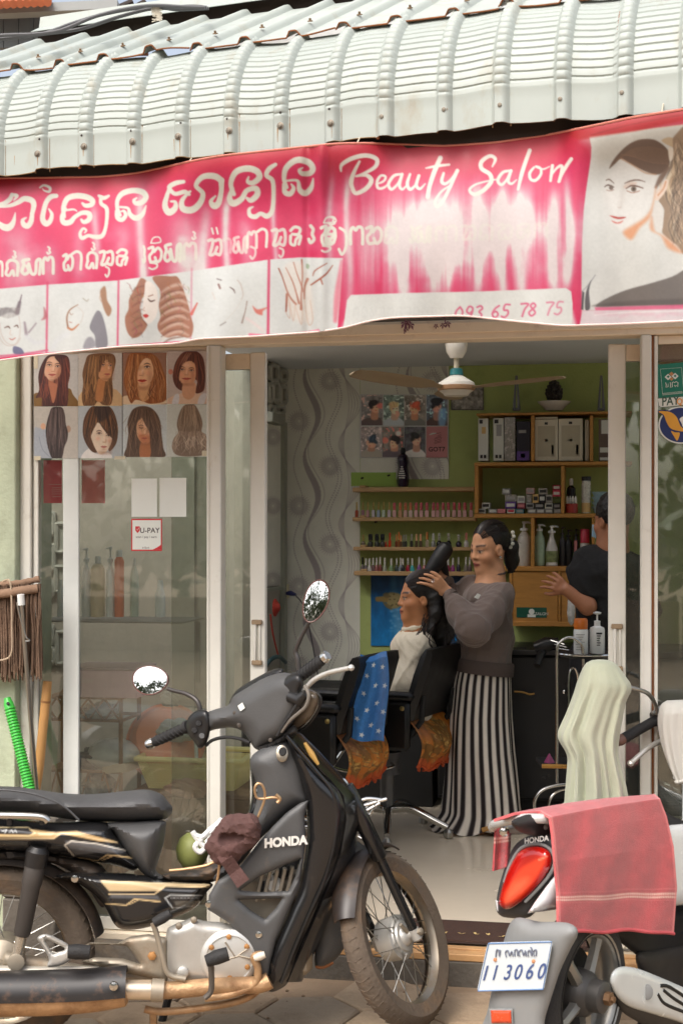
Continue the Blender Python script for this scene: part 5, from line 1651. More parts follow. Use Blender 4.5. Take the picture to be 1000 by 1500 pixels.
# ---- boy band poster with generic portraits
gp=thing('group_poster','glossy poster grid of seven young men with a pink GOT7 square','poster',P(592,672,BACKY-.012))
HC=[(38,32,34),(176,150,110),(168,74,54),(30,30,38),(40,52,66),(34,28,30),(28,28,30)]
FC=[(196,142,116),(206,170,148),(206,142,110),(176,130,118),(190,140,116),(206,150,122),(196,146,124)]
BGC=[(120,116,116),(96,110,104),(110,104,98),(92,100,112),(128,118,116),(104,98,92),(72,70,76)]
cells=[(100,97,262,332),(270,99,428,333),(433,100,594,334),(602,98,762,334),(97,343,258,577),(263,343,425,577),(431,343,592,578)]
pose=[(.62,.38,-.3,1),(.55,.42,.1,1),(.48,.42,-.5,-1),(.5,.36,.4,1),(.5,.5,-.9,-1),(.56,.5,.2,-1),(.58,.4,.4,1)]
for q,(x0,y0,x1,y1)in enumerate(cells):
 c=Canvas(x0,y0,x1,y1,.3,BGC[q])
 w,h=x1-x0,y1-y0
 n_=vnoise(c.h,c.w,9,40+q,3)[...,None]
 n2_=vnoise(c.h,c.w,5,60+q,2)[...,None]
 c.a=c.a*(.55+.95*n_)
 c.a=np.where(n2_>.68,np.array([(206,176,168),(190,206,196),(196,190,186),(170,200,226),(216,190,186),(206,120,110),(90,96,92)][q])*.9,c.a)
 px,py,an,sd_=pose[q]
 X=lambda a:x0+a*w
 Y=lambda a:y0+a*h
 cl=[(78,66,66),(150,156,160),(96,96,92),(70,52,50),(140,134,124),(86,76,82),(190,180,176)][q]
 c.poly([(X(-.1),Y(1.05)),(X(.0),Y(.86)),(X(px-.18),Y(.74)),(X(px+.2),Y(.74)),(X(1.02),Y(.9)),(X(1.1),Y(1.05))],cl,1,3)
 c.poly([(X(px-.12),Y(py+.12)),(X(px+.13),Y(py+.12)),(X(px+.16),Y(.8)),(X(px-.16),Y(.8))],np.array(FC[q])*.8,1,4)
 c.ell(X(px),Y(py+.04),.20*w,.17*h,FC[q],1,3,an)
 c.ell(X(px+.07*sd_),Y(py+.08),.12*w,.13*h,np.array(FC[q])*1.1,.7,8,an)
 c.ell(X(px-.06*sd_),Y(py-.11),.23*w,.10*h,HC[q],1,4,an)
 c.ell(X(px-.17*sd_),Y(py-.02),.09*w,.11*h,HC[q],.95,4,an)
 for k in range(12):
  a=rng.uniform(-.22,.2)
  c.stroke([(X(px+a),Y(py-.19)),(X(px+a*.8+.05*sd_),Y(py-.06))],[4,6],np.array(HC[q])*rng.uniform(.7,1.7),.6,2)
 for e in(-.06,.10):
  c.stroke([(X(px+e*sd_-.03),Y(py+.03)),(X(px+e*sd_+.03),Y(py+.03))],5,(60,40,36),.8,2)
 c.stroke([(X(px+.04*sd_),Y(py+.13)),(X(px+.10*sd_),Y(py+.13))],6,(160,76,70),.8,2)
 if q==0:c.ell(X(.9),Y(.36),26,22,(206,104,96),.9,6)
 if q==1:c.ell(X(.7),Y(.62),16,22,(206,140,124),.9,5)
 if q==3:c.poly([(X(.6),Y(.5)),(X(.95),Y(.45)),(X(.9),Y(1)),(X(.6),Y(1))],(110,160,206),.7,10);c.ell(X(.5),Y(.18),50,22,(28,28,34),1,4)
 if q==5:
  c.ell(X(.12),Y(.45),26,24,(206,110,96),.9,6);c.ell(X(.75),Y(.22),22,20,(226,190,186),.9,6)
 c.a=np.clip(c.a*1.35+8,0,255)
 b=c.sheet(MB(),lambda U,V:Pv(510+U/5.263,560+V/5.263,BACKY-.0135),1.0)
 part('portrait_print',b,M_paperprint,gp)
zg=lambda x,y,o=0:P(510+x/5.263,560+y/5.263,BACKY-.0135-o)
part('white_backing',MB().prism([zg(88,92,-.0035),zg(770,92,-.0035),zg(770,582,-.0035),zg(88,582,-.0035)],(0,.002,0)),mat('poster_white',(206,206,204),.4),gp)
part('pink_square',MB().prism([zg(601,342),zg(763,340),zg(763,580),zg(599,580)],(0,.002,0)),mat('poster_pink',(206,138,140),.4,var=.04),gp)
part('title_lettering',text_mb('GOT7',zg(680,532,.001),(1,0,0),UP,.036,bold=.018),mat('poster_ink',(44,26,32),.5),gp)
b=MB()
for k in range(7):
 y=395+k*12
 b.tube([zg(640+rng.randint(0,50),y+8,.001),zg(690+rng.randint(0,20),y-2,.001),zg(712+rng.randint(0,10),y-8,.001)],.0012,4)
part('autograph_scribble',b,mat('scribble_ink',(120,64,72),.5),gp,kind='stuff')
part('white_smear',MB().tube([zg(622,404,.001),zg(650,396,.001),zg(678,392,.001)],[.002,.005,.002],5),M_white,gp)
c=Canvas(660,566,708,601,2,(150,146,140))
c.a*=(.5+vnoise(c.h,c.w,9,77,3)[...,None])
c.stroke([(661,567),(707,567),(707,600),(661,600),(661,567)],1.2,(60,56,52),.9,.4,False)
U_=thing('small_print','small grey snapshot pinned on the green wall behind the fan motor','picture',P(684,601,BACKY-.01))
part('print_face',c.sheet(MB(),lambda U,V:Pv(U,V,BACKY-.008),1.0),M_paperprint,U_)
# ---- sea life poster under the shelves
c=Canvas(543,842,692,946,2.2,(20,96,150))
UU,VV=np.meshgrid(c.us,c.vs)
dz=np.clip((VV-842)/104,0,1)[...,None]
c.a=np.array((14,66,112.))*(1-dz)+np.array((24,128,196.))*dz
n_=vnoise(c.h,c.w,(30,16),5,4)[...,None]
c.a*=.8+.4*n_
ZP=lambda p:T(p,550,830,7.692)
for x,w in((185,60),(215,40),(280,90)):
 c.stroke(ZP([(x,110),(x+20,400),(x+60,800)]),[5,w/7.7,w/4],(120,170,206),.35,4)
c.poly(ZP([(140,300),(230,295),(290,330),(290,430),(230,470),(160,465),(125,420)]),(150,136,92),1,1)
for k in range(14):
 x,y=rng.uniform(150,280),rng.uniform(310,450)
 c.ell(550+x/7.692,830+y/7.692,1.5,1.2,(92,80,50),.8,.5)
c.poly(ZP([(140,330),(60,335),(0,345),(5,390),(60,395),(130,400)]),(140,116,66),1,1)
c.poly(ZP([(80,310),(130,290),(160,340),(110,350)]),(110,92,60),.9,1);c.poly(ZP([(80,400),(150,430),(190,490),(120,460)]),(116,98,60),.9,1)
for k in range(30):
 x,y=rng.uniform(170,380),rng.uniform(480,760)
 c.ell(550+x/7.692,830+y/7.692,rng.uniform(.8,3),rng.uniform(.6,2),(150,196,226),.4,1.2)
fp=thing('sea_poster','blue underwater poster with a brown turtle below the polish shelves','poster',P(617,946,BACKY-.01))
part('poster_print',c.sheet(MB(),lambda U,V:Pv(U,V,BACKY-.008),.8),M_paperprint,fp)
# ---- four narrow display shelves with nail polish
M_pc={}
def pm_(rgb,rough=.3,metal=0.0):
 k=(tuple(rgb),metal)
 if k not in M_pc:
  M_pc[k]=mat('lacquer_%d_%d_%d%s'%(*rgb,'_m' if metal else ''),rgb,rough,metal,var=.04)
 return M_pc[k]
SH=[(516,694,713,720.5),(516,696,757.5,763.5),(517,696,801.5,806.5),(518,696,837.5,843)]
lb=['topmost narrow shelf board, a dark figure bottle standing on it','second narrow shelf board, carrying the pink polish row','third narrow shelf board, carrying black and orange capped polish','lowest narrow shelf board, carrying small white capped polish']
YS0,YS1=2.975,BACKY-.003
for(u0,u1,v0,v1),l in zip(SH,lb):
 a,b_=P(u0,v1,YS0),P(u1,v0,YS0)
 s=thing('wall_shelf',l,'shelf',(a+b_)/2,'narrow polish shelves')
 part('shelf_board',MB().box((a[0],YS0,a[2]),(b_[0],YS1,b_[2]),.003),M_board,s)
 part('shelf_lip',MB().box((a[0]+.04,YS0+.001,b_[2]+.0005),(a[0]+.075,YS1,b_[2]+.012),.002),M_board,s)
def bottle_prof(h,r_,kind):
 if kind=='square':
  return[(r_,0),(r_,h*.42),(r_*.55,h*.46),(r_*.5,h*.48)]
 if kind=='round':
  return[(r_*.9,0),(r_,h*.08),(r_,h*.3),(r_*.55,h*.44),(r_*.45,h*.47)]
 return[(r_,0),(r_*1.02,h*.25),(r_*.5,h*.45),(r_*.4,h*.48)]
def polish(x,shelf,w,h,body,capc,kind,label,group,capw=.5,metal=0):
 u=510+x/5.263
 base=P(u,SH[shelf][2],YS0)[2]
 base=max(base,P(SH[shelf][0],SH[shelf][2],YS0)[2])+.0006
 yb=3.02+rng.uniform(-.012,.012)
 X=P(u,800,yb)[0]
 p_=np.array([X,yb,base])
 t=thing('nail_polish',label,'nail polish',p_,group)
 px=depthY(u,yb)/FPX
 H_,r_=h*px,w*px/2
 part('bottle_body',MB().lathe(bottle_prof(H_,r_,kind),p_,n=4 if kind=='square' else 10,xdir=(1,1,0)if kind=='square' else None,),pm_(body,.15),t)
 part('cap',MB().lathe([(r_*capw,H_*.485),(r_*capw,H_*.9),(r_*capw*.8,H_)],p_,n=8),pm_(capc,.3,metal),t)
 return t
names=lambda i:['first','second','third','fourth','fifth','sixth','seventh','eighth','ninth','tenth','eleventh','twelfth','thirteenth','fourteenth','fifteenth'][i]
gold,silv,blk,pnk=(196,170,110),(196,192,186),(24,24,26),(196,96,104)
bods=[(150,70,50),(160,120,130),(206,160,160),(196,190,200),(160,176,196),(190,206,190),(206,190,200)]
for i,x in enumerate((65,112,150,193,233,272,315)):
 polish(x,1,6.4,22,bods[i],gold,'square','slim gold capped nail polish, %s from the left in the pink row'%names(i),'gold capped polish bottles',.42,1)
for i,x in enumerate((355,400,440,480,522,562,605,655,687,730,770,815,855,897,945)):
 polish(x,1,7.2,21,((222,196,190),(206,160,130),(216,176,170))[i%3]if i in(1,2,3)else(220,176,176),[(196,92,100),(206,120,84)][1 if i in(1,2,3)else 0],'square','%s nail polish, %s from the left among the fat caps on the second shelf'%('orange capped' if i in(1,2,3)else 'pink capped',names(i)),'pink capped polish bottles',.62)
row3=[(115,7,18,(120,110,90),gold,'gold capped polish at the left end of the third shelf',1),(170,8,19,(60,62,56),blk,'black capped polish next to the gold one on the third shelf',0),(220,8,19,(56,60,54),blk,'black capped polish, middle one of three on the third shelf',0),(263,8,19,(64,64,58),blk,'black capped polish beside the short red bottle on the third shelf',0),(290,4.5,8,(206,50,30),(196,40,30),'very short red polish bottle on the third shelf',0),(320,5.5,21,(206,58,30),(206,70,40),'tall red orange polish with pointed cap on the third shelf',0),(370,5,18,(120,60,40),(226,150,90),'orange capped polish left of a taller one on the third shelf',0),(390,5,22,(150,90,50),(226,130,60),'tallest orange capped polish on the third shelf',0),(405,5,17,(110,80,60),(226,160,110),'short orange capped polish left of two silver caps',0),(425,4.5,18,(90,92,84),silv,'thin silver capped polish, left of a touching pair, third shelf',1),(443,5,18,(80,84,76),silv,'thin silver capped polish, right of a touching pair, third shelf',1),(487,6,19,(70,70,64),silv,'silver capped dark polish alone on the middle of the third shelf',1),(525,6,19,(92,76,60),(226,170,130),'narrow peach capped polish on the third shelf',0),(557,6.5,19,(96,80,64),(226,160,120),'wide peach capped polish on the third shelf',0),(607,6.5,22,(176,160,140),(206,130,70),'amber ribbed capped polish on the third shelf',0),(655,7,20,(150,152,150),(206,206,204),'grey polish with white cap on the third shelf',0),(700,8,20,(26,26,28),silv,'round black polish with silver cap left of the hair brush',1),(772,8,20,(26,26,30),silv,'round black polish with silver cap above the hair brush',1),(850,8.5,18,(46,34,52),silv,'squat dark violet polish with silver cap on the third shelf',1),(908,7,21,(206,200,200),(206,130,120),'white polish with pink cap by the stylists forehead',0)]
for x,w,h,bo_,ca,l,me in row3:
 polish(x,2,w,h,bo_,ca,'round' if w>6.9 else 'square',l,'polish bottles on the third shelf',.5 if ca!=blk else .8,me)
row4=[(110,(110,100,96),blk,'dark capped grey polish at the left end of the lowest shelf'),(135,(96,90,96),None,'grey violet polish second from the left on the lowest shelf'),(162,(196,196,190),None,'white polish third from the left on the lowest shelf'),(190,(120,92,90),None,'mauve polish fourth from the left on the lowest shelf'),(217,(150,96,92),None,'rose brown polish fifth from the left on the lowest shelf'),(245,(130,70,64),None,'brown red polish sixth from the left on the lowest shelf'),(280,(170,176,160),None,'pale sage polish on the lowest shelf'),(330,(120,150,112),None,'green polish on the lowest shelf'),(372,(56,70,66),None,'dark green polish on the lowest shelf'),(403,(150,160,170),None,'pale blue polish on the lowest shelf'),(420,(40,40,44),None,'black polish with white cap on the lowest shelf'),(460,(150,24,50),None,'crimson polish on the lowest shelf'),(492,(60,170,176),None,'turquoise polish on the lowest shelf'),(545,(140,92,160),None,'violet polish on the lowest shelf'),(585,(176,110,110),None,'dusty pink polish beside the brush on the lowest shelf'),(768,(150,40,80),None,'magenta polish right of the brush hand on the lowest shelf'),(805,(140,60,120),None,'purple polish right of the brush hand on the lowest shelf'),(848,(50,44,60),None,'navy black polish near the stylists face on the lowest shelf'),(905,(120,110,100),None,'grey polish under the stylists nose on the lowest shelf'),(935,(110,92,90),None,'brown polish nearest the stylists mouth on the lowest shelf')]
for x,bo_,ca,l in row4:
 polish(x,3,6.6,19+(x%3),bo_,ca or(214,212,206),'cone',l,'polish bottles on the lowest shelf',.42)
for(u,v)in((530,831-0),):
 pass
b=MB().prism([P(514,692,BACKY-.005),P(580,692,BACKY-.005),P(580,712,BACKY-.005),P(514,712,BACKY-.005)],(0,.001,0))
single('green_paint_patch',b,mat('fresh_green',(156,190,92),.7,var=.05),'bright green patch on the wall right above the top shelf','paint patch')
for x,y,l in((108,742,'small black clip on the green patch, left one of two'),(312,722,'small black clip on the green patch beside the dark bottle'),(213,768+312,'small black bracket under the second shelf board')):
 p_=P(510+x/5.263,560+y/5.263,BACKY-.012)
 single('wall_clip',MB().xbox(p_-[.008,0,.004],(.016,0,.005),(0,.006,0),(-.003,0,.009),.001),M_blackm,l,'clip')
p_=np.array([P(590,700,3.02)[0],3.02,P(590,713,YS0)[2]+.001])
vb=thing('figure_bottle','black and violet faceted bottle with white print on the top shelf','bottle',p_)
k_=depthY(590,3.02)/FPX
prof=[(10,0),(12,3),(13,10),(12.2,20),(11,28),(12.4,36),(12,42),(9,46),(4,49)]
part('bottle_body',MB().lathe([(r_*k_,h*k_)for r_,h in prof],p_,n=9,sx=.7),mat('black_violet_glaze',(34,22,46),.18,var=.5,vscale=25),vb)
part('stopper',MB().lathe([(3.2*k_,48*k_),(3.6*k_,54*k_),(2.6*k_,57*k_)],p_,n=9),M_blackm,vb)
b=MB()
for k in range(6):
 z=p_[2]+(12+3.2*k)*k_
 w=(5.4-abs(k-1)*1.0)*k_
 b.box((p_[0]-w,p_[1]-12.9*k_,z),(p_[0]+w,p_[1]-12.4*k_,z+1.6*k_))
part('white_print',b,mat('pale_print',(196,192,186),.5),vb)
# ---- plywood shelf unit
YU0,YU1=2.80,BACKY-.003
su=thing('shelf_unit','orange plywood shelf unit of open boxes full of products on the green wall','shelf unit',P(790,917,YU0))
def ub(nm,u0,u1,v0,v1,back=YU1,front=YU0,m=None):
 a,b_=P(u0,v1,front),P(u1,v0,front)
 return part(nm,MB().box((a[0],front,a[2]),(b_[0],back,b_[2]),.002),m or M_wood,su)
YUm=YU0+.003
for u0,u1,v0,v1 in((697,925,602,608.5),(694,925,675.5,682.5),(694,925,752,758.5),(720,925,830,836.5),(745,925,912,917)):
 ub('shelf_board',u0,u1,v0,v1)
for u0,u1,v0,v1 in((777,782,608.7,675.3),(863,868,608.7,675.3),(694.5,700,682.7,751.8),(821,826,682.7,751.8),(777,782,758.7,829.8),(866,870,758.7,829.8),(745.5,750,836.7,911.8),(817,820.5,836.7,911.8)):
 ub('upright',u0,u1,v0,v1,front=YUm)
ub('cabinet_door',750.4,816.6,837.5,911,back=YU0+.03,front=YU0+.010)
ub('cabinet_door',821,925,837.5,911,back=YU0+.03,front=YU0+.012)
sk=thing('cabinet_sticker','small dark green sticker with white emblem on the plywood cabinet door','sticker',P(778,905,YU0))
part('green_face',MB().box(P(756,904.5,YU0+.007),P(800,890,YU0+.009)),mat('bottle_green',(26,84,66),.4),sk)
part('white_emblem',MB().lathe([(.016,0),(.0005,.0004)],P(778,896,YU0+.0065),(0,-1,0),14),M_paper,sk)
part('white_strip',MB().box(P(772,904,YU0+.0055),P(784,900,YU0+.0065)),M_paper,sk)
part('white_letters',text_mb('SALON',P(793,901,YU0+.006),(1,0,0),UP,.022),M_paper,sk)
def carton(u0,u1,v0,v1,m,label,group,dep=.12,front=None,nm='product_box',extras=()):
 f=YU0+.04 if front is None else front
 a,b_=P(u0,v1,f),P(u1,v0,f)
 t=thing(nm,label,'box',((a+b_)/2)[0:3]*[1,1,0]+[0,0,a[2]],group)
 part('carton',MB().box((a[0],f,a[2]),(b_[0],f+dep,b_[2]),.0012),m,t)
 for(x0,x1,y0,y1,mm,pn_)in extras:
  part(pn_,MB().box((a[0]+(b_[0]-a[0])*x0,f-.0012,b_[2]+(a[2]-b_[2])*y1),(a[0]+(b_[0]-a[0])*x1,f-.0002,b_[2]+(a[2]-b_[2])*y0)),mm,t)
 return t
Mw,Mk,Msil,Mnav,Mpur=mat('carton_white',(206,206,198),.4,var=.03),mat('carton_black',(34,32,34),.4),mat('carton_silver',(170,166,160),.25,.5,var=.15,vscale=30),mat('carton_navy',(34,30,44),.35),mat('carton_purple',(96,64,140),.4)
Mbei,Mbei2,Mgr,Mpk,Mred,Mteal,Mgold=mat('carton_beige',(206,198,178),.5,var=.03),mat('carton_taupe',(176,166,144),.5,var=.05),mat('carton_grey',(150,148,146),.4),mat('carton_pink',(206,130,132),.4),mat('carton_red',(206,62,84),.4),mat('carton_teal',(80,140,150),.4),mat('carton_gold',(206,170,110),.4)
V1b=675
carton(700,714.5,613,V1b,Mw,'tall slim white hair dye box at the left end of the top tier','tall cartons',extras=((.12,.45,.03,.12,Mk,'black_dot'),(.35,.75,.2,.36,Mgold,'hair_picture'),(.2,.45,.86,.94,Mk,'bar_code'),(.55,.8,.86,.94,Mk,'bar_code')))
carton(722,737,612.5,V1b,Mw,'tall slim white box with grey hair picture next to the silver box','tall cartons',extras=((.1,.5,.03,.12,Mk,'black_dot'),(.3,.8,.15,.42,Mgr,'hair_picture'),(.2,.45,.86,.94,Mk,'bar_code'),(.55,.8,.86,.94,Mk,'bar_code')))
carton(738,754,611,V1b,Msil,'tall silver foil box on the top tier','tall cartons',extras=((.2,.8,.15,.22,Mgr,'printed_title'),))
carton(756,776,617,V1b,Mnav,'tall black box with violet base on the top tier','tall cartons',extras=((.02,.9,.76,.99,Mpur,'violet_band'),(.3,.62,.82,.92,Mw,'white_label'),(.15,.7,.22,.30,Mgr,'printed_title')))
carton(783,816.5,614,V1b,Mbei,'large beige appliance box, left of the pair on the top tier','beige appliance boxes',.16,extras=((.12,.88,.16,.90,Mbei2,'taupe_panel'),(.42,.56,.07,.13,Mk,'black_tag'),(.72,.82,.62,.85,Mk,'side_print'),(.44,.56,.48,.54,Mw,'round_mark')))
carton(783.5,816,610.5,613.6,Mbei,'thin beige carton lid lying on top of the left beige appliance box','beige cartons',.16)
carton(817.5,853,613,V1b,Mbei,'large beige appliance box, right of the pair on the top tier','beige appliance boxes',.16,extras=((.12,.88,.16,.90,Mbei2,'taupe_panel'),(.42,.56,.07,.13,Mk,'black_tag'),(.72,.82,.62,.85,Mk,'side_print'),(.44,.56,.48,.54,Mw,'round_mark')))
carton(856,862,615,V1b,Mbei2,'narrow taupe box beside the beige pair on the top tier','tall cartons',.14)
carton(876,896,614,V1b,mat('carton_brown',(96,80,70),.5),'brown box with white labels beside the right door stile','tall cartons',extras=((.2,.8,.02,.35,Mw,'white_label'),(.1,.9,.68,.80,Mw,'white_label'),(.1,.9,.92,.99,Mw,'white_label')))
sb_=[(45,103,726,768,Mw,Mk,'white box with black label at the left end of the bottom row'),(125,187,727,768,Mgr,Mw,'pale grey dye box beside the salmon one in the bottom row'),(188,248,727,768,Mpk,Mpk,'salmon pink dye box in the bottom row'),(260,318,726,768,Mw,Mred,'white dye box with red letters in the bottom row'),(325,382,727,768,Mteal,Mgr,'teal dye box in the bottom row'),(412,472,728,768,Mgr,Mw,'grey dye box, first of four greys in the bottom row'),(475,535,728,768,Mgr,Mw,'grey dye box, second of four greys in the bottom row'),(538,595,727,768,Mgr,Mw,'grey dye box, third of four greys in the bottom row'),(603,655,729,768,Msil,Mgr,'silver dye box against the upright in the bottom row'),(75,135,681,725,Mw,Mk,'single white box with black label standing apart on the left'),(247,325,675,725,Mpur,Mw,'purple dye box under a silver one'),(335,392,684,725,mat('carton_wine',(130,60,76),.4),Mpk,'wine red dye box with pink letters'),(400,455,684,726,Mgr,Mk,'grey box with dark print under the grey upright carton'),(462,530,684,726,Mk,Mgr,'black dye box in the second row'),(538,595,684,725,Mw,Mk,'white box with black band in the second row'),(600,650,686,727,Mk,Mgr,'black dye box against the upright in the second row'),(245,330,622,674,Msil,Mgr,'wide silver dye box on top of the purple one'),(335,392,632,683,Mw,Mgr,'white dye box with grey letters on the wine red one'),(402,440,620,683,Mgr,Msil,'upright grey carton left of the golden one'),(447,490,620,683,Mgold,Mk,'golden yellow carton with brown emblem'),(495,540,622,683,Mk,Mw,'black carton with white stripes beside the golden one'),(543,592,622,683,Msil,Mk,'shiny silver carton right of the striped one'),(225,283,578,621,Mgr,Mw,'pale grey box alone on top of the left stack'),(400,460,573,619,mat('carton_rose',(176,140,136),.4),Mgr,'dusty rose box on top of the middle stack'),(492,555,575,621,Msil,Mk,'silver and black box on top of the striped carton'),(594,650,592,636,Mred,Mw,'hot pink box with white letters against the upright'),(594,650,552,591,mat('carton_dark_red',(150,40,56),.4),Mw,'dark red box, topmost against the upright')]
for x0,x1,y0,y1,m,m2,l in sb_:
 carton(690+x0/5,690+x1/5,600+y0/5,600+y1/5-(0 if y1<768 else 1.7),m,l,'small hair dye boxes',.10,YU0+.05+rng.uniform(-.012,.012),'dye_box',((.12,.88,.25,.72,m2,'printed_label'),))
def bott(u,v0,v1,w,prof,m,label,Y,cat='bottle',extra=None,nm='bottle',n=16,sx=1.0):
 k_=depthY(u,Y)/FPX
 a=P(u,v1,Y)
 t=thing(nm,label,cat,a)
 H_=(v1-v0)*k_
 part('bottle_body',MB().lathe([(max(.0005,r_*w*k_/2),h*H_)for r_,h in prof],a,n=n,sx=sx),m,t)
 if extra:
  for pnm,pr,mm in extra:
   part(pnm,MB().lathe([(max(.0005,r_*w*k_/2),h*H_)for r_,h in pr],a,n=n,sx=sx),mm,t)
 return t,a,k_,H_
def pump(t,a,k_,H_,w,m,h0=.80,right=True,long=.9):
 part('pump_head',MB().lathe([(.30*w*k_,h0*H_),(.30*w*k_,(h0+.05)*H_),(.12*w*k_,(h0+.06)*H_),(.08*w*k_,.95*H_),(.16*w*k_,.96*H_),(.16*w*k_,H_),(.001,H_*1.005)],a,n=12),m,t)
 d=1 if right else-1
 part('pump_nozzle',MB().tube([a+UP*H_*.978,a+UP*H_*.985+np.array([d*w*k_*.35*long,-.003,0]),a+UP*H_*.96+np.array([d*w*k_*.58*long,-.004,0])],[.10*w*k_,.08*w*k_,.05*w*k_],8),m,t)
Y3=YU0+.07
vb3=829.6
body=[(.92,0),(1,.02),(1,.55),(.9,.66),(.45,.76),(.30,.78),(.30,.80)]
M_lav=mat('pale_lotion',(196,190,180),.3,var=.03)
t,a,k_,H_=bott(767,764,vb3,19,body,M_lav,'tall white pump bottle with round emblem left of the upright',Y3)
pump(t,a,k_,H_,19,M_white)
part('round_emblem',MB().tube([P(762.5+4.6*math.cos(q),790+5.5*math.sin(q),Y3-.034+.006*abs(math.cos(q)))for q in np.linspace(0,6.28,18,endpoint=False)],.0013,4,closed=True),Mgr,t)
bott(752.5,808,vb3,8,[(.9,0),(1,.05),(1,.9),(.9,1)],M_white,'small white cup beside the tall pump bottle',Y3-.01,'cup')
t,a,k_,H_=bott(789.5,768,vb3,16,[(.7,0),(.95,.06),(1,.15),(1,.58),(.85,.7),(.55,.76),(.5,.84)],mat('pale_green_lotion',(156,176,150),.3),'pale green pump bottle right of the upright',Y3)
pump(t,a,k_,H_,16,M_white,.84)
t,a,k_,H_=bott(807.5,770,vb3,18,[(.85,0),(1,.03),(.9,.12),(1,.3),(.98,.42),(.6,.6),(.35,.72),(.32,.82)],mat('milk_bottle',(206,202,196),.25),'curvy white pump bottle with green leaf label',Y3)
pump(t,a,k_,H_,18,M_white,.82)
part('leaf_label',MB().lathe([(.93*9*k_,.10*H_),(.99*9*k_,.2*H_),(1.03*9*k_,.3*H_),(.99*9*k_,.38*H_)],a,n=16),mat('leaf_label',(120,130,84),.4,var=.5,vscale=40),t)
for u,v0,w,m,l in((823,772,9,mat('smoke_bottle',(70,68,70),.25),'grey smoked bottle just behind the curvy white one'),(832,776,11,Mk,'black pump bottle in the dark corner of the third tier'),(843,775,8,Mk,'slim black bottle with pink print in the third tier')):
 t,a,k_,H_=bott(u,v0,vb3,w,body,m,l,Y3+.05)
 pump(t,a,k_,H_,w,m)
 if u==843:
  part('pink_print',MB().box(P(840.5,812,Y3+.026),P(844.5,792,Y3+.028)),Mpk,t)
bott(856,775,vb3,13,[(.95,0),(1,.04),(1,.62)],M_white,'white jar with red lid beside the person in black',Y3+.03,'jar',(('red_lid',[(1.02,.63),(1.02,.98),(.9,1)],Mred),),'jar')
vb2=751.6
bott(836,701,vb2,14,[(.98,0),(1,.5),(.9,.72),(.35,.8)],mat('cola_bottle',(40,32,36),.25),'dark bottle with red label and pale cap in the second tier',Y3+.05,extra=(('red_label',[(1.03,.12),(1.03,.4)],Mred),('cap',[(.4,.81),(.4,.97),(.3,1)],M_white)))
b_t,a,k_,H_=bott(836.5,724,vb2,18,[(1,0),(1,.5)],mat('red_jar',(150,44,36),.3),'red jar topped with clear vials in front of the dark bottle',Y3-.02,'jar',nm='jar')
for q in range(4):
 cc=a+np.array([(-6+4*q)*k_,-.012,.5*H_])
 part('vial',MB().lathe([(.0075,.001),(.0075,.03),(.004,.036),(.004,.042)],cc,n=8),mat('clear_vial',(190,186,176),.15),b_t)
bott(858,698,vb2,13.5,[(1,0),(1,.3),(1,.8),(.92,.88)],mat('spray_white',(196,192,180),.3,var=.3,vscale=60),'tall white spray can with yellow base and black cap',Y3,extra=(('yellow_base',[(1.02,.02),(1.02,.28)],Mgold),('cap',[(1.05,.885),(1.05,.99),(.95,1)],Mk)))
bw=thing('bowl_stack','stack of pale blue tint bowls beside the spray can','bowls',P(877,vb2,Y3))
k_=depthY(877,Y3)/FPX
for q in range(4):
 part('bowl',MB().lathe([(.3*20*k_,.0),(.45*20*k_,6*k_),(.55*20*k_,9*k_),(.57*20*k_,9.5*k_)],P(877,vb2-q*7.2,Y3),n=18),mat('pale_blue_bowl',(150,176,184),.4),bw)
pc=P(811,601.6,YU0+.12)
k_=depthY(811,YU0+.12)/FPX
pl=single('white_plate',MB().lathe([(.01,.001),(12*k_,.001),(16*k_,5*k_),(24*k_,12*k_),(24.5*k_,13*k_),(23*k_,13*k_),(15*k_,6.5*k_),(.005,5*k_)],pc,n=32,caps=False),mat('glazed_plate',(206,202,194),.2),'white plate on top of the shelf unit','plate')
sc=thing('carved_figure','dark carved lotus bud figure standing on the white plate','figurine',pc+UP*13*k_)
M_fig=mat('dark_carving',(40,34,30),.5,var=.3,vscale=40)
part('pedestal',MB().lathe([(9*k_,-6*k_),(11*k_,1*k_),(9*k_,4*k_),(7*k_,6*k_)],pc+UP*13*k_,n=18),M_fig,sc)
for lv in range(6):
 n_=[9,9,8,7,5,1][lv]
 rr=[8.0,9.2,8.6,6.6,4.0,0][lv]*k_
 for q in range(n_):
  a0=2*math.pi*q/n_+lv*.4
  cc=pc+UP*(19+lv*5.0)*k_+np.array([math.cos(a0),math.sin(a0),0])*rr
  ou=np.array([math.cos(a0),math.sin(a0),.9])
  part('carved_petal',MB().lathe([(.0008,-4*k_),(3.2*k_,-2*k_),(3.6*k_,1*k_),(2*k_,4*k_),(.0005,5.2*k_)],cc,ou,7),M_fig,sc)
part('core',MB().lathe([(7*k_,16*k_),(8*k_,26*k_),(6*k_,38*k_),(2*k_,46*k_)],pc,n=12),M_fig,sc)
for u,l in((756,'slim grey forked stand on the shelf top left of the plate'),(880,'slim grey forked stand on the shelf top right of the plate')):
 t=thing('forked_stand',l,'stand',P(u,601.6,YU0+.15),'forked stands')
 for d in(-1,1):
  part('prong',MB().tube([P(u+d*3.6,601,YU0+.15),P(u+d*2.2,575,YU0+.15),P(u+d*.8,550,YU0+.15)],[.010,.007,.004],6),mat('grey_acrylic',(110,112,116),.25),t)
 part('foot',MB().box(P(u-5,601.5,YU0+.13),P(u+5,598.5,YU0+.17),.002),MATS['grey_acrylic'],t)
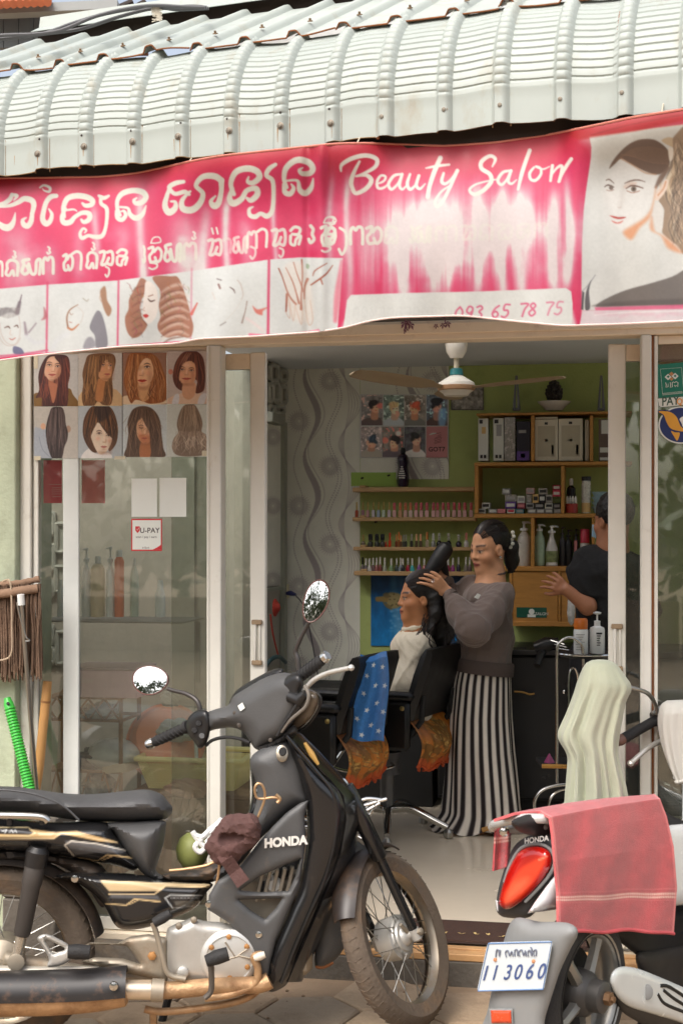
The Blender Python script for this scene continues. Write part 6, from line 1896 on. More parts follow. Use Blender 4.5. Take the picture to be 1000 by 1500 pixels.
# ---- black counter along the back wall and its clutter
ct=thing('back_counter','black counter cupboard along the back wall behind the stylist','counter',P(800,1195,2.6))
zt=P(800,952,2.55)[2]
a,b_=P(640,1000,2.55)[0],XR-.05
part('carcass',MB().box((a,2.56,.06),(b_,BACKY-.01,zt-.03),.004),M_blackm,ct)
part('worktop',MB().box((a-.02,2.53,zt-.029),(b_,BACKY-.005,zt),.004),mat('black_laminate',(28,27,27),.35),ct)
for q in range(4):
 x0=a+.01+q*.36
 part('cupboard_door',MB().box((x0,2.545,.08),(x0+.35,2.559,zt-.04),.003),M_black,ct)
 part('door_knob',MB().lathe([(.006,0),(.006,.012),(.012,.016),(.010,.024),(.001,.026)],(x0+.31,2.545,zt-.22),(0,-1,0),12),M_chrome,ct)
xl_=P(440,1000,2.6)[0]
part('low_cabinet',MB().box((xl_,2.6,.0),(a-.03,BACKY-.02,P(600,1012,2.6)[2]),.004),M_blackm,ct)
part('plinth',MB().box((a+.02,2.60,.0),(b_,BACKY-.02,.059)),M_blackm,ct)
single('comb_tray',MB().tube(crom([P(753,1013,2.52),P(765,1014,2.51),P(775,1017,2.51),P(782,1016,2.52)],4),.005,6),mat('yellow_strap',(176,132,60),.6),'thin yellow strap across the black counter doors','strap')
ht=thing('hair_tool','black hair dryer lying on the counter with chrome tips','hair dryer',P(800,955,2.5))
part('barrel',MB().tube([P(783,950,2.56),P(800,945,2.56),P(818,942,2.56)],[.035,.045,.03],14),M_black,ht)
part('grip',MB().tube([P(798,948,2.58),P(790,962,2.5),P(786,975,2.46)],[.024,.02,.018],10),M_black,ht)
for d in(0,6,12):
 part('chrome_tip',MB().tube([P(806+d,938+d,2.5),P(826+d*.6,944+d*.7,2.46)],[.004,.003],6),M_chrome,ht)
# ---- salon trolley in front of the counter: chrome hoop, trays
TZ=6.35
tr=thing('salon_trolley','chrome hooped salon trolley with black trays behind the cream towel','trolley',PD(845,1190,TZ))
hoop=lambda u0,u1,vt,vb_,z:crom([PD(u0,vb_,z),PD(u0,(vb_+vt)/2,z),PD(u0,vt+22,z),PD(u0+(u1-u0)*.15,vt+6,z),PD((u0+u1)/2,vt,z),PD(u1-(u1-u0)*.15,vt+6,z),PD(u1,vt+22,z),PD(u1,(vb_+vt)/2,z),PD(u1,vb_,z)],5)
part('chrome_hoop',MB().tube(hoop(815,853,934,1150,TZ),.0068,10),M_chrome,tr)
part('chrome_hoop',MB().tube(hoop(832,846,978,1060,TZ+.02),.005,8),M_chrome,tr)
part('chrome_hoop',MB().tube(hoop(783,884,1149,1235,TZ-.03),.0075,10),M_chrome,tr)
part('chrome_hoop',MB().tube(hoop(803,868,1155,1235,TZ),.006,8),M_chrome,tr)
pt=PD(858,962,TZ+.1)
part('top_tray',MB().lathe([(.01,0),(.12,0),(.135,.012),(.135,.02),(.12,.012),(.01,.008)],pt,n=32,caps=False),M_black,tr)
part('tray_rim',MB().lathe([(.1365,.012),(.1385,.015),(.1365,.020)],pt,n=32,caps=False),M_chrome,tr)
part('lower_shelf',MB().xbox(PD(795,1128,TZ),RGT*.36,FWD*.25,UP*.02,.004),M_blackm,tr)
part('gold_bar',MB().tube([PD(793,1122,TZ-.02),PD(838,1123,TZ-.02),PD(900,1125,TZ-.02)],.010,10),mat('gold_metal',(196,146,78),.3,.8),tr)
part('trolley_foot',MB().tube([PD(800,1236,TZ),PD(885,1236,TZ)],.012,8),M_blackm,tr)
cone=single('cone_packet',MB().lathe([(.028,0),(.026,.008),(.002,.05)],PD(804,1120,TZ+.08),n=4),mat('pink_packet',(150,70,110),.4),'small pink cone packet lying on the lower trolley shelf','packet')
YT=TZ+.1
def bottz(u,v0,v1,w,z,prof,m,label,extra=(),sx=1.0,n=20):
 k_=z/FPX
 a=PD(u,v1,z)
 t=thing('bottle',label,'bottle',a)
 H_=(v1-v0)*k_
 part('bottle_body',MB().lathe([(max(.0005,r_*w*k_/2),h*H_)for r_,h in prof],a,n=n,sx=sx),m,t)
 for pnm,pr,mm in extra:
  part(pnm,MB().lathe([(max(.0005,r_*w*k_/2),h*H_)for r_,h in pr],a,n=n,sx=sx),mm,t)
 return t,a,k_,H_
sqz=[(.95,0),(1,.02),(1,.66),(.92,.7)]
t,a,k_,H_=bottz(850,906,958,21,YT-.02,sqz,M_white,'white bottle with wide orange cap on the trolley tray',(('orange_cap',[(.92,.705),(.95,.72),(.95,.95),(.85,1.0)],mat('orange_cap',(206,110,36),.35)),))
for q in range(7):
 part('printed_line',MB().box(a+[-.022+.003*(q%2),-.0345,(.55-q*.07)*H_],a+[.018-.006*(q%3),-.0325,(.555-q*.07)*H_+.002]),Mgr,t)
t,a,k_,H_=bottz(874,896,957,22,YT,[(.96,0),(1,.02),(1,.56),(.9,.62),(.42,.66),(.40,.74)],M_white,'white pump bottle with black label beside the door stile',(('pump_head',[(.42,.745),(.42,.78),(.12,.79),(.11,.93),(.48,.945),(.55,.98),(.2,1)],M_white),))
part('black_title',MB().box(a+[-.004,-.0358,.47*H_],a+[.022,-.034,.51*H_]),Mk,t)
for q in range(5):
 part('printed_line',MB().box(a+[-.002,-.0358,(.42-q*.055)*H_],a+[.016-.003*(q%3),-.034,(.44-q*.055)*H_]),Mk,t)
single('plastic_bag',MB().lathe([(.004,0),(.028,.02),(.036,.07),(.03,.14),(.016,.19),(.004,.21)],PD(836,916,7.5),n=14,sx=.6),mat('milky_bag',(196,196,192),.25,var=.2,vscale=30,bump=.6,bscale=40),'crumpled clear bag hanging on the cabinet beside the forearm','plastic bag')
# ---- salon chairs
BETA=R(24)
CF=-RGT*math.cos(BETA)+FWD*math.sin(BETA)
CS=-RGT*math.sin(BETA)-FWD*math.cos(BETA)
M_och=mat('orange_brocade',attr=True,rough=.6,var=.12,vscale=30,bump=.3,bscale=60)
def salon_chair(u,z,label,lab2):
 O=PD(u,780,z)
 O[2]=0
 t=thing('salon_chair',label,'chair',O,'black salon chairs')
 W=lambda f,s,zz:O+CF*f+CS*s+UP*zz
 def cush(f0,f1,s0,s1,z0,z1,bev=.03):
  return MB().xbox(W(f0,s0,z0),CF*(f1-f0),CS*(s1-s0),UP*(z1-z0),bev)
 part('seat',cush(-.20,.27,-.215,.215,.50,.63,.04),M_leath,t)
 rings=[]
 for q,(f,zz,th)in enumerate(((-.20,.60,.05),(-.22,.68,.065),(-.265,.82,.07),(-.295,.91,.06),(-.305,.945,.03))):
  w=.235 if q else .22
  rings.append([W(f+th/2,-w,zz),W(f+th/2,-w*.6,zz+.002),W(f+th/2,w*.6,zz+.002),W(f+th/2,w,zz),W(f,w+.014,zz),W(f-th/2,w,zz),W(f-th/2,0,zz),W(f-th/2,-w,zz),W(f,-w-.014,zz)])
 part('backrest',MB().loft(rings),M_leath,t)
 for sgn in(1,-1):
  s=.255*sgn
  part('arm_panel',cush(-.22,.25,min(s-.025,s+.025),max(s-.025,s+.025),.46,.70,.018),M_leath,t)
  part('arm_pad',cush(-.24,.27,s-.036,s+.036,.701,.74,.014),M_leath,t)
  part('arm_bolt',MB().lathe([(.012,0),(.012,.003),(.004,.006)],W(-.19,s+.027*sgn,.665),CS*sgn,10),mat('brass_bolt',(170,150,100),.35,.8),t)
  part('back_bracket',MB().tube([W(-.20,s*.85,.52),W(-.26,s*.8,.60),W(-.27,s*.8,.72)],.014,8),M_blackm,t)
 part('gas_column',MB().lathe([(.075,.44),(.075,.495),(.05,.43),(.036,.42),(.036,.12)],O,n=18),mat('grey_column',(110,110,110),.4,.6),t)
 part('column_cover',MB().lathe([(.062,.30),(.055,.36),(.07,.41),(.05,.42)],O,n=18),mat('grey_boot',(96,96,98),.5),t)
 part('pump_lever',MB().tube(crom([W(-.03,.03,.36),W(-.06,.10,.35),W(.10,.20,.33),W(.28,.22,.37)],4),.007,7),M_chrome,t)
 for q in range(5):
  a0=2*math.pi*q/5-.35
  d=RGT*math.cos(a0)+FWD*math.sin(a0)
  lg=part('star_leg',MB().tube(crom([O+d*.03+UP*.13,O+d*.12+UP*.135,O+d*.24+UP*.085,O+d*.31+UP*.055],5),np.linspace(.026,.015,16),10),M_chrome,t)
  part('glide',MB().lathe([(.012,0),(.022,.004),(.024,.03),(.012,.045)],O+d*.315+UP*.001,n=12),M_steel,lg)
 part('footrest',MB().tube(crom([W(.25,-.14,.45),W(.42,-.15,.22),W(.45,-.14,.2),W(.45,.14,.2),W(.42,.15,.22),W(.25,.14,.45)],4),.010,8),M_chrome,t)
 c=Canvas(0,0,100,60,1.1,(186,110,34))
 n_=vnoise(c.h,c.w,14,int(u),3)
 c.a=np.where((n_>.5)[...,None],np.array((128,84,26.)),c.a)
 for k in range(60):
  x,y=rng.uniform(0,100),rng.uniform(0,52)
  c.stroke([(x+3.5*math.cos(q_),y+3*math.sin(q_))for q_ in np.linspace(0,4.5,7)],.9,(214,176,96),.85,.5)
  c.stroke([(x-4,y+2),(x+4,y+4)],.8,(66,44,22),.7,.5)
 c.poly([(-5,50),(105,50),(105,62),(-5,62)],(196,84,30),.9,2,False)
 c.poly([(-5,-2),(30,-2),(24,20),(-5,26)],(150,96,72),.6,6,False)
 b=MB()
 def cov(U,V):
  a,h=U/100,V/60
  ang=-.5+a*2.3
  f=-.20-.045*np.sin(h*3.0)-.04*h-.012*np.sin(a*46)*h
  s=.235-a*.46
  zz=.615-h*.235-.03*np.sin(a*3.1)+.012*np.sin(a*58)*(h>.8)
  f=f-.07*np.exp(-((a-.45)/.3)**2)*np.sin(np.clip(h*1.2,0,1)*math.pi)
  return O+CF*f[...,None]+CS*s[...,None]+UP*zz[...,None]
 cv=thing('seat_cover',lab2,'seat cover',W(-.2,0,.4),'orange seat covers')
 part('gathered_cloth',c.sheet(MB(),cov,1.0,.002),M_och,cv)
 e=[]
 for a in np.linspace(0,1,60):
  e.append(cov(np.array([a*100]),np.array([60.]))[0]+UP*.004*math.sin(a*110)-CF*.006*math.sin(a*90))
 part('ruffle_edge',MB().tube(e,.007,5),mat('orange_ruffle',(186,76,28),.7),cv)
 return t,W
ch1,W1=salon_chair(567,7.08,'black salon chair with the seated customer in it','orange patterned ruffled cover on the customers chair')
ch2,W2=salon_chair(462,6.62,'empty black salon chair nearer the door with starry towel over its back','orange patterned ruffled cover on the empty chair')
c=Canvas(0,0,50,130,2.6,(62,122,186))
c.grain(6,.06,9)
c.poly([(34,0),(50,0),(50,130),(40,130)],(130,150,196),.55,6,False)
def star(x,y,r_):
 c.poly([(x+(r_ if k%2==0 else r_*.45)*math.sin(k*math.pi/5+.3),y-(r_ if k%2==0 else r_*.45)*math.cos(k*math.pi/5+.3))for k in range(10)],(226,228,226),1,.4,False)
for x,y in((24,14),(40,22),(12,30),(28,46),(44,50),(10,58),(34,74),(20,82),(46,88),(8,98),(30,106),(18,120),(42,116)):
 star(x,y,4.6)
def twl(U,V):
 x,y=U/50,V/130
 u=513+15*(1-y)+x*(52-14*(1-y))-0*y+3*np.sin(y*5)
 v=958+y*(120+12*x)+4*np.sin(x*5)
 z=6.335+.02*np.sin(x*9+y*2)*(.3+y)-.012*y+.05*np.clip(.06-y,0,1)/.06
 return PDv(u,v,z)
tw=thing('starry_towel','blue hand towel with white stars hung over the empty salon chair','towel',PD(540,1085,6.33))
part('towel_cloth',c.sheet(MB(),twl,.9,.004),mat('terry_print',attr=True,rough=.95,var=.1,vscale=60,bump=.5,bscale=160),tw)
# ---- things behind the left display window
YW=.42
ls=thing('window_shelf','grey shelf board behind the left window carrying bottles','shelf',P(180,912,YW))
part('shelf_board',MB().box(P(45,911,.30),P(300,904,.62),.003),mat('grey_board',(140,136,124),.6),ls)
for u in(60,290):
 part('bracket',MB().box(P(u-4,1000,.60),P(u+4,911.5,.618)),MATS['grey_board'],ls)
M_clear=mat('clear_plastic',(222,226,222),.2,var=.05)
def wbot(u,v0,w,prof,m,l,extra=(),v1=903.6,Y=.40):
 return bott(u,v0,v1,w,prof,m,l,Y,'bottle',extra)
t,a,k_,H_=wbot(127,803,14,[(.95,0),(1,.03),(1,.62),(.5,.72),(.3,.74),(.3,.8)],M_clear,'clear pump bottle at the left end behind the window');pump(t,a,k_,H_,14,M_white,.8,False)
wbot(143.5,815,21,[(.95,0),(1,.03),(1,.78),(.7,.86),(.4,.88)],mat('beige_can',(222,200,160),.35),'fat beige spray can with white cap behind the window',(('cap',[(.38,.885),(.4,.9),(.4,.98),(.3,1)],M_white),))
t,a,k_,H_=wbot(162,801,13,[(.95,0),(1,.03),(1,.6),(.5,.7),(.3,.72),(.3,.78)],M_clear,'clear pump bottle between the beige and orange cans');pump(t,a,k_,H_,13,M_white,.78,False)
wbot(175,806,14,[(.95,0),(1,.03),(1,.84),(.6,.9)],mat('orange_can',(232,112,56),.35),'slim orange spray can with pale cap behind the window',(('cap',[(.62,.905),(.62,.98),(.5,1)],M_white),))
wbot(197,818,13,[(.9,0),(1,.03),(1,.7),(.6,.82),(.3,.88)],mat('mint_bottle',(190,202,186),.3),'pale mint bottle at the right end of the window shelf',(('cap',[(.32,.885),(.32,1)],M_white),))
wbot(89,849,9,[(1,0),(1,.7),(.5,.85),(.5,1)],M_clear,'small clear bottle behind the grey window stile')
wbot(235,850,15,[(.9,0),(1,.03),(1,.6),(.6,.8),(.5,1)],M_clear,'blurred pale bottle in the middle of the window shelf')
bl=thing('breeze_block_wall','grey openwork block pattern deep behind the narrow left pane','breeze blocks',P(75,1000,1.5))
Z3b=lambda x,y:P(x/3.03,500+y/3.03,1.585)
for x0,x1,y0,y1 in((195,240,760,860),(190,240,905,1010),(252,300,810,935),(190,235,1060,1130),(250,300,1000,1110),(190,235,1260,1345),(195,240,1360,1430),(255,300,1290,1430)):
 pts=np.array([Z3b(x0,y0),Z3b(x1,y0),Z3b(x1,y1),Z3b(x0,y1)])
 b=MB()
 b.tube(resample(pts,.02,True),.013,6,closed=True)
 b.prism(pts+[0,.006,0],(0,.01,0))
 part('block',b,M_blk,bl)
pb=thing('pink_carton','flat pink storage box on top of the rattan rack','box',P(160,1022,.4))
a,b_=P(100,1021,.36),P(201,983,.36)
part('carton',MB().box((a[0],.36,a[2]),(b_[0],.60,b_[2]),.003),mat('pale_pink_card',(226,190,198),.6,var=.04),pb)
part('lid',MB().box((a[0]-.004,.355,b_[2]+.0005),(b_[0]+.004,.605,b_[2]+.012),.003),mat('grey_pink_card',(186,164,166),.6),pb)
part('lettering',text_mb('box',P(128,1000,.3585),(1,0,0),UP,.035),mat('pale_ink2',(226,206,206),.6),pb)
M_rat=mat('rattan',(150,108,66),.6,var=.25,vscale=25,bump=.3,bscale=90)
rk=thing('rattan_rack','brown rattan rack with crossed side weave behind the left window','rack',(P(150,1022,.45)[0],.45,0))
zr=[P(150,v,.36)[2]for v in(1023,1056,1100,1131,1165)]
xl,xr=P(60,1000,.36)[0],P(176,1000,.36)[0]
for x in(xl,xr):
 for y in(.37,.60):
  part('post',MB().tube([(x,y,.001),(x,y,zr[0])],.009,8),M_rat,rk)
for z in(zr[0],zr[1],zr[3],.12):
 part('rail',MB().tube([(xl,.37,z),(xr,.37,z)],.007,7),M_rat,rk)
 part('rail',MB().tube([(xl,.60,z),(xr,.60,z)],.007,7),M_rat,rk)
 part('rail',MB().tube([(xr,.37,z),(xr,.60,z)],.007,7),M_rat,rk)
 if z!=zr[1]:
  part('shelf_mat',MB().box((xl,.375,z-.006),(xr,.595,z-.001)),M_rat,rk)
for(z0,z1)in((zr[1],zr[0]),(.30,zr[3]),(.12,.30)):
 n_=5
 for k in range(n_):
  x0,x1=xl+(xr-xl)*k/n_,xl+(xr-xl)*(k+1)/n_
  part('cross_cane',MB().tube([(x0,.366,z0),(x1,.366,z1)],.0045,6),M_rat,rk)
  part('cross_cane',MB().tube([(x0,.362,z1),(x1,.362,z0)],.0045,6),M_rat,rk)
def blob(name,u0,u1,v0,v1,Y,m,label,cat,seed,dep=.1,rough=.25):
 g=np.random.default_rng(seed)
 a,b_=P(u0,v1,Y),P(u1,v0,Y)
 cc,rr=(a+b_)/2,np.array([(b_[0]-a[0])/2,dep,(b_[2]-a[2])/2])
 th,ph=np.linspace(.02,math.pi-.02,22),np.linspace(0,2*math.pi,36,endpoint=False)
 k=g.uniform(2,6,(6,3));p0=g.uniform(0,6,6)
 rings=[]
 for t in th:
  d=np.stack([np.sin(t)*np.cos(ph),np.sin(t)*np.sin(ph),np.full(36,np.cos(t))],1)
  w=1+rough*sum(np.sin(d@k[i]*1.6+p0[i])for i in range(6))/6
  p_=cc+d*rr*w[:,None]
  p_[:,2]=np.maximum(p_[:,2],a[2])
  rings.append(p_)
 return single(name,MB().loft(rings),m,label,cat)
blob('plastic_bag',120,172,1030,1054,.47,mat('white_bag',(214,214,208),.3,var=.1,bump=.8,bscale=30),'crumpled white bag inside the rattan rack','plastic bag',3)
blob('white_helmet',128,204,1082,1130,.47,mat('white_gloss',(214,212,204),.3),'smooth white helmet shell low in the rattan rack','helmet',4,.12,.06)
blob('black_bag',112,172,1098,1130,.42,mat('black_bag',(44,42,42),.35,bump=.8,bscale=25),'torn black bag hanging over the lower rack shelf','plastic bag',6,.05,.4)
blob('clear_bag',122,168,1132,1168,.42,mat('grey_clear_bag',(150,146,136),.2,var=.3,vscale=30,bump=1,bscale=30),'wrinkled clear bag under the rattan rack shelf','plastic bag',7,.08,.4)
single('paper_bundle',MB().xbox(P(150,1134,.36),(.10,0,.01),(.02,.12,0),(-.003,0,.035),.003),mat('cream_paper',(206,190,160),.7),'cream paper bundle on the rattan rack shelf','paper')
zb=P(250,1157,.40)[2]
ch=thing('low_chest','low brown wooden chest behind the post at window bottom','chest',(P(270,1157,.4)[0],.4,0))
x0,x1=P(196,1100,.36)[0],P(366,1100,.36)[0]
part('chest_body',MB().box((x0,.36,.0),(x1,.80,zb-.022),.004),mat('brown_chest',(134,100,74),.6,var=.25,vscale=5,dirt=(80,56,40),damt=.4),ch)
part('chest_top',MB().box((x0-.01,.35,zb-.0215),(x1+.01,.81,zb),.004),MATS['brown_chest'],ch)
bk=thing('yellow_basket','pale yellow plastic laundry basket with square holes on the low chest','basket',(P(275,1157,.4)[0],.5,zb))
M_yel=mat('yellow_plastic',(248,230,156),.45,var=.04)
zt_=P(250,1109,.40)[2]
bx0,bx1=P(204,1109,.40)[0],P(353,1109,.40)[0]
def bface(p00,p10,p01,p11,nx,nz,name):
 b=MB()
 p00,p10,p01,p11=[np.array(p)for p in(p00,p10,p01,p11)]
 at=lambda s,t:(p00*(1-s)+p10*s)*(1-t)+(p01*(1-s)+p11*s)*t
 nrm=unit(np.cross(p10-p00,p01-p00))*.0016
 for k in range(nx+1):
  s=k/nx
  w=.31/nx
  b.prism([at(max(0,s-w),0),at(min(1,s+w),0),at(min(1,s+w),1),at(max(0,s-w),1)],nrm)
 for k in range(nz+1):
  t=k/nz
  w=.30/nz
  b.prism([at(0,max(0,t-w))+nrm*.1,at(1,max(0,t-w))+nrm*.1,at(1,min(1,t+w))+nrm*.1,at(0,min(1,t+w))+nrm*.1],nrm*.8)
 return part(name,b,M_yel,bk)
ins_,tz=.035,.022
B0=[(bx0+ins_,.42,zb+.001),(bx1-ins_,.42,zb+.001),(bx1-ins_,.66,zb+.001),(bx0+ins_,.66,zb+.001)]
B1=[(bx0,.385,zt_-tz),(bx1,.385,zt_-tz),(bx1,.695,zt_-tz),(bx0,.695,zt_-tz)]
for k in range(4):
 k2=(k+1)%4
 bface(B0[k],B0[k2],B1[k],B1[k2],34 if k%2==0 else 22,11,'perforated_side')
part('basket_bottom',MB().prism(B0,(0,0,.003)),M_yel,bk)
rim=[(bx0-.006,.379,zt_-.008),(bx1+.006,.379,zt_-.008),(bx1+.006,.701,zt_-.008),(bx0-.006,.701,zt_-.008)]
part('rim',MB().tube(resample(np.array(rim),.03,True),.0115,8,closed=True),M_yel,bk)
ba=PD(250,1080,depthY(250,.62))
bs=thing('orange_basin','orange plastic basin standing on edge inside the yellow basket','basin',P(245,1140,.60))
cc=P(243,1086,.60)
part('basin_shell',MB().lathe([(.001,.10),(.11,.09),(.13,.07),(.155,.0),(.168,-.003),(.166,-.008),(.15,-.004)],cc,(.15,-.9,.42),36,caps=False),mat('orange_plastic',(236,140,92),.4,var=.05),bs)
blob('grey_bag',232,288,1054,1086,.49,mat('grey_bag',(186,190,186),.35,var=.1,bump=.8,bscale=30),'pale grey plastic bag in front of the orange basin','plastic bag',12,.04,.25)
single('white_stick',MB().tube([P(288,1112,.45),P(287,1086,.47)],.008,8),M_white,'short white stick standing in the yellow basket','stick')
blob('peach_cloth',249,304,1142,1168,.34,mat('peach_cloth',(216,164,140),.9,var=.1,bump=.6,bscale=40),'crumpled peach cloth lying at the foot of the yellow basket','cloth',15,.03,.5)
blob('white_rag',236,262,1012,1035,.2,mat('white_rag',(206,202,194),.9,bump=.5),'small white rag stuck behind the glass near the mirror','rag',17,.02,.4)
# ================================================================ PEOPLE
M_skin=mat('skin',attr=True,rough=.48,var=.05,vscale=40,bump=.06,bscale=200,spec=.4)
M_hair=mat('black_hair',(22,17,15),.38,var=.3,vscale=30,bump=.5,bscale=40,stretch=(9,9,1.2))
class Frame:
 def __init__(self,u,z0):
  self.z0=z0
  self.o=PD(u,780,z0)
  self.o[2]=0
 def L(self,u,v,dz=0.0):
  p=PD(u,v,self.z0+dz)-self.o
  return np.array([p@RGT,p@FWD,p[2]])
 def W(self,V):
  V=np.asarray(V,float)
  return self.o+V[...,:1]*RGT+V[...,1:2]*FWD+V[...,2:3]*UP
class Head:
 def __init__(self,c,yaw,pitch=0.0,roll=0.0,s=1.0):
  self.c,self.s=np.asarray(c,float),s
  f=np.array([-math.cos(yaw)*math.cos(pitch),-math.sin(yaw)*math.cos(pitch),math.sin(pitch)])
  l=np.array([math.sin(yaw),-math.cos(yaw),0.0])
  u=np.cross(l,f)*-1
  u=u if u[2]>0 else-u
  l,u=l*math.cos(roll)+u*math.sin(roll),u*math.cos(roll)-l*math.sin(roll)
  self.M=np.stack([f,l,u],1)
 def __call__(self,f,l,u):
  return self.c+self.M@(np.array([f,l,u])*self.s)
 def inv(self,V):
  return(V-self.c)@self.M/self.s
 def build(self,F):
  s=self.s
  E=lambda c,r,k=.02,op='u':F.ell(self(*c),np.array(r)*s,self.M,k*s,op)
  Cp=lambda a,b,r0,r1=None,k=.012,op='u':F.cap(self(*a),self(*b),r0*s,(r1 if r1 is not None else r0)*s,k*s,op)
  E((-.012,0,.035),(.094,.074,.088))
  E((.031,0,-.035),(.056,.060,.078),.03)
  E((.052,0,-.075),(.040,.042,.034),.025)
  E((.074,0,-.094),(.018,.022,.016),.02)
  for q in(-1,1):
   E((.020,.043*q,-.060),(.040,.013,.022),.025)
   Cp((.075,.014*q,.024),(.064,.046*q,.022),.011,.009,.018)
   E((.058,.040*q,-.028),(.025,.025,.024),.025)
  for q in(-1,1):
   E((.092,.031*q,.003),(.0115,.017,.010),.012,'s')
  for q in(-1,1):
   E((.0715,.031*q,.002),(.0135,.0150,.0125),.004)
   Cp((.081,.017*q,.0075),(.0775,.045*q,.0065),.0045,.0035,.004)
   Cp((.0805,.018*q,-.0055),(.077,.043*q,-.004),.0035,.003,.004)
  Cp((.083,0,.012),(.0995,0,-.024),.0085,.0115,.014)
  for q in(-1,1):
   E((.089,.013*q,-.028),(.011,.009,.008),.008)
   E((.102,.006*q,-.036),(.004,.0035,.003),.003,'s')
  Cp((.088,-.012,-.056),(.088,.012,-.056),.0095,.0095,.008)
  Cp((.0955,-.010,-.0555),(.0955,.010,-.0555),.0055,.0055,.003)
  Cp((.094,-.010,-.0680),(.094,.010,-.0680),.0065,.0065,.003)
  E((.102,0,-.0615),(.010,.022,.0012),.002,'s')
  for q in(-1,1):
   E((-.006,.074*q,-.012),(.019,.008,.031),.008)
   E((.000,.081*q,-.008),(.009,.006,.016),.004,'s')
  return F
 def paint(self,V,C,skin,lip,brow=(34,24,20),closed=False):
  q=self.inv(V)
  f,l,u=q[:,0],np.abs(q[:,1]),q[:,2]
  near=(np.abs(q).max(1)<.16)
  def mixin(m,col):
   m=(np.clip(m,0,1)*near)[:,None]
   C[:]=C*(1-m)+np.array(col,float)*m
  skin=np.array(skin,float)
  mixin(.35*np.exp(-(((f-.055)/.03)**2+((l-.045)/.025)**2+((u+.03)/.025)**2)),skin*[1.06,.86,.80])
  mixin(.25*np.exp(-(((f-.08)/.03)**2+((l-.031)/.022)**2+((u+.0)/.018)**2)),skin*.72)  # eye socket shade painted into the skin colour
  lipm=(f>.082)*np.exp(-np.maximum(0,l-.021)/.003)*(1/(1+np.exp((np.abs(u+.0615)-.0115+l*.25)/.0014)))
  mixin(lipm*.9,lip)
  mixin((f>.082)*(l<.024)*np.exp(-((u+.0615)/.0016)**2)*.9,np.array(lip)*.45)
  mixin((f>.055)*(l>.012)*(l<.055)*np.exp(-((u-.0275-.004*np.sin((l-.012)/.043*2.6))/.0042)**2)*.9,brow)
  if not closed:
   r2=np.hypot((l-.031)/.0135,(u-.0015)/.0052)
   mixin((f>.066)/(1+np.exp((r2-1)/.12))*.9,(196,184,172))
   mixin((f>.066)/(1+np.exp((np.hypot(l-.031,u-.0015)-.0062)/.0008))*.95,(30,20,18))
  mixin((f>.06)*(l>.014)*(l<.050)*np.exp(-((u-(.0085 if not closed else-.001))/.0022)**2)*.9,(28,20,18))
  mixin((f>.08)*np.exp(-((l-.008)/.005)**2-((u+.037)/.0035)**2)*.6,skin*.4)
def hand(F,wrist,mid,spread,side,curl,s=1.0,up=None,fan=.16,thumb=1):
 wrist,mid=np.asarray(wrist,float),np.asarray(mid,float)
 d=unit(mid-wrist)
 sp=unit(np.asarray(spread,float)-d*(np.asarray(spread,float)@d))
 cu=unit(np.asarray(curl,float)-d*(np.asarray(curl,float)@d))
 for k,(off,ln)in enumerate(((-.030,.072),(-.010,.080),(.010,.075),(.029,.058))):
  kn=mid+sp*off*s
  F.cap(wrist+sp*off*.45*s,kn,.0125*s,.0105*s,.010)
  fd=unit(d+sp*fan*(off/.03))
  b1,b2,b3=.10+curl[3]*.5 if len(curl)>3 else .25,.55,.85
  p1=kn+(fd*math.cos(b1)+cu*math.sin(b1))*ln*.45*s
  p2=p1+(fd*math.cos(b2)+cu*math.sin(b2))*ln*.32*s
  p3=p2+(fd*math.cos(b3)+cu*math.sin(b3))*ln*.25*s
  F.chain([kn,p1,p2,p3],[.0098*s,.0086*s,.0078*s,.0064*s],.003)
 t0=wrist+d*.022*s-sp*.026*s*thumb+cu*.006
 t1=t0+unit(d*.75-sp*.75*thumb+cu*.35)*.042*s
 t2=t1+unit(d*.95-sp*.30*thumb+cu*.45)*.034*s
 F.cap(wrist+d*.01,t0,.015*s,.014*s,.012)
 F.chain([t0,t1,t2],[.0135*s,.0105*s,.0078*s],.004)
def fabric(V,F,amp,seed,freq=22,dirs=6):
 g=np.random.default_rng(seed)
 N=np.zeros_like(V)
 a=np.cross(V[F[:,2]]-V[F[:,0]],V[F[:,3]]-V[F[:,1]])
 for k in range(4):
  for d in range(3):
   N[:,d]+=np.bincount(F[:,k],a[:,d],len(V))
 N=unit_rows(N)
 w=np.zeros(len(V))
 for k in range(dirs):
  dv=unit(g.normal(size=3)*[1,1,.6])*freq*g.uniform(.6,1.7)
  ph=V@dv+g.uniform(0,6)+1.3*np.sin(V@(unit(g.normal(size=3))*freq*.5))
  w+=(1-np.abs(np.sin(ph)))**3-.25
 return V+N*(w/dirs*amp*4)[:,None]
def body_part(name,fld,fr_,m,parent,it=2,amp=0,seed=0,freq=22,paint=None,label=None):
 V,F=fld.mesh()
 V=relax(V,F,it,.5)
 if amp:
  V=relax(fabric(V,F,amp,seed,freq),F,3 if freq<50 else 1,.5)
 b=MB()
 C=None
 if paint is not None:
  C=lin(np.clip(paint(V),0,255))
 b.add(fr_.W(V),F,C)
 return part(name,b,m,parent,label)
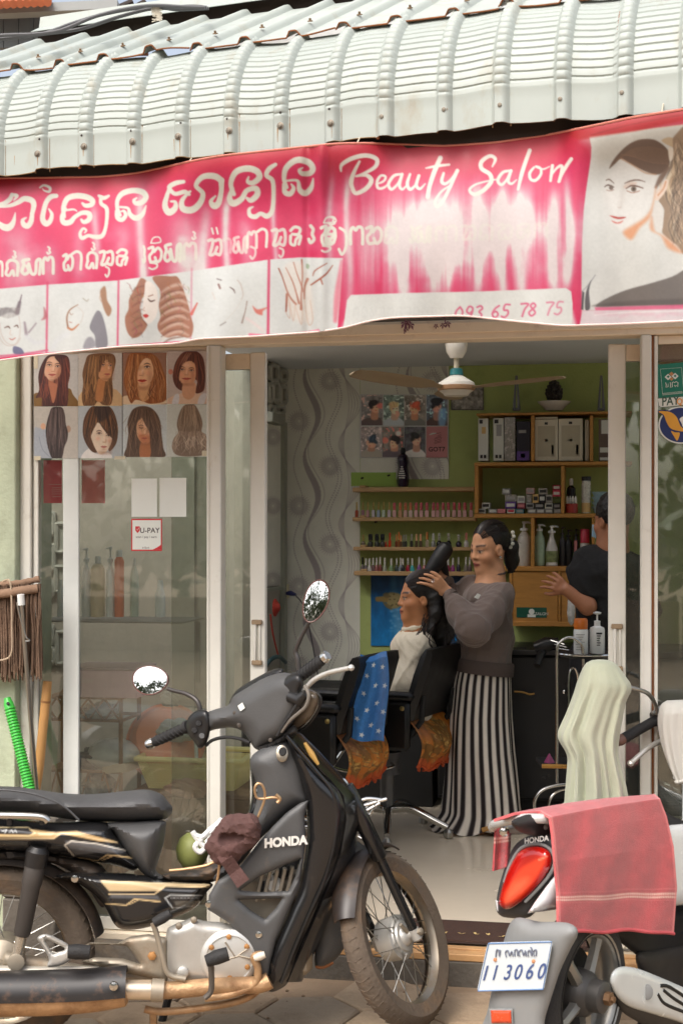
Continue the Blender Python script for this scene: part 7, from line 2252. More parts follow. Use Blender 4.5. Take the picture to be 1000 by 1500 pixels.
# --------- the stylist
f1=Frame(705,7.18)
L=f1 .L
SK1=(206,152,116)
st1=thing('person','standing stylist in brown sweater and striped trousers drying the customers hair','person',f1 .o)
hd=Head(L(716,803,0),R(32),R(-12),R(-4),1.03)
F=Field((-.36,-.42,-.005),(.26,.36,1.60),.005)
hd.build(F)
nk=L(719,843,.012)
F.cap(hd(-.028,0,-.05),nk,.043,.049,.03)
shL,elL,wrL=L(733,868,-.14),L(692,918,-.31),L(655,867,-.215)
shR,elR,wrR=L(690,862,.15),L(664,905,.20),L(650,848,.10)
ch_,hp_=L(716,900,0),L(709,985,0)
F.cap(nk,L(716,880,0),.07,.105,.04)
F.cap(ch_,hp_,.10,.10,.04)
F.chain([shL,elL,wrL],[.045,.036,.026],.02)
F.chain([shR,elR,wrR],[.045,.036,.026],.02)
for sx in(-.05,.06):
 F.chain([hp_+[sx,0,-.05],np.array([sx*1.3,-.01,.46]),np.array([sx*1.4,.02,.075])],[.068,.052,.038],.03)
 F.chain([np.array([sx,.03,.045]),np.array([sx-.06,-.07,.03]),np.array([sx-.08,-.12,.022])],[.036,.034,.022],.02)
hand(F,wrL,L(638,852,-.245),(.15,-.25,.95),1,(-.25,.75,-.6),.95,fan=.22)
hand(F,wrR,L(641,828,.085),(-.8,-.3,.4),1,(.2,-.9,.25),.95,fan=.12,thumb=-1)
def pw(V):
 C=np.tile(np.array(SK1,float),(len(V),1))*(1+.05*np.sin(V@[60,40,55])*np.sin(V@[-35,70,48]))[:,None]
 hd.paint(V,C,SK1,(150,72,66),closed=False)
 return C
body_part('body',F,f1,M_skin,st1,1,paint=pw)
F=Field(hd.c-[.15,.16,.30],hd.c+[.18,.16,.17],.004)
F.ell(hd(-.024,0,.043),(.098,.081,.093),hd.M)
F.ell(hd(.105,0,-.030),(.078,.12,.120),hd.M,.015,'s')
F.ell(hd(.02,.09,-.045),(.030,.05,.050),hd.M,.01,'s')
F.ell(hd(.02,-.09,-.045),(.030,.05,.050),hd.M,.01,'s')
F.chain([hd(-.085,.01,.03),hd(-.120,.015,-.02),hd(-.118,.015,-.09),hd(-.105,.015,-.135)],[.036,.040,.036,.018],.02)
body_part('hair',F,f1,M_hair,st1,1,.0022,3,60)
b=MB()
for k in range(70):
 a0,l0=rng.uniform(-1.25,1.25),rng.uniform(.9,1.0)
 pts=[]
 for t in np.linspace(0,1,6):
  th=.5+t*1.75
  pts.append(hd(-.024+.100*math.cos(th),.083*math.sin(th)*math.sin(a0),.043+.095*math.sin(th)*math.cos(a0)))
 b.tube([f1 .W(p)for p in crom(pts,3)],.0013,4)
for k in range(30):
 x=rng.uniform(-.03,.03)
 b.tube([f1 .W(p)for p in crom([hd(-.11,x,.03),hd(-.155+rng.uniform(0,.02),x*1.2,-.03),hd(-.145,x,-.10),hd(-.115+rng.uniform(-.02,.02),x*.4,-.15)],4)],.0014,4)
part('hair_strands',b,mat('hair_strand',(40,32,28),.4),st1,kind='stuff')
b=MB()
for k in range(5):
 b.lathe([(.002,0),(.009,.003),(.010,.010),(.004,.014)],f1 .W(hd(-.118+.006*k,.045+.012*(k%2),.055-.017*k)),(0.3,-1,.2),9)
part('hair_clip',b,mat('ivory_clip',(206,204,190),.35),st1)
part('earring',MB().lathe([(.001,0),(.006,.003),(.006,.007),(.001,.009)],f1 .W(hd(.004,.086,-.038)),(0,-1,0),10),M_chrome,st1)
part('ring',MB().tube([f1 .W(L(633.5+1.8*math.cos(a),850.5+2.6*math.sin(a),-.262-.008*math.sin(a)))for a in np.linspace(0,6.28,14,endpoint=False)],.0016,5,closed=True),M_chrome,st1)
F=Field((-.34,-.42,.60),(.26,.36,1.36),.006)
F.ell(L(714,876,.0),(.122,.15,.085),None,.05)
F.chain([L(714,888,0),L(710,930,-.005),L(708,985,0)],[.118,.134,.140],.05)
F.chain([shL+[0,0,-.012],(shL+elL)/2+[.0,-.01,-.022],elL+[.004,0,-.012],elL*.55+wrL*.45+[-.004,0,-.012],wrL*.93+elL*.07],[.066,.076,.080,.064,.040],.035)
F.chain([shR,elR,wrR*.9+elR*.1],[.075,.070,.044],.035)
F.cutz(L(709,981,0)[2])
F.cap(nk+[0,0,.07],nk+[-.004,0,-.012],.062,.064,.008,'s')
body_part('sweater',F,f1,mat('taupe_sweater',(114,99,92),.92,var=.10,vscale=9,bump=.35,bscale=180,sheen=.25),st1,2,.0085,21,27)
part('collar',MB().tube([f1 .W(nk+np.array([.068*math.cos(a),.066*math.sin(a),.003+.010*math.cos(a)]))for a in np.linspace(0,2*math.pi,28,endpoint=False)],.0075,8,closed=True),mat('sweater_rib',(92,80,75),.92,bump=.4,bscale=200),st1)
part('hem_rib',MB().loft([[f1 .W(L(709,984,0)*[1,1,0]+np.array([r_*math.cos(a),r_*.98*math.sin(a),L(709,v+(5 if math.cos(a)>0 else-4)*abs(math.cos(a)),0)[2]]))for a in np.linspace(0,2*math.pi,48,endpoint=False)]for r_,v in((.143,966),(.150,969),(.149,978),(.145,986),(.130,986))],caps=False),MATS['sweater_rib'],st1)
for nm,w_,a_ in(('cuff',wrL,elL),('cuff',wrR,elR)):
 d=unit(w_-a_)
 part(nm,MB().tube([f1 .W(w_-d*.030),f1 .W(w_-d*.020),f1 .W(w_-d*.006),f1 .W(w_-d*.004)],[.040,.036,.034,.029],16),MATS['sweater_rib'],st1)
part('name_tag',MB().prism([f1 .W(L(u,v,-.175))for u,v in((677,918),(691,926),(690,946),(676,938))],FWD*.003),M_paper,st1)
part('tag_ring',MB().tube([f1 .W(L(672+6*math.cos(a),917+6*math.sin(a),-.17))for a in np.linspace(0,6.28,16,endpoint=False)],.0022,6,closed=True),M_chrome,st1)
part('breast_label',MB().prism([f1 .W(L(u,v,-.135))for u,v in((694,875),(699,869),(705,872),(700,878))],FWD*.003),M_paper,st1)
rows=np.array([(966,671,746,.115),(1000,664,748,.125),(1050,659,749,.13),(1100,656,752,.14),(1150,653,757,.15),(1190,650,761,.165),(1214.5,643,765,.185)])
vv=np.linspace(966,1214.5,64)
na=340
an=np.linspace(0,2*math.pi,na,endpoint=False)
rings,cols=[],[]
for v in vv:
 l,r_,dp=[np.interp(v,rows[:,0],rows[:,k])for k in(1,2,3)]
 t=(v-966)/248.5
 a_,b_=L(l,v,0),L(r_,v,0)
 cx,hw=(a_[0]+b_[0])/2,(b_[0]-a_[0])/2
 fold=.060*t**1.2*np.sin(an*8+1.4*math.sin(t*3))+.034*t*np.sin(an*13+2+t*2.4)+.014*np.sin(an*23+t*4)*t
 crease=.05*np.exp(-((an-4.55-.1*t)/.16)**2)*(.3+t)
 k=1+fold-crease
 x=cx+hw*np.cos(an)*k
 y=dp*np.sin(an)*k
 z=np.full(na,max(.012,a_[2]))+(.012*np.sin(an*8+1.1)*max(0,(t-.85)/.15))
 if t>.88:
  x=x-.05*((t-.88)/.12)**1.5*np.exp(-((an-3.6)/.7)**2)
 rings.append(f1 .W(np.stack([x,y,z],1)))
 sp_=(an/(2*math.pi)*23+.10*math.sin(t*5))%1
 m=1/(1+np.exp(-(np.abs(sp_-.5)-.275)/.03))
 base=np.array((232,224,212.))
 cols.append(base*(1-m[:,None])+np.array((34,26,28.))*m[:,None])
b=MB()
b.loft(rings,caps=False)
b.c.append(lin(np.concatenate(cols)))
part('striped_trousers',b,mat('striped_cotton',attr=True,rough=.9,var=.06,vscale=12,bump=.15,bscale=90),st1)
part('sandal_strap',MB().tube([f1 .W(L(706,1216,-.19)),f1 .W(L(716,1213,-.2)),f1 .W(L(727,1217,-.19))],.012,8),mat('gold_sandal',(176,130,66),.4),st1)
hdz=.045
dry=thing('hair_dryer','big black hair dryer held up beside the stylists face','hair dryer',f1 .W(L(643,820,hdz)))
ax=[f1 .W(L(u,v,hdz))for u,v in((627,843),(632,835),(640,822),(650,807),(655,800),(658,796))]
part('barrel',MB().tube(ax,[.030,.037,.041,.043,.036,.012],20),mat('dryer_black',(24,23,24),.5,bump=.1,bscale=60),dry)
part('nozzle_ring',MB().tube([ax[0]-(ax[1]-ax[0])*.15,ax[0]+(ax[1]-ax[0])*.25],[.032,.035],20),M_blackm,dry)
part('grip',MB().tube([f1 .W(L(648,822,hdz)),f1 .W(L(652,838,hdz+.05)),f1 .W(L(654,852,hdz+.07))],[.022,.018,.016],12),MATS['dryer_black'],dry)
part('power_cord',MB().tube(crom([f1 .W(L(654,852,hdz+.07)),f1 .W(L(662,880,.2)),f1 .W(L(700,940,.35)),f1 .W(L(770,950,.35))],6),.004,6),M_blackm,dry)
# --------- the customer
f2=Frame(600,7.05)
L=f2 .L
SK2=(176,120,82)
cu1=thing('person','seated customer in a cream cape with long wet black hair, face to the left','person',f2 .o)
h2_=Head(L(614,876,-.03),R(9),R(-2),0,1.0)
F=Field((-.62,-.36,-.005),(.26,.36,1.36),.005)
h2_.build(F)
nk2=L(613,916,-.02)
F.cap(h2_(-.025,0,-.055),nk2,.043,.050,.03)
F.cap(nk2,L(606,950,-.01),.07,.09,.04)
F.cap(L(606,950,-.01),L(586,1036,0),.09,.11,.04)
for q in(-1,1):
 F.chain([L(610,942,.14*q),L(594,1000,.17*q),L(562,1032,.10*q)],[.045,.037,.026],.02)
 hip,kn,an_=L(586,1040,.085*q),np.array([-.46,.08+.09*q,.62]),np.array([-.50,.10+.09*q,.09])
 F.chain([hip,kn,an_],[.085,.058,.037],.02)
 F.chain([an_+[0,0,-.04],an_+[-.09,.02,-.06],an_+[-.14,.03,-.066]],[.034,.032,.02],.02)
 hand(F,L(562,1032,.10*q),L(548,1037,.07*q),(.2,q*1.0,0),1,(0,0,-1),.9)
def pc2(V):
 C=np.tile(np.array(SK2,float),(len(V),1))*(1+.06*np.sin(V@[60,40,55])*np.sin(V@[-35,70,48]))[:,None]
 h2_.paint(V,C,SK2,(136,70,60))
 return C
body_part('body',F,f2,M_skin,cu1,1,paint=pc2)
F=Field(h2_.c-[.14,.20,.40],h2_.c+[.22,.2,.17],.004)
F.ell(h2_(-.022,0,.045),(.102,.085,.095),h2_.M)
F.ell(h2_(.108,0,-.025),(.076,.12,.112),h2_.M,.015,'s')
F.ell(h2_(.035,.095,-.040),(.048,.055,.050),h2_.M,.01,'s')
F.chain([h2_(-.07,.01,.03),L(640,895,-.03),L(648,930,-.02),L(648,948,.0),L(645,960,.02)],[.070,.058,.046,.030,.016],.03)
F.chain([h2_(-.055,.06,.0),h2_(-.06,.075,-.07),L(630,925,-.12),L(626,950,-.13)],[.035,.032,.020,.008],.02)
body_part('hair',F,f2,M_hair,cu1,1,.003,5,50)
b=MB()
for k in range(190):
 a0=rng.uniform(-1.3,1.3)
 pts=[]
 for t in np.linspace(0,1,6):
  th=.55+t*1.9
  pts.append(h2_(-.022+.104*math.cos(th),.087*math.sin(th)*math.sin(a0),.045+.097*math.sin(th)*math.cos(a0)))
 e=pts[-1]
 pts+=[e+np.array([.02+rng.uniform(-.01,.03),rng.uniform(-.02,.02),-.08]),e+np.array([.05+rng.uniform(-.03,.05),rng.uniform(-.04,.03),-.18]),e+np.array([.06+rng.uniform(-.05,.05),rng.uniform(-.04,.03),-.20-rng.uniform(0,.12)])]
 b.tube([f2 .W(p)for p in crom(pts,3)],.0014,4)
for k in range(16):
 x0,y0=rng.uniform(618,634),rng.uniform(898,915)
 b.tube([f2 .W(p)for p in crom([L(x0,y0,-.10),L(x0-4+rng.uniform(-8,6),y0+14,-.16),L(x0-6+rng.uniform(-10,10),y0+28,-.185),L(x0+rng.uniform(-4,10),y0+42,-.18)],5)],[.0022]*15+[.001],4)
part('hair_strands',b,MATS['hair_strand'],cu1,kind='stuff')
F=Field((-.42,-.40,.52),(.26,.40,1.14),.006)
F.ell(L(606,944,0),(.11,.19,.08),None,.05)
F.chain([L(604,958,0),L(594,1000,0),L(584,1036,0)],[.105,.12,.14],.05)
for q in(-1,1):
 F.chain([L(612,944,.15*q),L(594,1000,.18*q),L(562,1030,.11*q)],[.062,.064,.06],.05)
F.chain([L(588,1036,0),np.array([-.30,.06,.63])],[.15,.10],.06)
F.cap(nk2+[-.01,0,.10],nk2+[-.006,0,-.01],.062,.066,.008,'s')
body_part('cape',F,f2,mat('cream_cape',(208,198,178),.85,var=.06,bump=.2,bscale=120),cu1,2,.008,33,26)
part('cape_collar',MB().tube([f2 .W(nk2+np.array([.070*math.cos(a)-.006,.066*math.sin(a),-.004+.016*math.cos(a)]))for a in np.linspace(0,2*math.pi,28,endpoint=False)],[.012+.003*math.sin(k*1.7)for k in range(28)],8,closed=True),MATS['cream_cape'],cu1)
F=Field((-.66,-.34,.06),(.10,.40,.74),.008)
for q in(-1,1):
 F.chain([L(586,1042,.085*q),np.array([-.46,.08+.09*q,.61]),np.array([-.50,.10+.09*q,.14])],[.098,.072,.06],.03)
body_part('dark_trousers',F,f2,mat('dark_cotton',(40,36,38),.9,bump=.2),cu1,2,.010,8,20)
# --------- the person in black
f3=Frame(890,6.95)
L=f3 .L
SK3=(164,110,80)
mn=thing('person','person in black tee shirt half hidden by the right door stile, arm reaching left','person',f3 .o)
h3_=Head(L(897,762,0),R(-62),R(-6),0,1.02)
F=Field((-.42,-.40,-.005),(.36,.30,1.72),.006)
h3_.build(F)
nk3=L(896,806,.02)
F.cap(h3_(-.03,0,-.05),nk3,.054,.062,.03)
F.cap(nk3,L(894,850,.02),.08,.12,.04)
F.cap(L(894,850,.02),L(892,965,.02),.12,.12,.04)
sh3,el3,wr3=L(856,824,.0),L(860,888,-.10),L(829,864,-.09)
F.chain([sh3,el3,wr3],[.050,.041,.029],.02)
F.cap(L(915,830,.1),np.array([.22,.12,1.05]),.05,.04,.02)
F.cap(np.array([.22,.12,1.05]),np.array([.22,.0,.85]),.04,.03,.02)
hand(F,wr3,L(816,855,-.08),(.15,-.1,1.0),1,(-.2,.9,-.3),1.0,fan=.3)
hand(F,np.array([.22,.0,.85]),np.array([.22,-.03,.77]),(0,1.,0),1,(-1.,0,0),1.0)
for q in(-1,1):
 F.chain([L(892,965,.02)+[.09*q,0,-.05],np.array([.09*q,.0,.48]),np.array([.09*q,.03,.09])],[.09,.06,.042],.03)
 F.chain([np.array([.09*q,.03,.05]),np.array([.09*q-.05,-.07,.035]),np.array([.09*q-.07,-.12,.03])],[.04,.038,.025],.02)
def pc3(V):
 C=np.tile(np.array(SK3,float),(len(V),1))
 h3_.paint(V,C,SK3,(120,70,60))
 return C
body_part('body',F,f3,M_skin,mn,1,paint=pc3)
F=Field(h3_.c-[.16,.16,.14],h3_.c+[.16,.16,.17],.005)
F.ell(h3_(-.024,0,.045),(.106,.088,.098),h3_.M)
F.ell(h3_(.105,0,-.035),(.070,.12,.10),h3_.M,.012,'s')
F.ell(h3_(-.03,0,-.12),(.11,.12,.075),h3_.M,.015,'s')
body_part('hair',F,f3,M_hair,mn,1,.004,7,70)
F=Field((-.30,-.30,.80),(.36,.34,1.50),.007)
F.ell(L(894,838,.02),(.22,.15,.10),None,.05)
F.chain([L(894,850,.02),L(892,900,.02),L(892,965,.02)],[.155,.155,.15],.05)
F.chain([sh3+[.02,0,.01],sh3*.5+el3*.5,sh3*.40+el3*.60],[.082,.076,.066],.04)
F.cap(L(918,832,.1),np.array([.22,.12,1.12]),.08,.07,.04)
F.cap(nk3+[0,0,.09],nk3+[0,0,.0],.066,.07,.008,'s')
body_part('tee_shirt',F,f3,mat('black_cotton',(22,21,22),.9,var=.15,bump=.25,bscale=90),mn,2,.007,9,28)
F=Field((-.28,-.24,.06),(.28,.26,.98),.009)
for q in(-1,1):
 F.chain([L(892,958,.02)+[.085*q,0,-.02],np.array([.09*q,.0,.48]),np.array([.09*q,.03,.10])],[.11,.085,.07],.04)
body_part('black_trousers',F,f3,mat('black_denim',(28,28,32),.9,bump=.2),mn,2,.010,10,18)
part('face_mask',MB().prism([f3 .W(L(u,v,.03))for u,v in((868,768),(874,776),(877,780),(872,788),(867,786))],FWD*.02),mat('blue_mask',(150,190,214),.8),mn)
# ================================================================ BLACK MOTORBIKE (left, side on, bars turned to its left)
def zb(u):
 return 4.46+(np.asarray(u,float)-5)/573*.11
def B(u,v,w=0.0):
 return PD(u,v,float(zb(u))-w)
def Bl(pts,w=0.0):
 return[B(u,v,w)for u,v in pts]
BD=B(578,HOR)-B(5,HOR)
BD[2]=0
BD=unit(BD)
BN=np.array([BD[1],-BD[0],0])
KB=4.5/FPX
M_gloss=mat('gloss_black_plastic',(24,24,25),.22,var=.12,coat=.4,dirt=(110,92,74),dscale=7,damt=.06)
M_matte=mat('matt_black_plastic',(76,76,76),.48,var=.1,vscale=9,dirt=(120,104,86),dscale=8,damt=.14,bump=.08,bscale=150)
M_seat=mat('black_vinyl_seat',(70,70,71),.5,var=.08,bump=.22,bscale=170,dirt=(110,98,84),dscale=6,damt=.08)
M_rub=mat('black_rubber',(34,33,33),.75,var=.15,bump=.3,bscale=130)
M_tyre=mat('dusty_tyre',(92,80,68),.92,var=.2,bump=.4,bscale=70,dirt=(122,96,70),dscale=9,damt=.4)
M_cast=mat('cast_aluminium',(190,188,182),.42,.5,var=.12,dirt=(140,118,94),dscale=9,damt=.25)
M_castd=mat('dirty_aluminium',(160,150,134),.5,.55,var=.15,dirt=(136,106,76),dscale=9,damt=.35)
M_rustp=mat('rusty_pipe',(176,142,106),.5,.55,var=.25,vscale=12,dirt=(126,84,50),dscale=10,damt=.4,bump=.3,bscale=80)
M_rimc=mat('dull_chrome',(176,164,146),.3,.95,var=.12,dirt=(146,104,66),dscale=12,damt=.32)
bike=thing('motorbike','black step through motorbike parked side on, HONDA on its leg shield','motorbike',B(300,1500)*[1,1,0]+[0,0,-.10])
def panel(name,outline,w0,T_,Rr,m,step=4.0,back=.35,holes=(),parent=None,mirror=False,smooth=True,cv=None,wf=None,label=None):
 def mp(u,v,h):
  w=(w0 if wf is None else wf(u,v))+h
  return PDv(u,v,zb(u)-w)
 b=MB().puff(outline,mp,T_,Rr,step,back,holes,smooth,cv)
 return part(name,b,m,parent or bike,label)
def wheel(C,a,f,ax,R_,tw,rimw,parent,nm,nsp=32):
 prof=[]
 for t in np.linspace(-1.25,1.25,13):
  prof.append((R_-tw*.62+tw*.62*math.cos(t*.98),tw*.52*math.sin(t)*1.05))
 x=a
 ty=MB().lathe([(R_-tw*.95,-tw*.36)]+prof+[(R_-tw*.95,tw*.36)],C,ax,56,caps=False,xdir=x)
 for k in range(56):
  an_=2*math.pi*k/56
  d=a*math.cos(an_)+f*math.sin(an_)
  d2=a*math.cos(an_+.03)+f*math.sin(an_+.03)
  for s_ in(-1,1):
   ty.tube([C+d*(R_+.0004)+ax*s_*tw*.06,C+d2*(R_-tw*.10)+ax*s_*tw*.36],.0015,4)
 w_=part(nm,ty,M_tyre,parent)
 rr=R_-tw*.88
 part('rim',MB().lathe([(rr,-rimw),(rr+.004,-rimw-.003),(rr-.006,-rimw*.55),(rr-.016,-rimw*.2),(rr-.016,rimw*.2),(rr-.006,rimw*.55),(rr+.004,rimw+.003),(rr,rimw)],C,ax,64,caps=False,xdir=x),M_rimc,w_)
 for k in range(nsp):
  an_=2*math.pi*k/nsp
  off=(.42 if(k//2)%2 else-.42)
  s_=1 if k%2 else-1
  p0=C+(a*math.cos(an_+off)+f*math.sin(an_+off))*.055+ax*s_*.030
  p1=C+(a*math.cos(an_)+f*math.sin(an_))*(rr-.014)+ax*s_*.003
  part('spoke',MB().tube([p0,p1],.0016,5),M_steel,w_)
 return w_,rr
CR=B(4,1401,0)
AXR=BN
wr_,rr=wheel(CR,UP,BD,AXR,133*KB,.086,.026,bike,'rear_wheel')
part('hub',MB().lathe([(.012,-.09),(.05,-.075),(.066,-.05),(.066,.05),(.05,.06),(.02,.09)],CR,AXR,28),M_castd,wr_)
RK,PH=R(25),R(58)
FA=-math.sin(RK)*BD+math.cos(RK)*UP
FF=unit((math.cos(RK)*BD+math.sin(RK)*UP)*math.cos(PH)-BN*math.sin(PH))
FX=unit(np.cross(FA,FF))
FX=FX if FX@BN>0 else-FX
CF_=B(580,1374,0)
wf_,rf=wheel(CF_,FA,FF,FX,131*KB,.076,.024,bike,'front_wheel')
part('hub',MB().lathe([(.012,-.085),(.03,-.07),(.05,-.045),(.068,-.040),(.070,.0),(.072,.018),(.062,.022),(.060,.027),(.050,.028),(.047,.034),(.034,.036),(.030,.045),(.018,.052),(.012,.085)],CF_,FX,36),M_cast,wf_)
part('brake_arm',MB().tube([CF_+FX*.052,CF_+FX*.055+FA*.05-FF*.03],[.010,.006],8),M_castd,wf_)
for s_,nm in((1,'fork_leg'),(-1,'fork_leg')):
 base=CF_+FX*s_*.072
 b=MB().tube([base-FA*.012,base+FA*.05,base+FA*.27,base+FA*.275],[.014,.016,.0155,.016],14)
 fl=part(nm,b,M_gloss,bike)
 part('fork_shroud',MB().tube([base+FA*.262,base+FA*.27,base+FA*.49,base+FA*.52],[.021,.0265,.0275,.024],14),M_gloss,fl)
 part('axle_boss',MB().tube([base-FA*.026,base-FA*.02,base+FA*.014],[.012,.018,.017],12),M_cast,fl)
 part('axle_nut',MB().lathe([(.012,.012),(.012,.026),(.006,.030)],base,FX*s_,6),M_castd,fl)
part('fork_yoke',MB().tube([CF_-FX*.085+FA*.50,CF_+FX*.085+FA*.50],.026,10),M_gloss,bike)
part('steering_stem',MB().tube([CF_+FA*.42-BD*.02,CF_+FA*.72-BD*.03],.028,12),M_blackm,bike)
def guard(t0,t1,w_,rad,n=26):
 rings=[]
 for t in np.linspace(t0,t1,n):
  d=FA*math.cos(t)+FF*math.sin(t)
  ww=w_*(1-.25*abs(2*(t-t0)/(t1-t0)-1)**3)
  ring=[]
  for q in np.linspace(-1,1,9):
   ring.append(CF_+d*(rad+.022*(1-q*q))+FX*q*ww)
  for q in np.linspace(1,-1,9):
   ring.append(CF_+d*(rad-.004+.022*(1-q*q))+FX*q*(ww-.004))
  rings.append(ring)
 return MB().loft(rings)
part('front_mudguard',guard(-.9,.72,.052,131*KB+.006),mat('dark_brown_guard',(44,38,35),.4,var=.15,dirt=(116,84,56),damt=.25),bike)
panel('mudguard_flap',[(500,1222),(524,1232),(548,1256),(545,1268),(518,1277),(503,1300),(503,1330),(509,1362),(506,1385),(488,1408),(463,1419),(462,1380),(468,1330),(478,1280),(488,1240)],-.02,.035,24,M_matte,4,.6)
part('flap_rust',MB().tube(crom(Bl([(462,1416),(474,1417),(488,1410)],.015),4),.0045,6),M_rust,bike)
sidep=[(380,1232),(400,1210),(420,1190),(440,1176),(452,1172),(446,1195),(448,1230),(444,1262),(438,1300),(424,1332),(404,1378),(396,1410),(391,1440),(378,1420),(356,1380),(336,1352),(304,1332),(306,1312),(318,1290),(352,1268)]
hl1=[(440,1258),(420,1266),(380,1284),(352,1304),(380,1307),(422,1305),(432,1285)]
hl2=[(350,1318),(380,1317),(413,1316),(404,1330),(388,1346),(368,1334)]
wsh=lambda u,v:.155-.0*u
panel('leg_shield',sidep,.158,.018,11,M_matte,3.0,.3,(hl1,hl2),smooth=False)
panel('leg_shield',sidep,-.150,.028,34,M_matte,6,1.0,(),smooth=False)
edge=[(418,1074),(432,1082),(446,1102),(470,1130),(494,1152),(504,1168),(508,1195),(500,1245),(488,1282),(472,1318),(458,1352),(440,1392),(424,1436),(408,1450),(393,1452),(388,1432),(394,1405),(404,1376),(424,1330),(438,1298),(447,1250),(450,1215),(448,1180),(446,1165),(436,1130),(424,1100)]
panel('shield_edge',edge,.128,.05,22,M_gloss,3.8,.8)
panel('shield_edge',edge,-.128,.04,22,M_gloss,7,1)
part('shield_moulding',MB().tube(crom(Bl([(420,1078),(440,1102),(464,1130),(486,1158),(492,1190),(488,1240),(474,1290),(452,1340),(430,1392),(412,1440)],.172),5),.0055,8),M_gloss,bike)
rows_=[(420,1076),(446,1102),(480,1140),(502,1166),(506,1200),(498,1250),(480,1298),(460,1346),(438,1396),(420,1438)]
g=np.array([[B(u,v,w)+BD*(.045*(1-(w/.15)**2))for w in np.linspace(-.15,.15,11)]for u,v in rows_])
part('front_cover',MB().sheet(g,.004),M_gloss,bike)
part('marker_lamp',MB().tube(Bl([(446,1088),(456,1104),(466,1120)],.150),[.005,.010,.005],8),mat('amber_lens',(190,150,84),.2),bike)
panel('inner_column',[(372,1104),(396,1090),(418,1080),(432,1096),(444,1124),(449,1160),(452,1176),(430,1184),(402,1208),(376,1236),(350,1268),(322,1290),(312,1284),(336,1256),(360,1216),(374,1180),(376,1150),(366,1120)],.10,.055,34,M_matte,4,1.2)
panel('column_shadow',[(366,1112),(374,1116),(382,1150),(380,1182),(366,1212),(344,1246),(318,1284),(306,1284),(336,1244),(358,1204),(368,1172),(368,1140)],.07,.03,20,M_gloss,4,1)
ky=thing('key_switch','','',(0,0,0))if False else None
part('key_plate',MB().lathe([(.030,0),(.030,.004),(.024,.006)],B(414,1104,.160),unit(BN*.8-BD*.5+UP*.2),20,sx=.6,xdir=BD),M_rimc,bike)
part('key_slot',MB().lathe([(.014,0),(.012,.004)],B(414,1101,.167),unit(BN*.8-BD*.5+UP*.2),14),M_blackm,bike)
part('luggage_hook',MB().tube(crom(Bl([(374,1206),(378,1196),(386,1176),(388,1162),(384,1150),(377,1148),(373,1156),(376,1168),(384,1170),(400,1168),(410,1170)],.185),5),.0042,7),mat('brassy_wire',(190,156,118),.35,.8),bike)
part('wire_bracket',MB().tube(crom(Bl([(404,1164),(410,1170),(406,1176)],.185),4),.006,7),MATS['brassy_wire'],bike)
o=B(387,1241.5,.186)
xd=unit(B(449,1236,.186)-o)
b=text_mb('HONDA',o,xd,UP,.037,bold=.055,align='LEFT')
V=b.v[0]
s0=(V-o)@xd
V+=np.outer(s0*(62*KB/max(s0 .max(),1e-6)-1),xd)
for k,(u0,u1)in enumerate(((386.5,396),(414,421),(424,436))):
 for v in(1232.4,1240.2):
  pass
part('maker_lettering',b,mat('chrome_lettering',(226,224,218),.3,.2),bike)
part('panel_bolt',MB().lathe([(.011,0),(.010,.003),(.004,.005)],B(379,1369,.176),BN,12),M_chrome,bike)
part('engine_block',MB().xbox(B(336,1420,-.02),BD*.26,-BN*-.10,UP*.32,.02),M_castd,bike)
for k in range(6):
 part('cooling_fin',MB().xbox(B(372+k*11,1318-k*2,.085),BD*.012,BN*.03,UP*.09+BD*.02,.002),M_castd,bike)
part('intake_hose',MB().tube(crom(Bl([(425,1272),(410,1282),(395,1296),(380,1300)],.08),4),.018,8),M_rub,bike)
part('carburettor',MB().lathe([(.02,0),(.028,.01),(.028,.04),(.018,.05)],B(400,1292,.06),BN,14),M_cast,bike)
panel('seat',[(-190,1146),(-60,1150),(0,1151.5),(30,1153),(68,1158.5),(100,1162.5),(140,1163),(185,1158.5),(215,1156.5),(236,1163),(248,1176),(253,1184),(249,1195),(236,1201),(200,1203.5),(150,1203.5),(116,1202),(80,1197),(40,1192),(0,1190),(-190,1186)],0,.125,34,M_seat,4.5,1.0)
part('seat_piping',MB().tube(crom(Bl([(-100,1158),(-10,1157),(27,1159),(60,1166),(92,1180),(116,1201)],.122),6),.0035,6),M_seat,bike)
part('grab_rail',MB().tube(crom(Bl([(-180,1192),(-40,1194),(30,1195),(62,1197),(71,1203)],.150),5),.0115,10),M_chrome,bike)
for u in(14,62):
 part('rail_bracket',MB().tube(Bl([(u,1197),(u+1,1208)],.14),.010,8),M_black,bike)
c=Canvas(-200,1190,260,1300,1.2,(30,30,31))
Z1=lambda p:T(p,0,1130,2.941)
GO,SI=(206,178,130),(176,178,176)
def dec(pts,w,col,al=1):
 c.stroke(Z1(pts),np.asarray(w,float)/2.941,col,al,.6,False)
c.poly(Z1([(-200,258),(60,256),(150,250),(240,262),(330,256),(400,275),(500,300),(512,310),(420,300),(330,282),(265,268),(240,288),(150,285),(60,284),(-200,284)]),(196,162,112),.95,.8,False)
c.poly(Z1([(160,262),(236,262),(222,276),(170,276)]),(216,190,146),1,.8,False)
dec([(-200,292),(230,290),(262,268),(330,270),(420,292),(505,306)],6,(216,190,146))
dec([(-200,240),(120,240),(155,264),(130,278),(-200,272)],5,(216,196,150))
c.poly(Z1([(-200,246),(115,246),(145,264),(128,272),(-200,268)]),(44,42,42),1,.6,False)
dec([(10,258),(30,252),(22,264)],6,SI);dec([(42,264),(50,252),(58,264),(66,252),(74,264)],5,SI)
c.poly(Z1([(280,300),(305,298),(500,330),(545,350),(530,352),(420,350),(320,362)]),(92,92,94),1,1,False)
dec([(320,366),(280,318),(308,300),(420,312),(540,340)],7,(206,200,188))
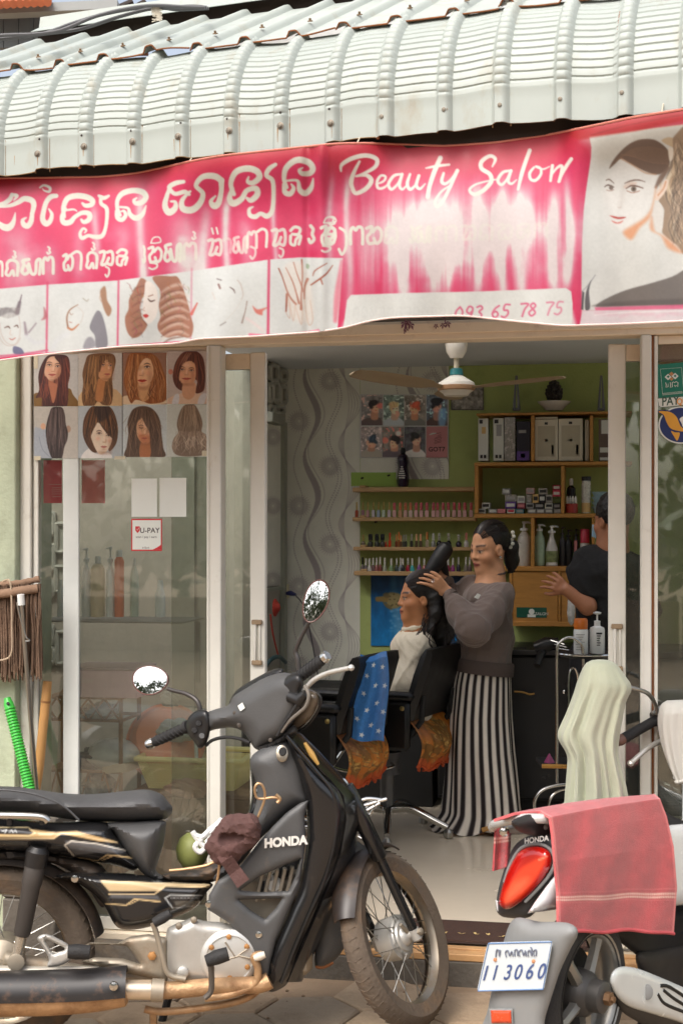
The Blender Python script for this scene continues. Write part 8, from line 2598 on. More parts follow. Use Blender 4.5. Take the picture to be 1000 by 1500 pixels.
dec([(340,374),(420,386),(462,360),(560,370)],6,GO);dec([(440,384),(490,362),(590,376)],5,GO)
for k in range(14):
 c.ell(*Z1([(100+k*14,312+k*2.0)])[0],1.4,1.2,(84,84,84),.8,.4)
c.grain(40,.08,2)
M_deco=mat('gloss_black_with_pinstripes',attr=True,rough=.24,var=.05,coat=.4,dirt=(120,100,80),dscale=8,damt=.08)
tail=[(-200,1192),(0,1198),(70,1204),(153,1204),(170,1222),(190,1248),(206,1268),(196,1276),(176,1270),(150,1264),(110,1257),(70,1251),(20,1247),(-60,1246),(-200,1246)]
panel('tail_panel',tail,.02,.125,22,M_deco,1.8,1.3,cv=c)
panel('inner_guard',[(-200,1238),(20,1244),(90,1254),(150,1268),(160,1310),(150,1330),(128,1300),(95,1272),(40,1262),(-200,1258)],0,.09,20,mat('brown_black_plastic',(42,38,35),.6,var=.15,dirt=(100,80,62),damt=.3),5,1.2)
panel('seat_front_cover',[(156,1206),(200,1203),(240,1202),(243,1213),(240,1236),(232,1262),(229,1276),(246,1287),(228,1290),(206,1276),(184,1248),(168,1222)],.03,.115,30,M_matte,4,1.2)
c=Canvas(60,1260,330,1370,1.2,(28,28,29))
c.poly(Z1([(430,470),(700,480),(900,485),(905,498),(720,492),(690,516),(470,516)]),(206,180,138),.95,.8,False)
dec([(440,472),(700,482),(905,488)],5,(226,204,164));dec([(470,528),(665,530),(712,494),(910,498)],6,(216,190,146))
c.poly(Z1([(470,545),(600,548),(690,552),(680,535),(480,530)]),(96,98,102),.9,2,False)
dec([(455,570),(545,576),(580,550),(690,560)],6,GO);dec([(560,572),(600,552),(680,562)],4,GO)
dec([(745,590),(712,545),(735,532),(870,535)],6,SI);dec([(745,590),(840,580)],4,SI)
for k in range(16):
 c.ell(*Z1([(738+k*8,545)])[0],1.0,1.6,(150,150,150),.8,.4)
c.poly(Z1([(750,560),(850,556),(835,580),(760,584)]),(96,92,84),.9,1,False)
c.grain(40,.1,3)
panel('lower_cover',[(76,1287),(92,1279),(115,1277),(150,1277),(205,1281),(245,1289),(309,1293),(302,1308),(288,1328),(262,1342),(218,1358),(184,1362),(168,1354),(152,1326),(130,1304),(104,1290)],.05,.105,18,M_deco,1.8,1.2,cv=c)
part('cover_bolt',MB().lathe([(.012,0),(.011,.004),(.004,.006)],B(110,1287,.14),BN,12),M_chrome,bike)
panel('footboard_tunnel',[(236,1282),(262,1276),(300,1268),(322,1258),(334,1262),(330,1278),(312,1292),(280,1294),(246,1290)],.04,.08,14,mat('worn_black_plastic',(44,40,37),.6,var=.2,dirt=(150,120,90),dscale=14,damt=.35),4,1.3)
part('wire_rail',MB().tube(crom(Bl([(248,1275),(270,1273),(300,1268),(316,1262),(321,1268),(316,1300),(307,1322)],.16),5),.0042,7),MATS['brassy_wire'],bike)
part('rail_bolt',MB().lathe([(.012,0),(.011,.005),(.004,.007)],B(306,1324,.165),BN,12),M_chrome,bike)
g=[]
for t in np.linspace(-1.1,1.35,22):
 d=UP*math.cos(t)+BD*math.sin(t)
 g.append([CR+d*(133*KB+.012+.02*(1-q*q))+BN*q*.06 for q in np.linspace(-1,1,9)])
part('rear_mudguard',MB().sheet(np.array(g),.004),mat('dusty_black',(48,42,38),.7,var=.2,dirt=(112,90,70),damt=.4),bike)
sa,sb_2=B(55,1252,.13),B(24,1412,.13)
d=unit(sb_2-sa)
ln=np.linalg.norm(sb_2-sa)
sh_=part('shock_absorber',MB().tube([sa,sa+d*.02,sa+d*.09,sa+d*.098,sa+d*.24,sa+d*.25],[.022,.031,.031,.028,.026,.021],16),mat('dusty_shock',(62,58,55),.55,var=.15,dirt=(130,104,80),damt=.3),bike)
part('shock_rod',MB().tube([sa+d*.24,sa+d*(ln-.03)],.017,14),mat('satin_chrome',(190,184,172),.3,.8,var=.1),sh_)
part('shock_eye',MB().lathe([(.02,-.02),(.026,-.018),(.026,.018),(.02,.02)],sb_2-d*.01,BN,16),M_castd,sh_)
part('shock_cap',MB().tube([sa-d*.025,sa-d*.01,sa+d*.035],[.024,.036,.034],14),M_black,sh_)
part('swing_arm',MB().tube(Bl([(8,1404),(120,1424),(230,1430)],.09),[.024,.022,.026],10),M_castd,bike)
part('chain_case',MB().tube(Bl([(-60,1424),(60,1424),(145,1420)],.12),[.022,.018,.010],10),mat('silver_paint',(196,190,178),.4,.4,var=.1,dirt=(150,116,80),damt=.2),bike)
panel('peg_hanger',[(55,1374),(68,1368),(92,1378),(104,1388),(108,1402),(90,1414),(70,1416),(72,1404),(62,1386)],.17,.014,6,M_cast,3,1,([(66,1376),(78,1380),(96,1390),(86,1394),(78,1396),(70,1384)],))
part('rear_foot_peg',MB().tube(Bl([(100,1394),(112,1394),(132,1395)],.25),[.020,.023,.021],12),M_rub,bike)
panel('frame_bracket',[(112,1390),(132,1384),(170,1384),(186,1386),(196,1398),(206,1412),(180,1404),(140,1402),(120,1408),(190,1426),(246,1440),(246,1374),(218,1368),(190,1372),(172,1382),(134,1380)],.12,.028,10,M_castd,3.2,1,(),smooth=False)
part('bracket_bolt',MB().lathe([(.014,0),(.013,.008),(.006,.011)],B(223,1400,.15),BN,6),mat('rusty_bolt',(176,128,78),.5,.4),bike)
panel('engine_cover',[(244,1366),(252,1356),(270,1349),(282,1344),(300,1349),(330,1352),(356,1364),(370,1382),(374,1402),(366,1426),(346,1442),(318,1446),(284,1441),(252,1434),(243,1410)],.115,.045,18,M_cast,3,.6)
part('clutch_cover',MB().lathe([(.088,0),(.088,.012),(.080,.020),(.072,.022),(.070,.018),(.060,.020),(.030,.026),(.001,.027)],B(336,1402,.155),BN,40),mat('bright_cast_cover',(206,205,200),.35,.5,var=.08,dirt=(150,112,70),dscale=12,damt=.2),bike)
for a in range(6):
 t=a*math.pi/3+.5
 part('cover_screw',MB().lathe([(.009,0),(.008,.004),(.003,.006)],B(336+30*math.cos(t),1402+30*math.sin(t),.175),BN,8),MATS['rusty_bolt'],bike)
for pts in([(330,1380),(345,1402),(362,1390)],[(324,1408),(350,1400),(368,1404)]):
 part('cover_rib',MB().tube(Bl(pts,.181),.003,6),M_castd,bike)
for u,v in((262,1356),(284,1347),(292,1392),(262,1428),(356,1420)):
 part('engine_bolt',MB().lathe([(.011,0),(.010,.006),(.004,.009)],B(u,v,.150),BN,8),M_castd,bike)
part('oil_cap',MB().lathe([(.018,0),(.018,.02),(.012,.024)],B(268,1422,.15),BN,16),M_cast,bike)
part('kick_lever',MB().tube(crom(Bl([(224,1352),(229,1366),(236,1392),(243,1420),(252,1430),(272,1434)],.195),5),.0085,10),M_castd,bike)
part('kick_pedal',MB().tube(Bl([(226,1352),(238,1345),(250,1338)],.21),[.015,.017,.014],12),M_rub,bike)
part('foot_peg',MB().tube(Bl([(302,1408),(318,1402),(334,1397)],.26),[.018,.023,.021],12),M_rub,bike)
part('peg_stem',MB().tube(crom(Bl([(309,1410),(310,1430),(309,1452),(300,1462)],.24),4),.009,8),mat('grey_steel',(96,90,84),.5,.6),bike)
part('brake_pedal',MB().tube(crom(Bl([(300,1462),(340,1456),(372,1442),(378,1420),(372,1402),(384,1398)],.20),5),.012,10),M_rustp,bike)
part('brake_pad',MB().tube(Bl([(372,1404),(380,1401),(388,1398)],.215),[.009,.013,.010],10),mat('worn_pad',(206,196,180),.5),bike)
part('silencer',MB().tube(crom(Bl([(-210,1462),(-60,1460),(100,1457),(170,1452),(186,1450)],.195),4),[.056,.060,.060,.060,.060,.060,.060,.060,.058,.056,.054,.052,.050,.048,.046,.040,.034],20),M_rustp,bike)
hs=[]
cl_=crom(Bl([(-210,1458),(-60,1456),(100,1453),(186,1447)],.195),6)
for p in cl_:
 hs.append([p+(UP*math.sin(q)+BN*math.cos(q))*.066 for q in np.linspace(-.15,2.6,12)])
part('heat_shield',MB().sheet(np.array(hs),.003),mat('worn_black_shield',(40,38,38),.4,var=.15,dirt=(150,110,80),dscale=12,damt=.22),bike)
part('shield_bolt',MB().lathe([(.014,0),(.013,.008),(.005,.011)],B(167,1444,.262),BN,10),M_chrome,bike)
part('pipe_joint',MB().tube(Bl([(184,1450),(222,1450)],.195),[.030,.030],16),mat('bright_pipe',(206,190,168),.3,.7,dirt=(150,104,60),damt=.25),bike)
part('pipe_clamp',MB().tube(Bl([(222,1450),(240,1451)],.195),[.034,.034],16),M_castd,bike)
part('exhaust_pipe',MB().tube(crom(Bl([(238,1451),(270,1449),(300,1446),(340,1444),(380,1442),(395,1436)],.185),5),.026,14),M_rustp,bike)
part('under_bar',MB().tube(crom(Bl([(212,1478),(240,1482),(300,1476),(350,1466),(376,1452),(390,1430)],.14),5),.0115,10),M_rustp,bike)
part('centre_stand',MB().tube(crom(Bl([(224,1478),(225,1500),(222,1530)],.05),4),.012,8),M_rustp,bike)
part('side_stand',MB().tube(crom(Bl([(250,1450),(236,1500),(214,1552)],-.16),4),.013,8),M_blackm,bike)
def wh(u):
 return .17*(np.asarray(u,float)-347)/123
def Hh(u,v,o=0.0):
 return PD(u,v,float(zb(347)-wh(u))-o)
def Hl(pts,o=0.0):
 return[Hh(u,v,o)for u,v in pts]
def hpanel(name,outline,o0,T_,Rr,m,step=3.6,back=.8,smooth=True):
 b=MB().puff(outline,lambda u,v,h:PDv(u,v,zb(347)-wh(u)-o0-h),T_,Rr,step,back,(),smooth)
 return part(name,b,m,bike)
hpanel('handlebar_cover',[(300,1048),(312,1040),(334,1033),(342,1020),(360,1008),(384,994),(406,986),(424,986),(438,994),(446,1010),(442,1030),(434,1048),(424,1066),(412,1080),(394,1090),(376,1098),(366,1086),(356,1072),(340,1066),(318,1068),(304,1070)],0,.07,26,M_matte,3.4,1.1)
hpanel('cover_rim',[(336,1030),(346,1012),(366,998),(392,984),(408,979),(416,982),(412,990),(390,998),(366,1012),(346,1030)],-.02,.03,9,M_black,3,1)
hpanel('cover_neck',[(372,1094),(392,1088),(412,1078),(424,1066),(432,1062),(436,1074),(424,1082),(404,1092),(384,1100)],.01,.05,8,M_black,3,1)
for u,v in((350,1062),(396,1084),(424,1052),(344,1044)):
 part('cover_screw',MB().lathe([(.007,0),(.006,.003),(.002,.004)],Hh(u,v,.062),BN,8),MATS['grey_steel']if 'grey_steel' in MATS else M_steel,bike)
part('cover_sticker',MB().prism([Hh(u,v,.075)for u,v in((348,1034),(355,1029),(359,1037),(352,1042))],BN*.001),M_paper,bike)
hpanel('headlight_shell',[(438,1006),(458,1010),(467,1018),(466,1036),(454,1056),(438,1068),(424,1074),(418,1068),(424,1050),(432,1028)],-.06,.05,14,mat('smoked_lens',(92,80,66),.18,var=.15,coat=.5),3.2,1)
part('lens_trim',MB().tube(crom(Hl([(464,1014),(470,1024),(466,1040),(452,1060),(434,1072),(418,1076)],-.04),5),.0045,7),M_black,bike)
for nm,a,b_,r0 in(('grip',(276,1064),(226,1087),.0165),('grip',(432,996),(472,966),.0175)):
 p=[Hh(*a),Hh(*b_)]
 d=p[1]-p[0]
 gm=MB().tube([p[0],p[0]+d*.08,p[0]+d*.12,p[0]+d*.95,p[1]],[r0*1.25,r0*1.3,r0,r0*1.02,r0*.95],16)
 for k in range(7):
  c0=p[0]+d*(.18+.11*k)
  x1=unit(np.cross(d,UP));x2=unit(np.cross(x1,d))
  gm.tube([c0+(x1*math.cos(q)+x2*math.sin(q))*r0*1.03+d*.05*math.sin(q)for q in np.linspace(0,6.28,16,endpoint=False)],.0022,5,closed=True)
 gp_=part(nm,gm,M_rub,bike)
 part('bar_end',MB().tube([p[1]+d*.0,p[1]+d*.06,p[1]+d*.17,p[1]+d*.20],[r0*.7,r0*1.08,r0*1.05,r0*.8],16),M_chrome,gp_)
hpanel('switch_housing',[(273,1062),(277,1050),(288,1041),(302,1040),(308,1052),(308,1070),(302,1090),(292,1096),(284,1086),(276,1076)],.03,.028,10,M_black,2.6,1)
for k,(u,v)in enumerate(((291,1060),(296,1078),(285,1070))):
 part('switch_button',MB().tube([Hh(u,v,.055),Hh(u,v,.068)],[.010,.008],12),[M_rub,mat('grey_button',(90,90,90),.5),M_rub][k],bike)
hpanel('throttle_housing',[(410,1002),(418,992),(430,986),(440,988),(444,1000),(440,1014),(446,1022),(438,1032),(426,1030),(416,1018)],.035,.034,10,M_black,2.6,1)
part('brake_cylinder',MB().tube(Hl([(424,1020),(440,1026),(448,1016)],.06),[.018,.022,.016],12),M_black,bike)
part('brake_lever',MB().tube(crom(Hl([(444,1012),(460,996),(480,986),(500,981),(514,978)],.03),5),np.linspace(.0085,.0075,21),10),M_cast,bike)
part('lever_ball',MB().lathe([(.001,-.010),(.008,-.007),(.011,0),(.008,.007),(.001,.010)],Hh(514,978,.03),UP,12),M_cast,bike)
part('brake_hose',MB().tube(crom(Hl([(446,1004),(452,1018),(448,1034),(438,1044),(424,1056),(412,1072)],.07),6),.0055,8),mat('pale_hose',(112,106,98),.5),bike)
part('throttle_cable',MB().tube(crom(Hl([(436,1030),(426,1046),(414,1064),(406,1078)],.075),6),.0045,8),M_rub,bike)
part('clutch_cable',MB().tube(crom(Hl([(302,1092),(312,1084),(330,1080),(350,1082),(366,1088)],.03),6),.0055,8),M_rub,bike)
M_mir=mat('mirror_glass',(232,236,236),.02,1.0,var=0,rvar=0)
for lbl,(cu_,cv_),rw,rh,rot,off,stem,nrm in(('mirror',(221,997),28,21.5,.12,.0,[(294,1050),(292,1034),(286,1024),(272,1016),(256,1012),(246,1009)],unit(BN*.95-BD*.30+UP*.21)),('mirror',(463,881),17,31,.33,.0,[(438,984),(436,966),(433,953),(440,935),(449,918),(455,908)],unit(BN*.95-BD*.28+UP*.10))):
 cc=Hh(cu_,cv_,off)
 ex=unit(BD-nrm*(BD@nrm))
 ey=unit(np.cross(nrm,ex));ey=ey if ey[2]>0 else-ey
 sx_=KB*rw/max(.5,ex@RGT);sy_=KB*rh/max(.6,ey[2])
 def oval(k,d):
  pts=[]
  for t in np.linspace(0,2*math.pi,40,endpoint=False):
   x,y=math.cos(t),math.sin(t)
   x,y=x*(1+.10*y),y*(1-.06*x)
   xx,yy=sx_*x*k,sy_*y*k
   pts.append(cc+ex*(xx*math.cos(rot)+yy*math.sin(rot))+ey*(-xx*math.sin(rot)+yy*math.cos(rot))+nrm*d)
  return pts
 mm=part(lbl,MB().loft([oval(.35,-.034),oval(.75,-.026),oval(1.0,-.006),oval(1.03,.0),oval(1.02,.005),oval(.94,.006)],caps=True),M_gloss,bike)
 part('mirror_glass',MB().loft([oval(.945,.0065),oval(.5,.0085),oval(.02,.0090)]),M_mir,mm)
 part('mirror_rim',MB().tube(oval(.99,.006),.0022,6,closed=True),mat('reddish_rim',(96,60,52),.4),mm)
 part('mirror_stem',MB().tube(crom(Hl(stem,-.005),6),np.linspace(.009,.0062,6*(len(stem)-1)+1),10),mat('dark_stem',(70,66,64),.35,.4,var=.1),mm)
for pts in([(494,1146),(500,1142),(507,1146),(514,1166),(524,1182)],[(508,1186),(532,1180),(552,1174),(566,1170)],[(520,1194),(538,1186),(556,1176)],[(524,1200),(540,1194),(552,1172)],[(512,1180),(536,1170),(560,1172)]):
 part('carrier_tube',MB().tube(crom(Bl(pts,.03),4),.0055,8),M_chrome,bike)
bag=blob('brown_cloth',298,378,1203,1262,0,mat('brown_fabric',(78,52,48),.92,var=.2,bump=.6,bscale=40),'x','cloth',3)if False else None
F=Field((-.16,-.08,-.18),(.16,.10,.12),.006)
o=B(336,1240,.20)
q=lambda u,v,w=0:B(u,v,.20+w)-o
W3=lambda V:o+V
def loc(u,v,w=0.0):
 p=q(u,v,w)
 return np.array([p@RGT,p@FWD,p[2]])
F.chain([loc(318,1222),loc(340,1212),loc(364,1212),loc(374,1222)],[.018,.034,.036,.012],.03)
F.chain([loc(310,1240),loc(332,1240),loc(358,1230)],[.022,.042,.034],.03)
F.chain([loc(322,1256),loc(340,1252)],[.022,.026],.02)
F.cap(loc(330,1230,.03),loc(352,1226,.03),.018,.012,.01,'s')
V,Fc=F.mesh()
V=fabric(relax(V,Fc,2),Fc,.004,14,95)
b=MB().add(o+V[:,:1]*RGT+V[:,1:2]*FWD+V[:,2:]*UP,Fc)
M_brc=mat('brown_fabric',(84,58,54),.92,var=.2,bump=.4,bscale=80)
cap_=thing('brown_cloth','dark brown cloth cap tied on the hook of the black motorbike','cloth',o)
part('cloth_body',b,M_brc,cap_)
g=np.array([[B(u,v,.235+.008*math.sin(k*1.7))for u,v in((318+k*6,1256+k*9),(326+k*6.4,1250+k*8.6),(334+k*6.2,1246+k*8.4))]for k in range(6)])
part('hanging_tail',MB().sheet(g,.003),M_brc,cap_)
cn=thing('green_coconut','green coconut in a knotted white bag behind the brown cloth','coconut',B(279,1270,.02))
part('husk',MB().lathe([(.002,-.002),(.022,.004),(.045,.03),(.054,.062),(.046,.095),(.026,.114),(.003,.12)],B(278,1274,-.02),unit(UP+BD*.15),24),mat('green_husk',(128,134,74),.55,var=.25,vscale=6,dirt=(120,100,60),damt=.3),cn)
b=MB()
for pts in([(283,1222),(296,1226),(310,1214),(328,1202),(330,1208),(314,1222),(302,1234)],[(282,1218),(290,1230),(300,1240),(310,1236)],[(296,1228),(286,1240),(294,1248),(304,1236)],[(308,1220),(320,1206),(326,1200)]):
 b.tube(crom(Bl(pts,.06),5),.009,7)
part('white_knot',b,mat('white_plastic_bag',(222,224,222),.4,var=.05),cn)
# ================================================================ WHITE SCOOTER (right, tail towards the street)
AL=R(52)
SF=RGT*math.cos(AL)+FWD*math.sin(AL)
SR=RGT*math.sin(AL)-FWD*math.cos(AL)
def zs_(u):
 return 4.12+.0033*(np.asarray(u,float)-815)
def zr_(u):
 return 4.165-.0014*(np.asarray(u,float)-770)
def Sd(u,v,o=0.0):
 return PD(u,v,float(zs_(u))-o)
def Rd(u,v,o=0.0):
 return PD(u,v,float(zr_(u))-o)
M_wpaint=mat('gloss_white_paint',(220,222,222),.2,var=.03,coat=.5)
M_gplas=mat('grey_plastic',(128,129,128),.6,var=.08,dirt=(140,124,104),dscale=6,damt=.15)
CS_=PD(846,1453,4.24)
scr=thing('scooter','white scooter seen from behind, red tail lamp and number plate','scooter',CS_*[1,1,0]+[0,0,-.10])
def sp(name,outline,surf,o0,T_,Rr,m,step=4,back=.4,holes=(),smooth=True,cv=None,parent=None):
 zf=zs_ if surf=='s' else zr_
 b=MB().puff(outline,lambda u,v,h:PDv(u,v,zf(u)-o0-h),T_,Rr,step,back,holes,smooth,cv)
 return part(name,b,m,parent or scr)
RT=.250
prof=[]
for t in np.linspace(-1.3,1.3,13):
 prof.append((RT-.06+.06*math.cos(t),.052*math.sin(t)))
x0=unit(UP)
tw_=part('rear_wheel',MB().lathe([(RT-.075,-.046)]+prof+[(RT-.075,.046)],CS_,SR,56,caps=False,xdir=UP),M_rub,scr)
rr2=RT-.070
part('rim',MB().lathe([(rr2,-.045),(rr2+.006,-.050),(rr2-.014,-.03),(rr2-.018,0),(rr2-.016,.028),(rr2-.010,.040),(rr2+.006,.050),(rr2,.045)],CS_,SR,56,caps=False,xdir=UP),mat('grey_alloy',(150,148,142),.35,.7,var=.1,dirt=(120,98,74),damt=.2),tw_)
for k in range(5):
 t0=2*math.pi*k/5+.5
 rings=[]
 for r_,w,h in((.04,.024,.030),(.08,.017,.026),(.13,.016,.022),(rr2-.010,.024,.020)):
  d=UP*math.cos(t0+.25*r_)+SF*math.sin(t0+.25*r_)
  e=-UP*math.sin(t0)+SF*math.cos(t0)
  c0=CS_+d*r_+SR*.022
  rings.append([c0-e*w+SR*-.012,c0-e*w*.9+SR*h*.3,c0+SR*h*.6,c0+e*w*.9+SR*h*.3,c0+e*w+SR*-.012])
 part('alloy_spoke',MB().loft(rings),MATS['grey_alloy'],tw_)
part('hub',MB().lathe([(.070,-.04),(.072,.0),(.066,.035),(.05,.05),(.046,.085),(.038,.09),(.022,.092)],CS_,SR,28),mat('dark_hub',(74,72,70),.5,.4,var=.1,dirt=(120,98,74),damt=.25),tw_)
part('axle_nut',MB().lathe([(.020,.088),(.020,.110),(.010,.112),(.010,.120),(.002,.121)],CS_,SR,6),mat('rusty_nut',(120,92,66),.5,.5),tw_)
part('brake_disc_shadow',MB().lathe([(.13,-.03),(.13,-.024)],CS_,SR,32),M_blackm,tw_)
sp('tail_housing',[(726,1326),(731,1296),(742,1262),(754,1238),(770,1226),(790,1219),(808,1220),(820,1236),(824,1262),(818,1286),(800,1314),(782,1338),(768,1345),(740,1344),(729,1338)],'r',-.05,.05,16,mat('dark_grey_plastic',(62,62,64),.45,var=.1),3.4,1.5)
c=Canvas(722,1230,815,1340,1.6,(180,22,14))
Z9=lambda p:T(p,690,1140,3.226)
c.poly(Z9([(160,600),(150,560),(180,500),(230,430),(290,390),(345,365),(350,390),(320,450),(260,540),(200,590)]),(222,66,36),.95,3)
c.poly(Z9([(170,580),(170,540),(210,490),(270,470),(240,530)]),(230,96,62),.8,5)
c.stroke(Z9([(210,400),(300,350),(365,350)]),4,(170,20,14),.8,2)
c.stroke(Z9([(320,385),(355,370)]),2.5,(250,190,160),.6,1)
c.stroke(Z9([(222,362),(240,352)]),3,(230,120,120),.7,1)
M_lens=mat('red_lamp_lens',attr=True,rough=.12,var=.06,coat=.7,vscale=30)
sp('tail_lamp',[(730,1322),(735,1298),(746,1268),(761,1246),(783,1239),(802,1245),(808,1258),(805,1273),(789,1296),(767,1318),(748,1331),(737,1331)],'r',.020,.035,16,M_lens,2.4,.3,cv=c)
part('lamp_trim',MB().tube(crom([Rd(u,v,.025)for u,v in((738,1292),(747,1266),(762,1243),(784,1236),(803,1242),(811,1257),(808,1275),(791,1298),(769,1321))],5),.005,8),M_gplas,scr)
sp('white_edge',[(725,1318),(729,1320),(730,1336),(727,1334)],'r',.02,.01,3,M_wpaint,1.5,1,smooth=False)
part('maker_lettering',text_mb('HONDA',Rd(785,1233.5,.05),unit(Rd(800,1227,.045)-Rd(770,1231,.045)),UP,.022,bold=.03),mat('silver_lettering',(206,206,206),.3,.3),scr)
sp('flank_panel',[(772,1338),(784,1320),(800,1298),(814,1280),(840,1252),(880,1228),(940,1212),(1010,1206),(1090,1200),(1090,1318),(1010,1324),(940,1334),(880,1340),(817,1332)],'s',.02,.05,22,M_wpaint,4,1.2,smooth=False)
part('gold_outline',MB().tube([Sd(u,v,.048)for u,v in((815,1289),(792,1318),(796,1321),(818,1316))],.0028,6),mat('gold_line',(190,158,110),.35,.5),scr)
sp('seat',[(752,1200),(800,1186),(880,1176),(950,1178),(985,1196),(1030,1214),(1060,1230),(1040,1242),(960,1234),(880,1238),(820,1232),(770,1222),(752,1212)],'s',-.105,.06,20,mat('scooter_seat',(44,42,42),.55,var=.1),4.5,2.0)
b=MB().tube(crom([Rd(818,1204,-.06),Rd(800,1200,.04),Rd(770,1199,.08),Rd(742,1202,.07),Rd(724,1208,.03),Rd(722,1212,-.06),Rd(736,1208,-.16)],6),.0145,12)
part('grab_rail',b,mat('silver_white_rail',(206,206,202),.25,.3),scr)
sp('rail_underside',[(742,1208),(770,1206),(800,1206),(800,1216),(784,1218),(760,1222),(744,1219)],'r',.0,.03,8,M_gplas,3,1)
part('rail_bolt',MB().lathe([(.016,0),(.014,.008),(.006,.012)],Rd(738,1218,.05),-FWD,10),M_chrome,scr)
part('indicator_stub',MB().tube([Sd(826,1372,.05),Sd(842,1373,.05)],[.016,.014],10),M_wpaint,scr)
sp('rear_mudguard',[(752,1346),(790,1350),(832,1352),(846,1366),(834,1392),(820,1422),(808,1458),(798,1490),(786,1530),(700,1530),(712,1486),(722,1440),(734,1390)],'r',.13,.045,26,M_gplas,4.5,.8)
pl_=thing('number_plate','white number plate with blue Khmer and digits under the red tail lamp','number plate',Rd(755,1452,.195))
pq=[(714,1381),(809,1378.5),(796,1450),(698,1452.5)]
prr=[Rd(u,v,.195)for u,v in pq]
rc=[]
for k in range(4):
 a,b_,c_=prr[k-1],prr[k],prr[(k+1)%4]
 rc+=[b_+(a-b_)*.05,b_+(a-b_)*.015+(c_-b_)*.012,b_+(c_-b_)*.05]
part('plate_face',MB().prism(rc,FWD*.003),mat('plate_white',(196,203,206),.4,var=.05,dirt=(160,150,136),damt=.15),pl_)
part('plate_border',MB().tube([prr[0]*.985+prr[2]*.015-FWD*.001,prr[1]*.985+prr[3]*.015-FWD*.001,prr[2]*.985+prr[0]*.015-FWD*.001,prr[3]*.985+prr[1]*.015-FWD*.001],.0022,5,closed=True),mat('blue_border',(96,130,176),.4),pl_)
xd=unit(Rd(790,1438,.08)-Rd(712,1440,.08))
yd=unit(Rd(755,1410,.08)-Rd(748,1436,.08))
M_blue=mat('plate_blue',(66,84,130),.5)
for ch,u in(('1',708),('I',722),('3',741),('0',756),('6',773),('0',790)):
 b=text_mb(ch,Rd(u,1436-.03*(u-700),.1985),xd*.78,yd,.066,bold=.012)
 part('plate_character',b,M_blue,pl_)
b=MB()
kx=lambda x,y:Rd(690+x/3.226,1140+y/3.226,.1990)
for pts in([(115,845),(118,815),(128,812),(132,842),(136,812)],[(165,845),(160,822),(172,815),(180,840),(190,818),(196,842)],[(205,842),(204,815),(216,812),(218,840)],[(228,842),(224,820),(238,812),(246,838),(254,815),(258,842)],[(268,842),(266,820),(276,815),(284,840),(284,806),(278,800)],[(296,842),(292,818),(306,812),(304,840)]):
 b.tube(crom([kx(*p)for p in pts],4),.0020,5)
part('khmer_lettering',b,mat('plate_grey',(110,116,132),.5),pl_)
for u,v in((725,1406),(781,1408)):
 part('rust_spot',MB().lathe([(.006,0),(.004,.001),(.0005,.0015)],Rd(u,v,.199),-FWD,10),mat('plate_rust',(196,140,100),.7),pl_)
sp('reflector',[(718,1480),(748,1480),(749,1499),(719,1499)],'r',.185,.012,5,mat('orange_reflector',(206,70,34),.2,coat=.5),2,.5,smooth=False)
sp('reflector_frame',[(714,1477),(751,1477),(752,1503),(715,1503)],'r',.178,.008,3,M_gplas,2.5,.5,smooth=False)
sp('inner_arch',[(836,1352),(880,1345),(1000,1330),(1090,1326),(1090,1430),(990,1424),(950,1416),(930,1398),(906,1380),(880,1368),(850,1372)],'s',-.10,.06,16,M_blackm,5,1.5)
sp('engine_case',[(930,1400),(960,1390),(1040,1380),(1090,1390),(1090,1500),(1000,1490),(950,1450)],'s',-.06,.06,20,mat('dark_engine',(58,54,50),.6,.3,var=.25,dirt=(120,98,74),damt=.3),5,1)
sp('silencer',[(900,1450),(930,1440),(1000,1462),(1090,1490),(1090,1560),(1000,1530),(930,1495),(904,1475)],'s',.06,.06,22,mat('dark_silencer',(48,46,46),.45,.4,var=.15),5,1)
xs_=sp('exhaust_shield',[(893,1440),(896,1424),(908,1416),(930,1418),(960,1429),(1000,1446),(1050,1466),(1095,1482),(1095,1530),(1040,1514),(990,1496),(950,1484),(920,1474),(903,1460)],'s',.12,.035,14,mat('white_shield_paint',(206,210,208),.25,.1,var=.04),3.4,.6)
part('shield_vent',MB().lathe([(.024,0),(.024,.004),(.018,.006)],Sd(947,1453,.158),-FWD,20,sx=.75,xdir=RGT),M_gplas,xs_)
for pts in([(966,1444),(980,1446),(1010,1466)],[(962,1456),(972,1470),(1000,1482)],[(970,1450),(985,1462),(1004,1474)]):
 part('shield_slot',MB().tube(crom([Sd(u,v,.152)for u,v in pts],4),.006,8),M_blackm,xs_)
ZB1=4.86
Fd=lambda u,v,o=0.0:PD(u,v,ZB1+.0016*(u-905)-o)
hb=part('handlebar',MB().tube(crom([Fd(962,1054),Fd(990,1044),Fd(1030,1040),Fd(1080,1046)],5),.016,10),mat('satin_bar',(150,146,140),.35,.7),scr)
gr_=part('grip',MB().tube([Fd(964,1053),Fd(960,1055),Fd(956,1057),Fd(910,1083)],[.024,.025,.018,.018],14),M_rub,scr)
part('bar_end',MB().tube([Fd(911,1082),Fd(907,1084.5),Fd(902,1087)],[.019,.020,.015],14),mat('brown_bar_end',(110,78,64),.4),gr_)
part('switch_cluster',MB().tube(crom([Fd(956,1050),Fd(966,1046),Fd(978,1052),(Fd(984,1066))],4),[.018]*4+[.026]*5+[.022]*4,12),mat('dull_black',(56,52,50),.5),scr)
part('cluster_ring',MB().tube(crom([Fd(955,1046,.03),Fd(966,1036,.03),Fd(978,1040,.03),Fd(982,1056,.03),Fd(972,1068,.03)],5),.007,8),M_steel,scr)
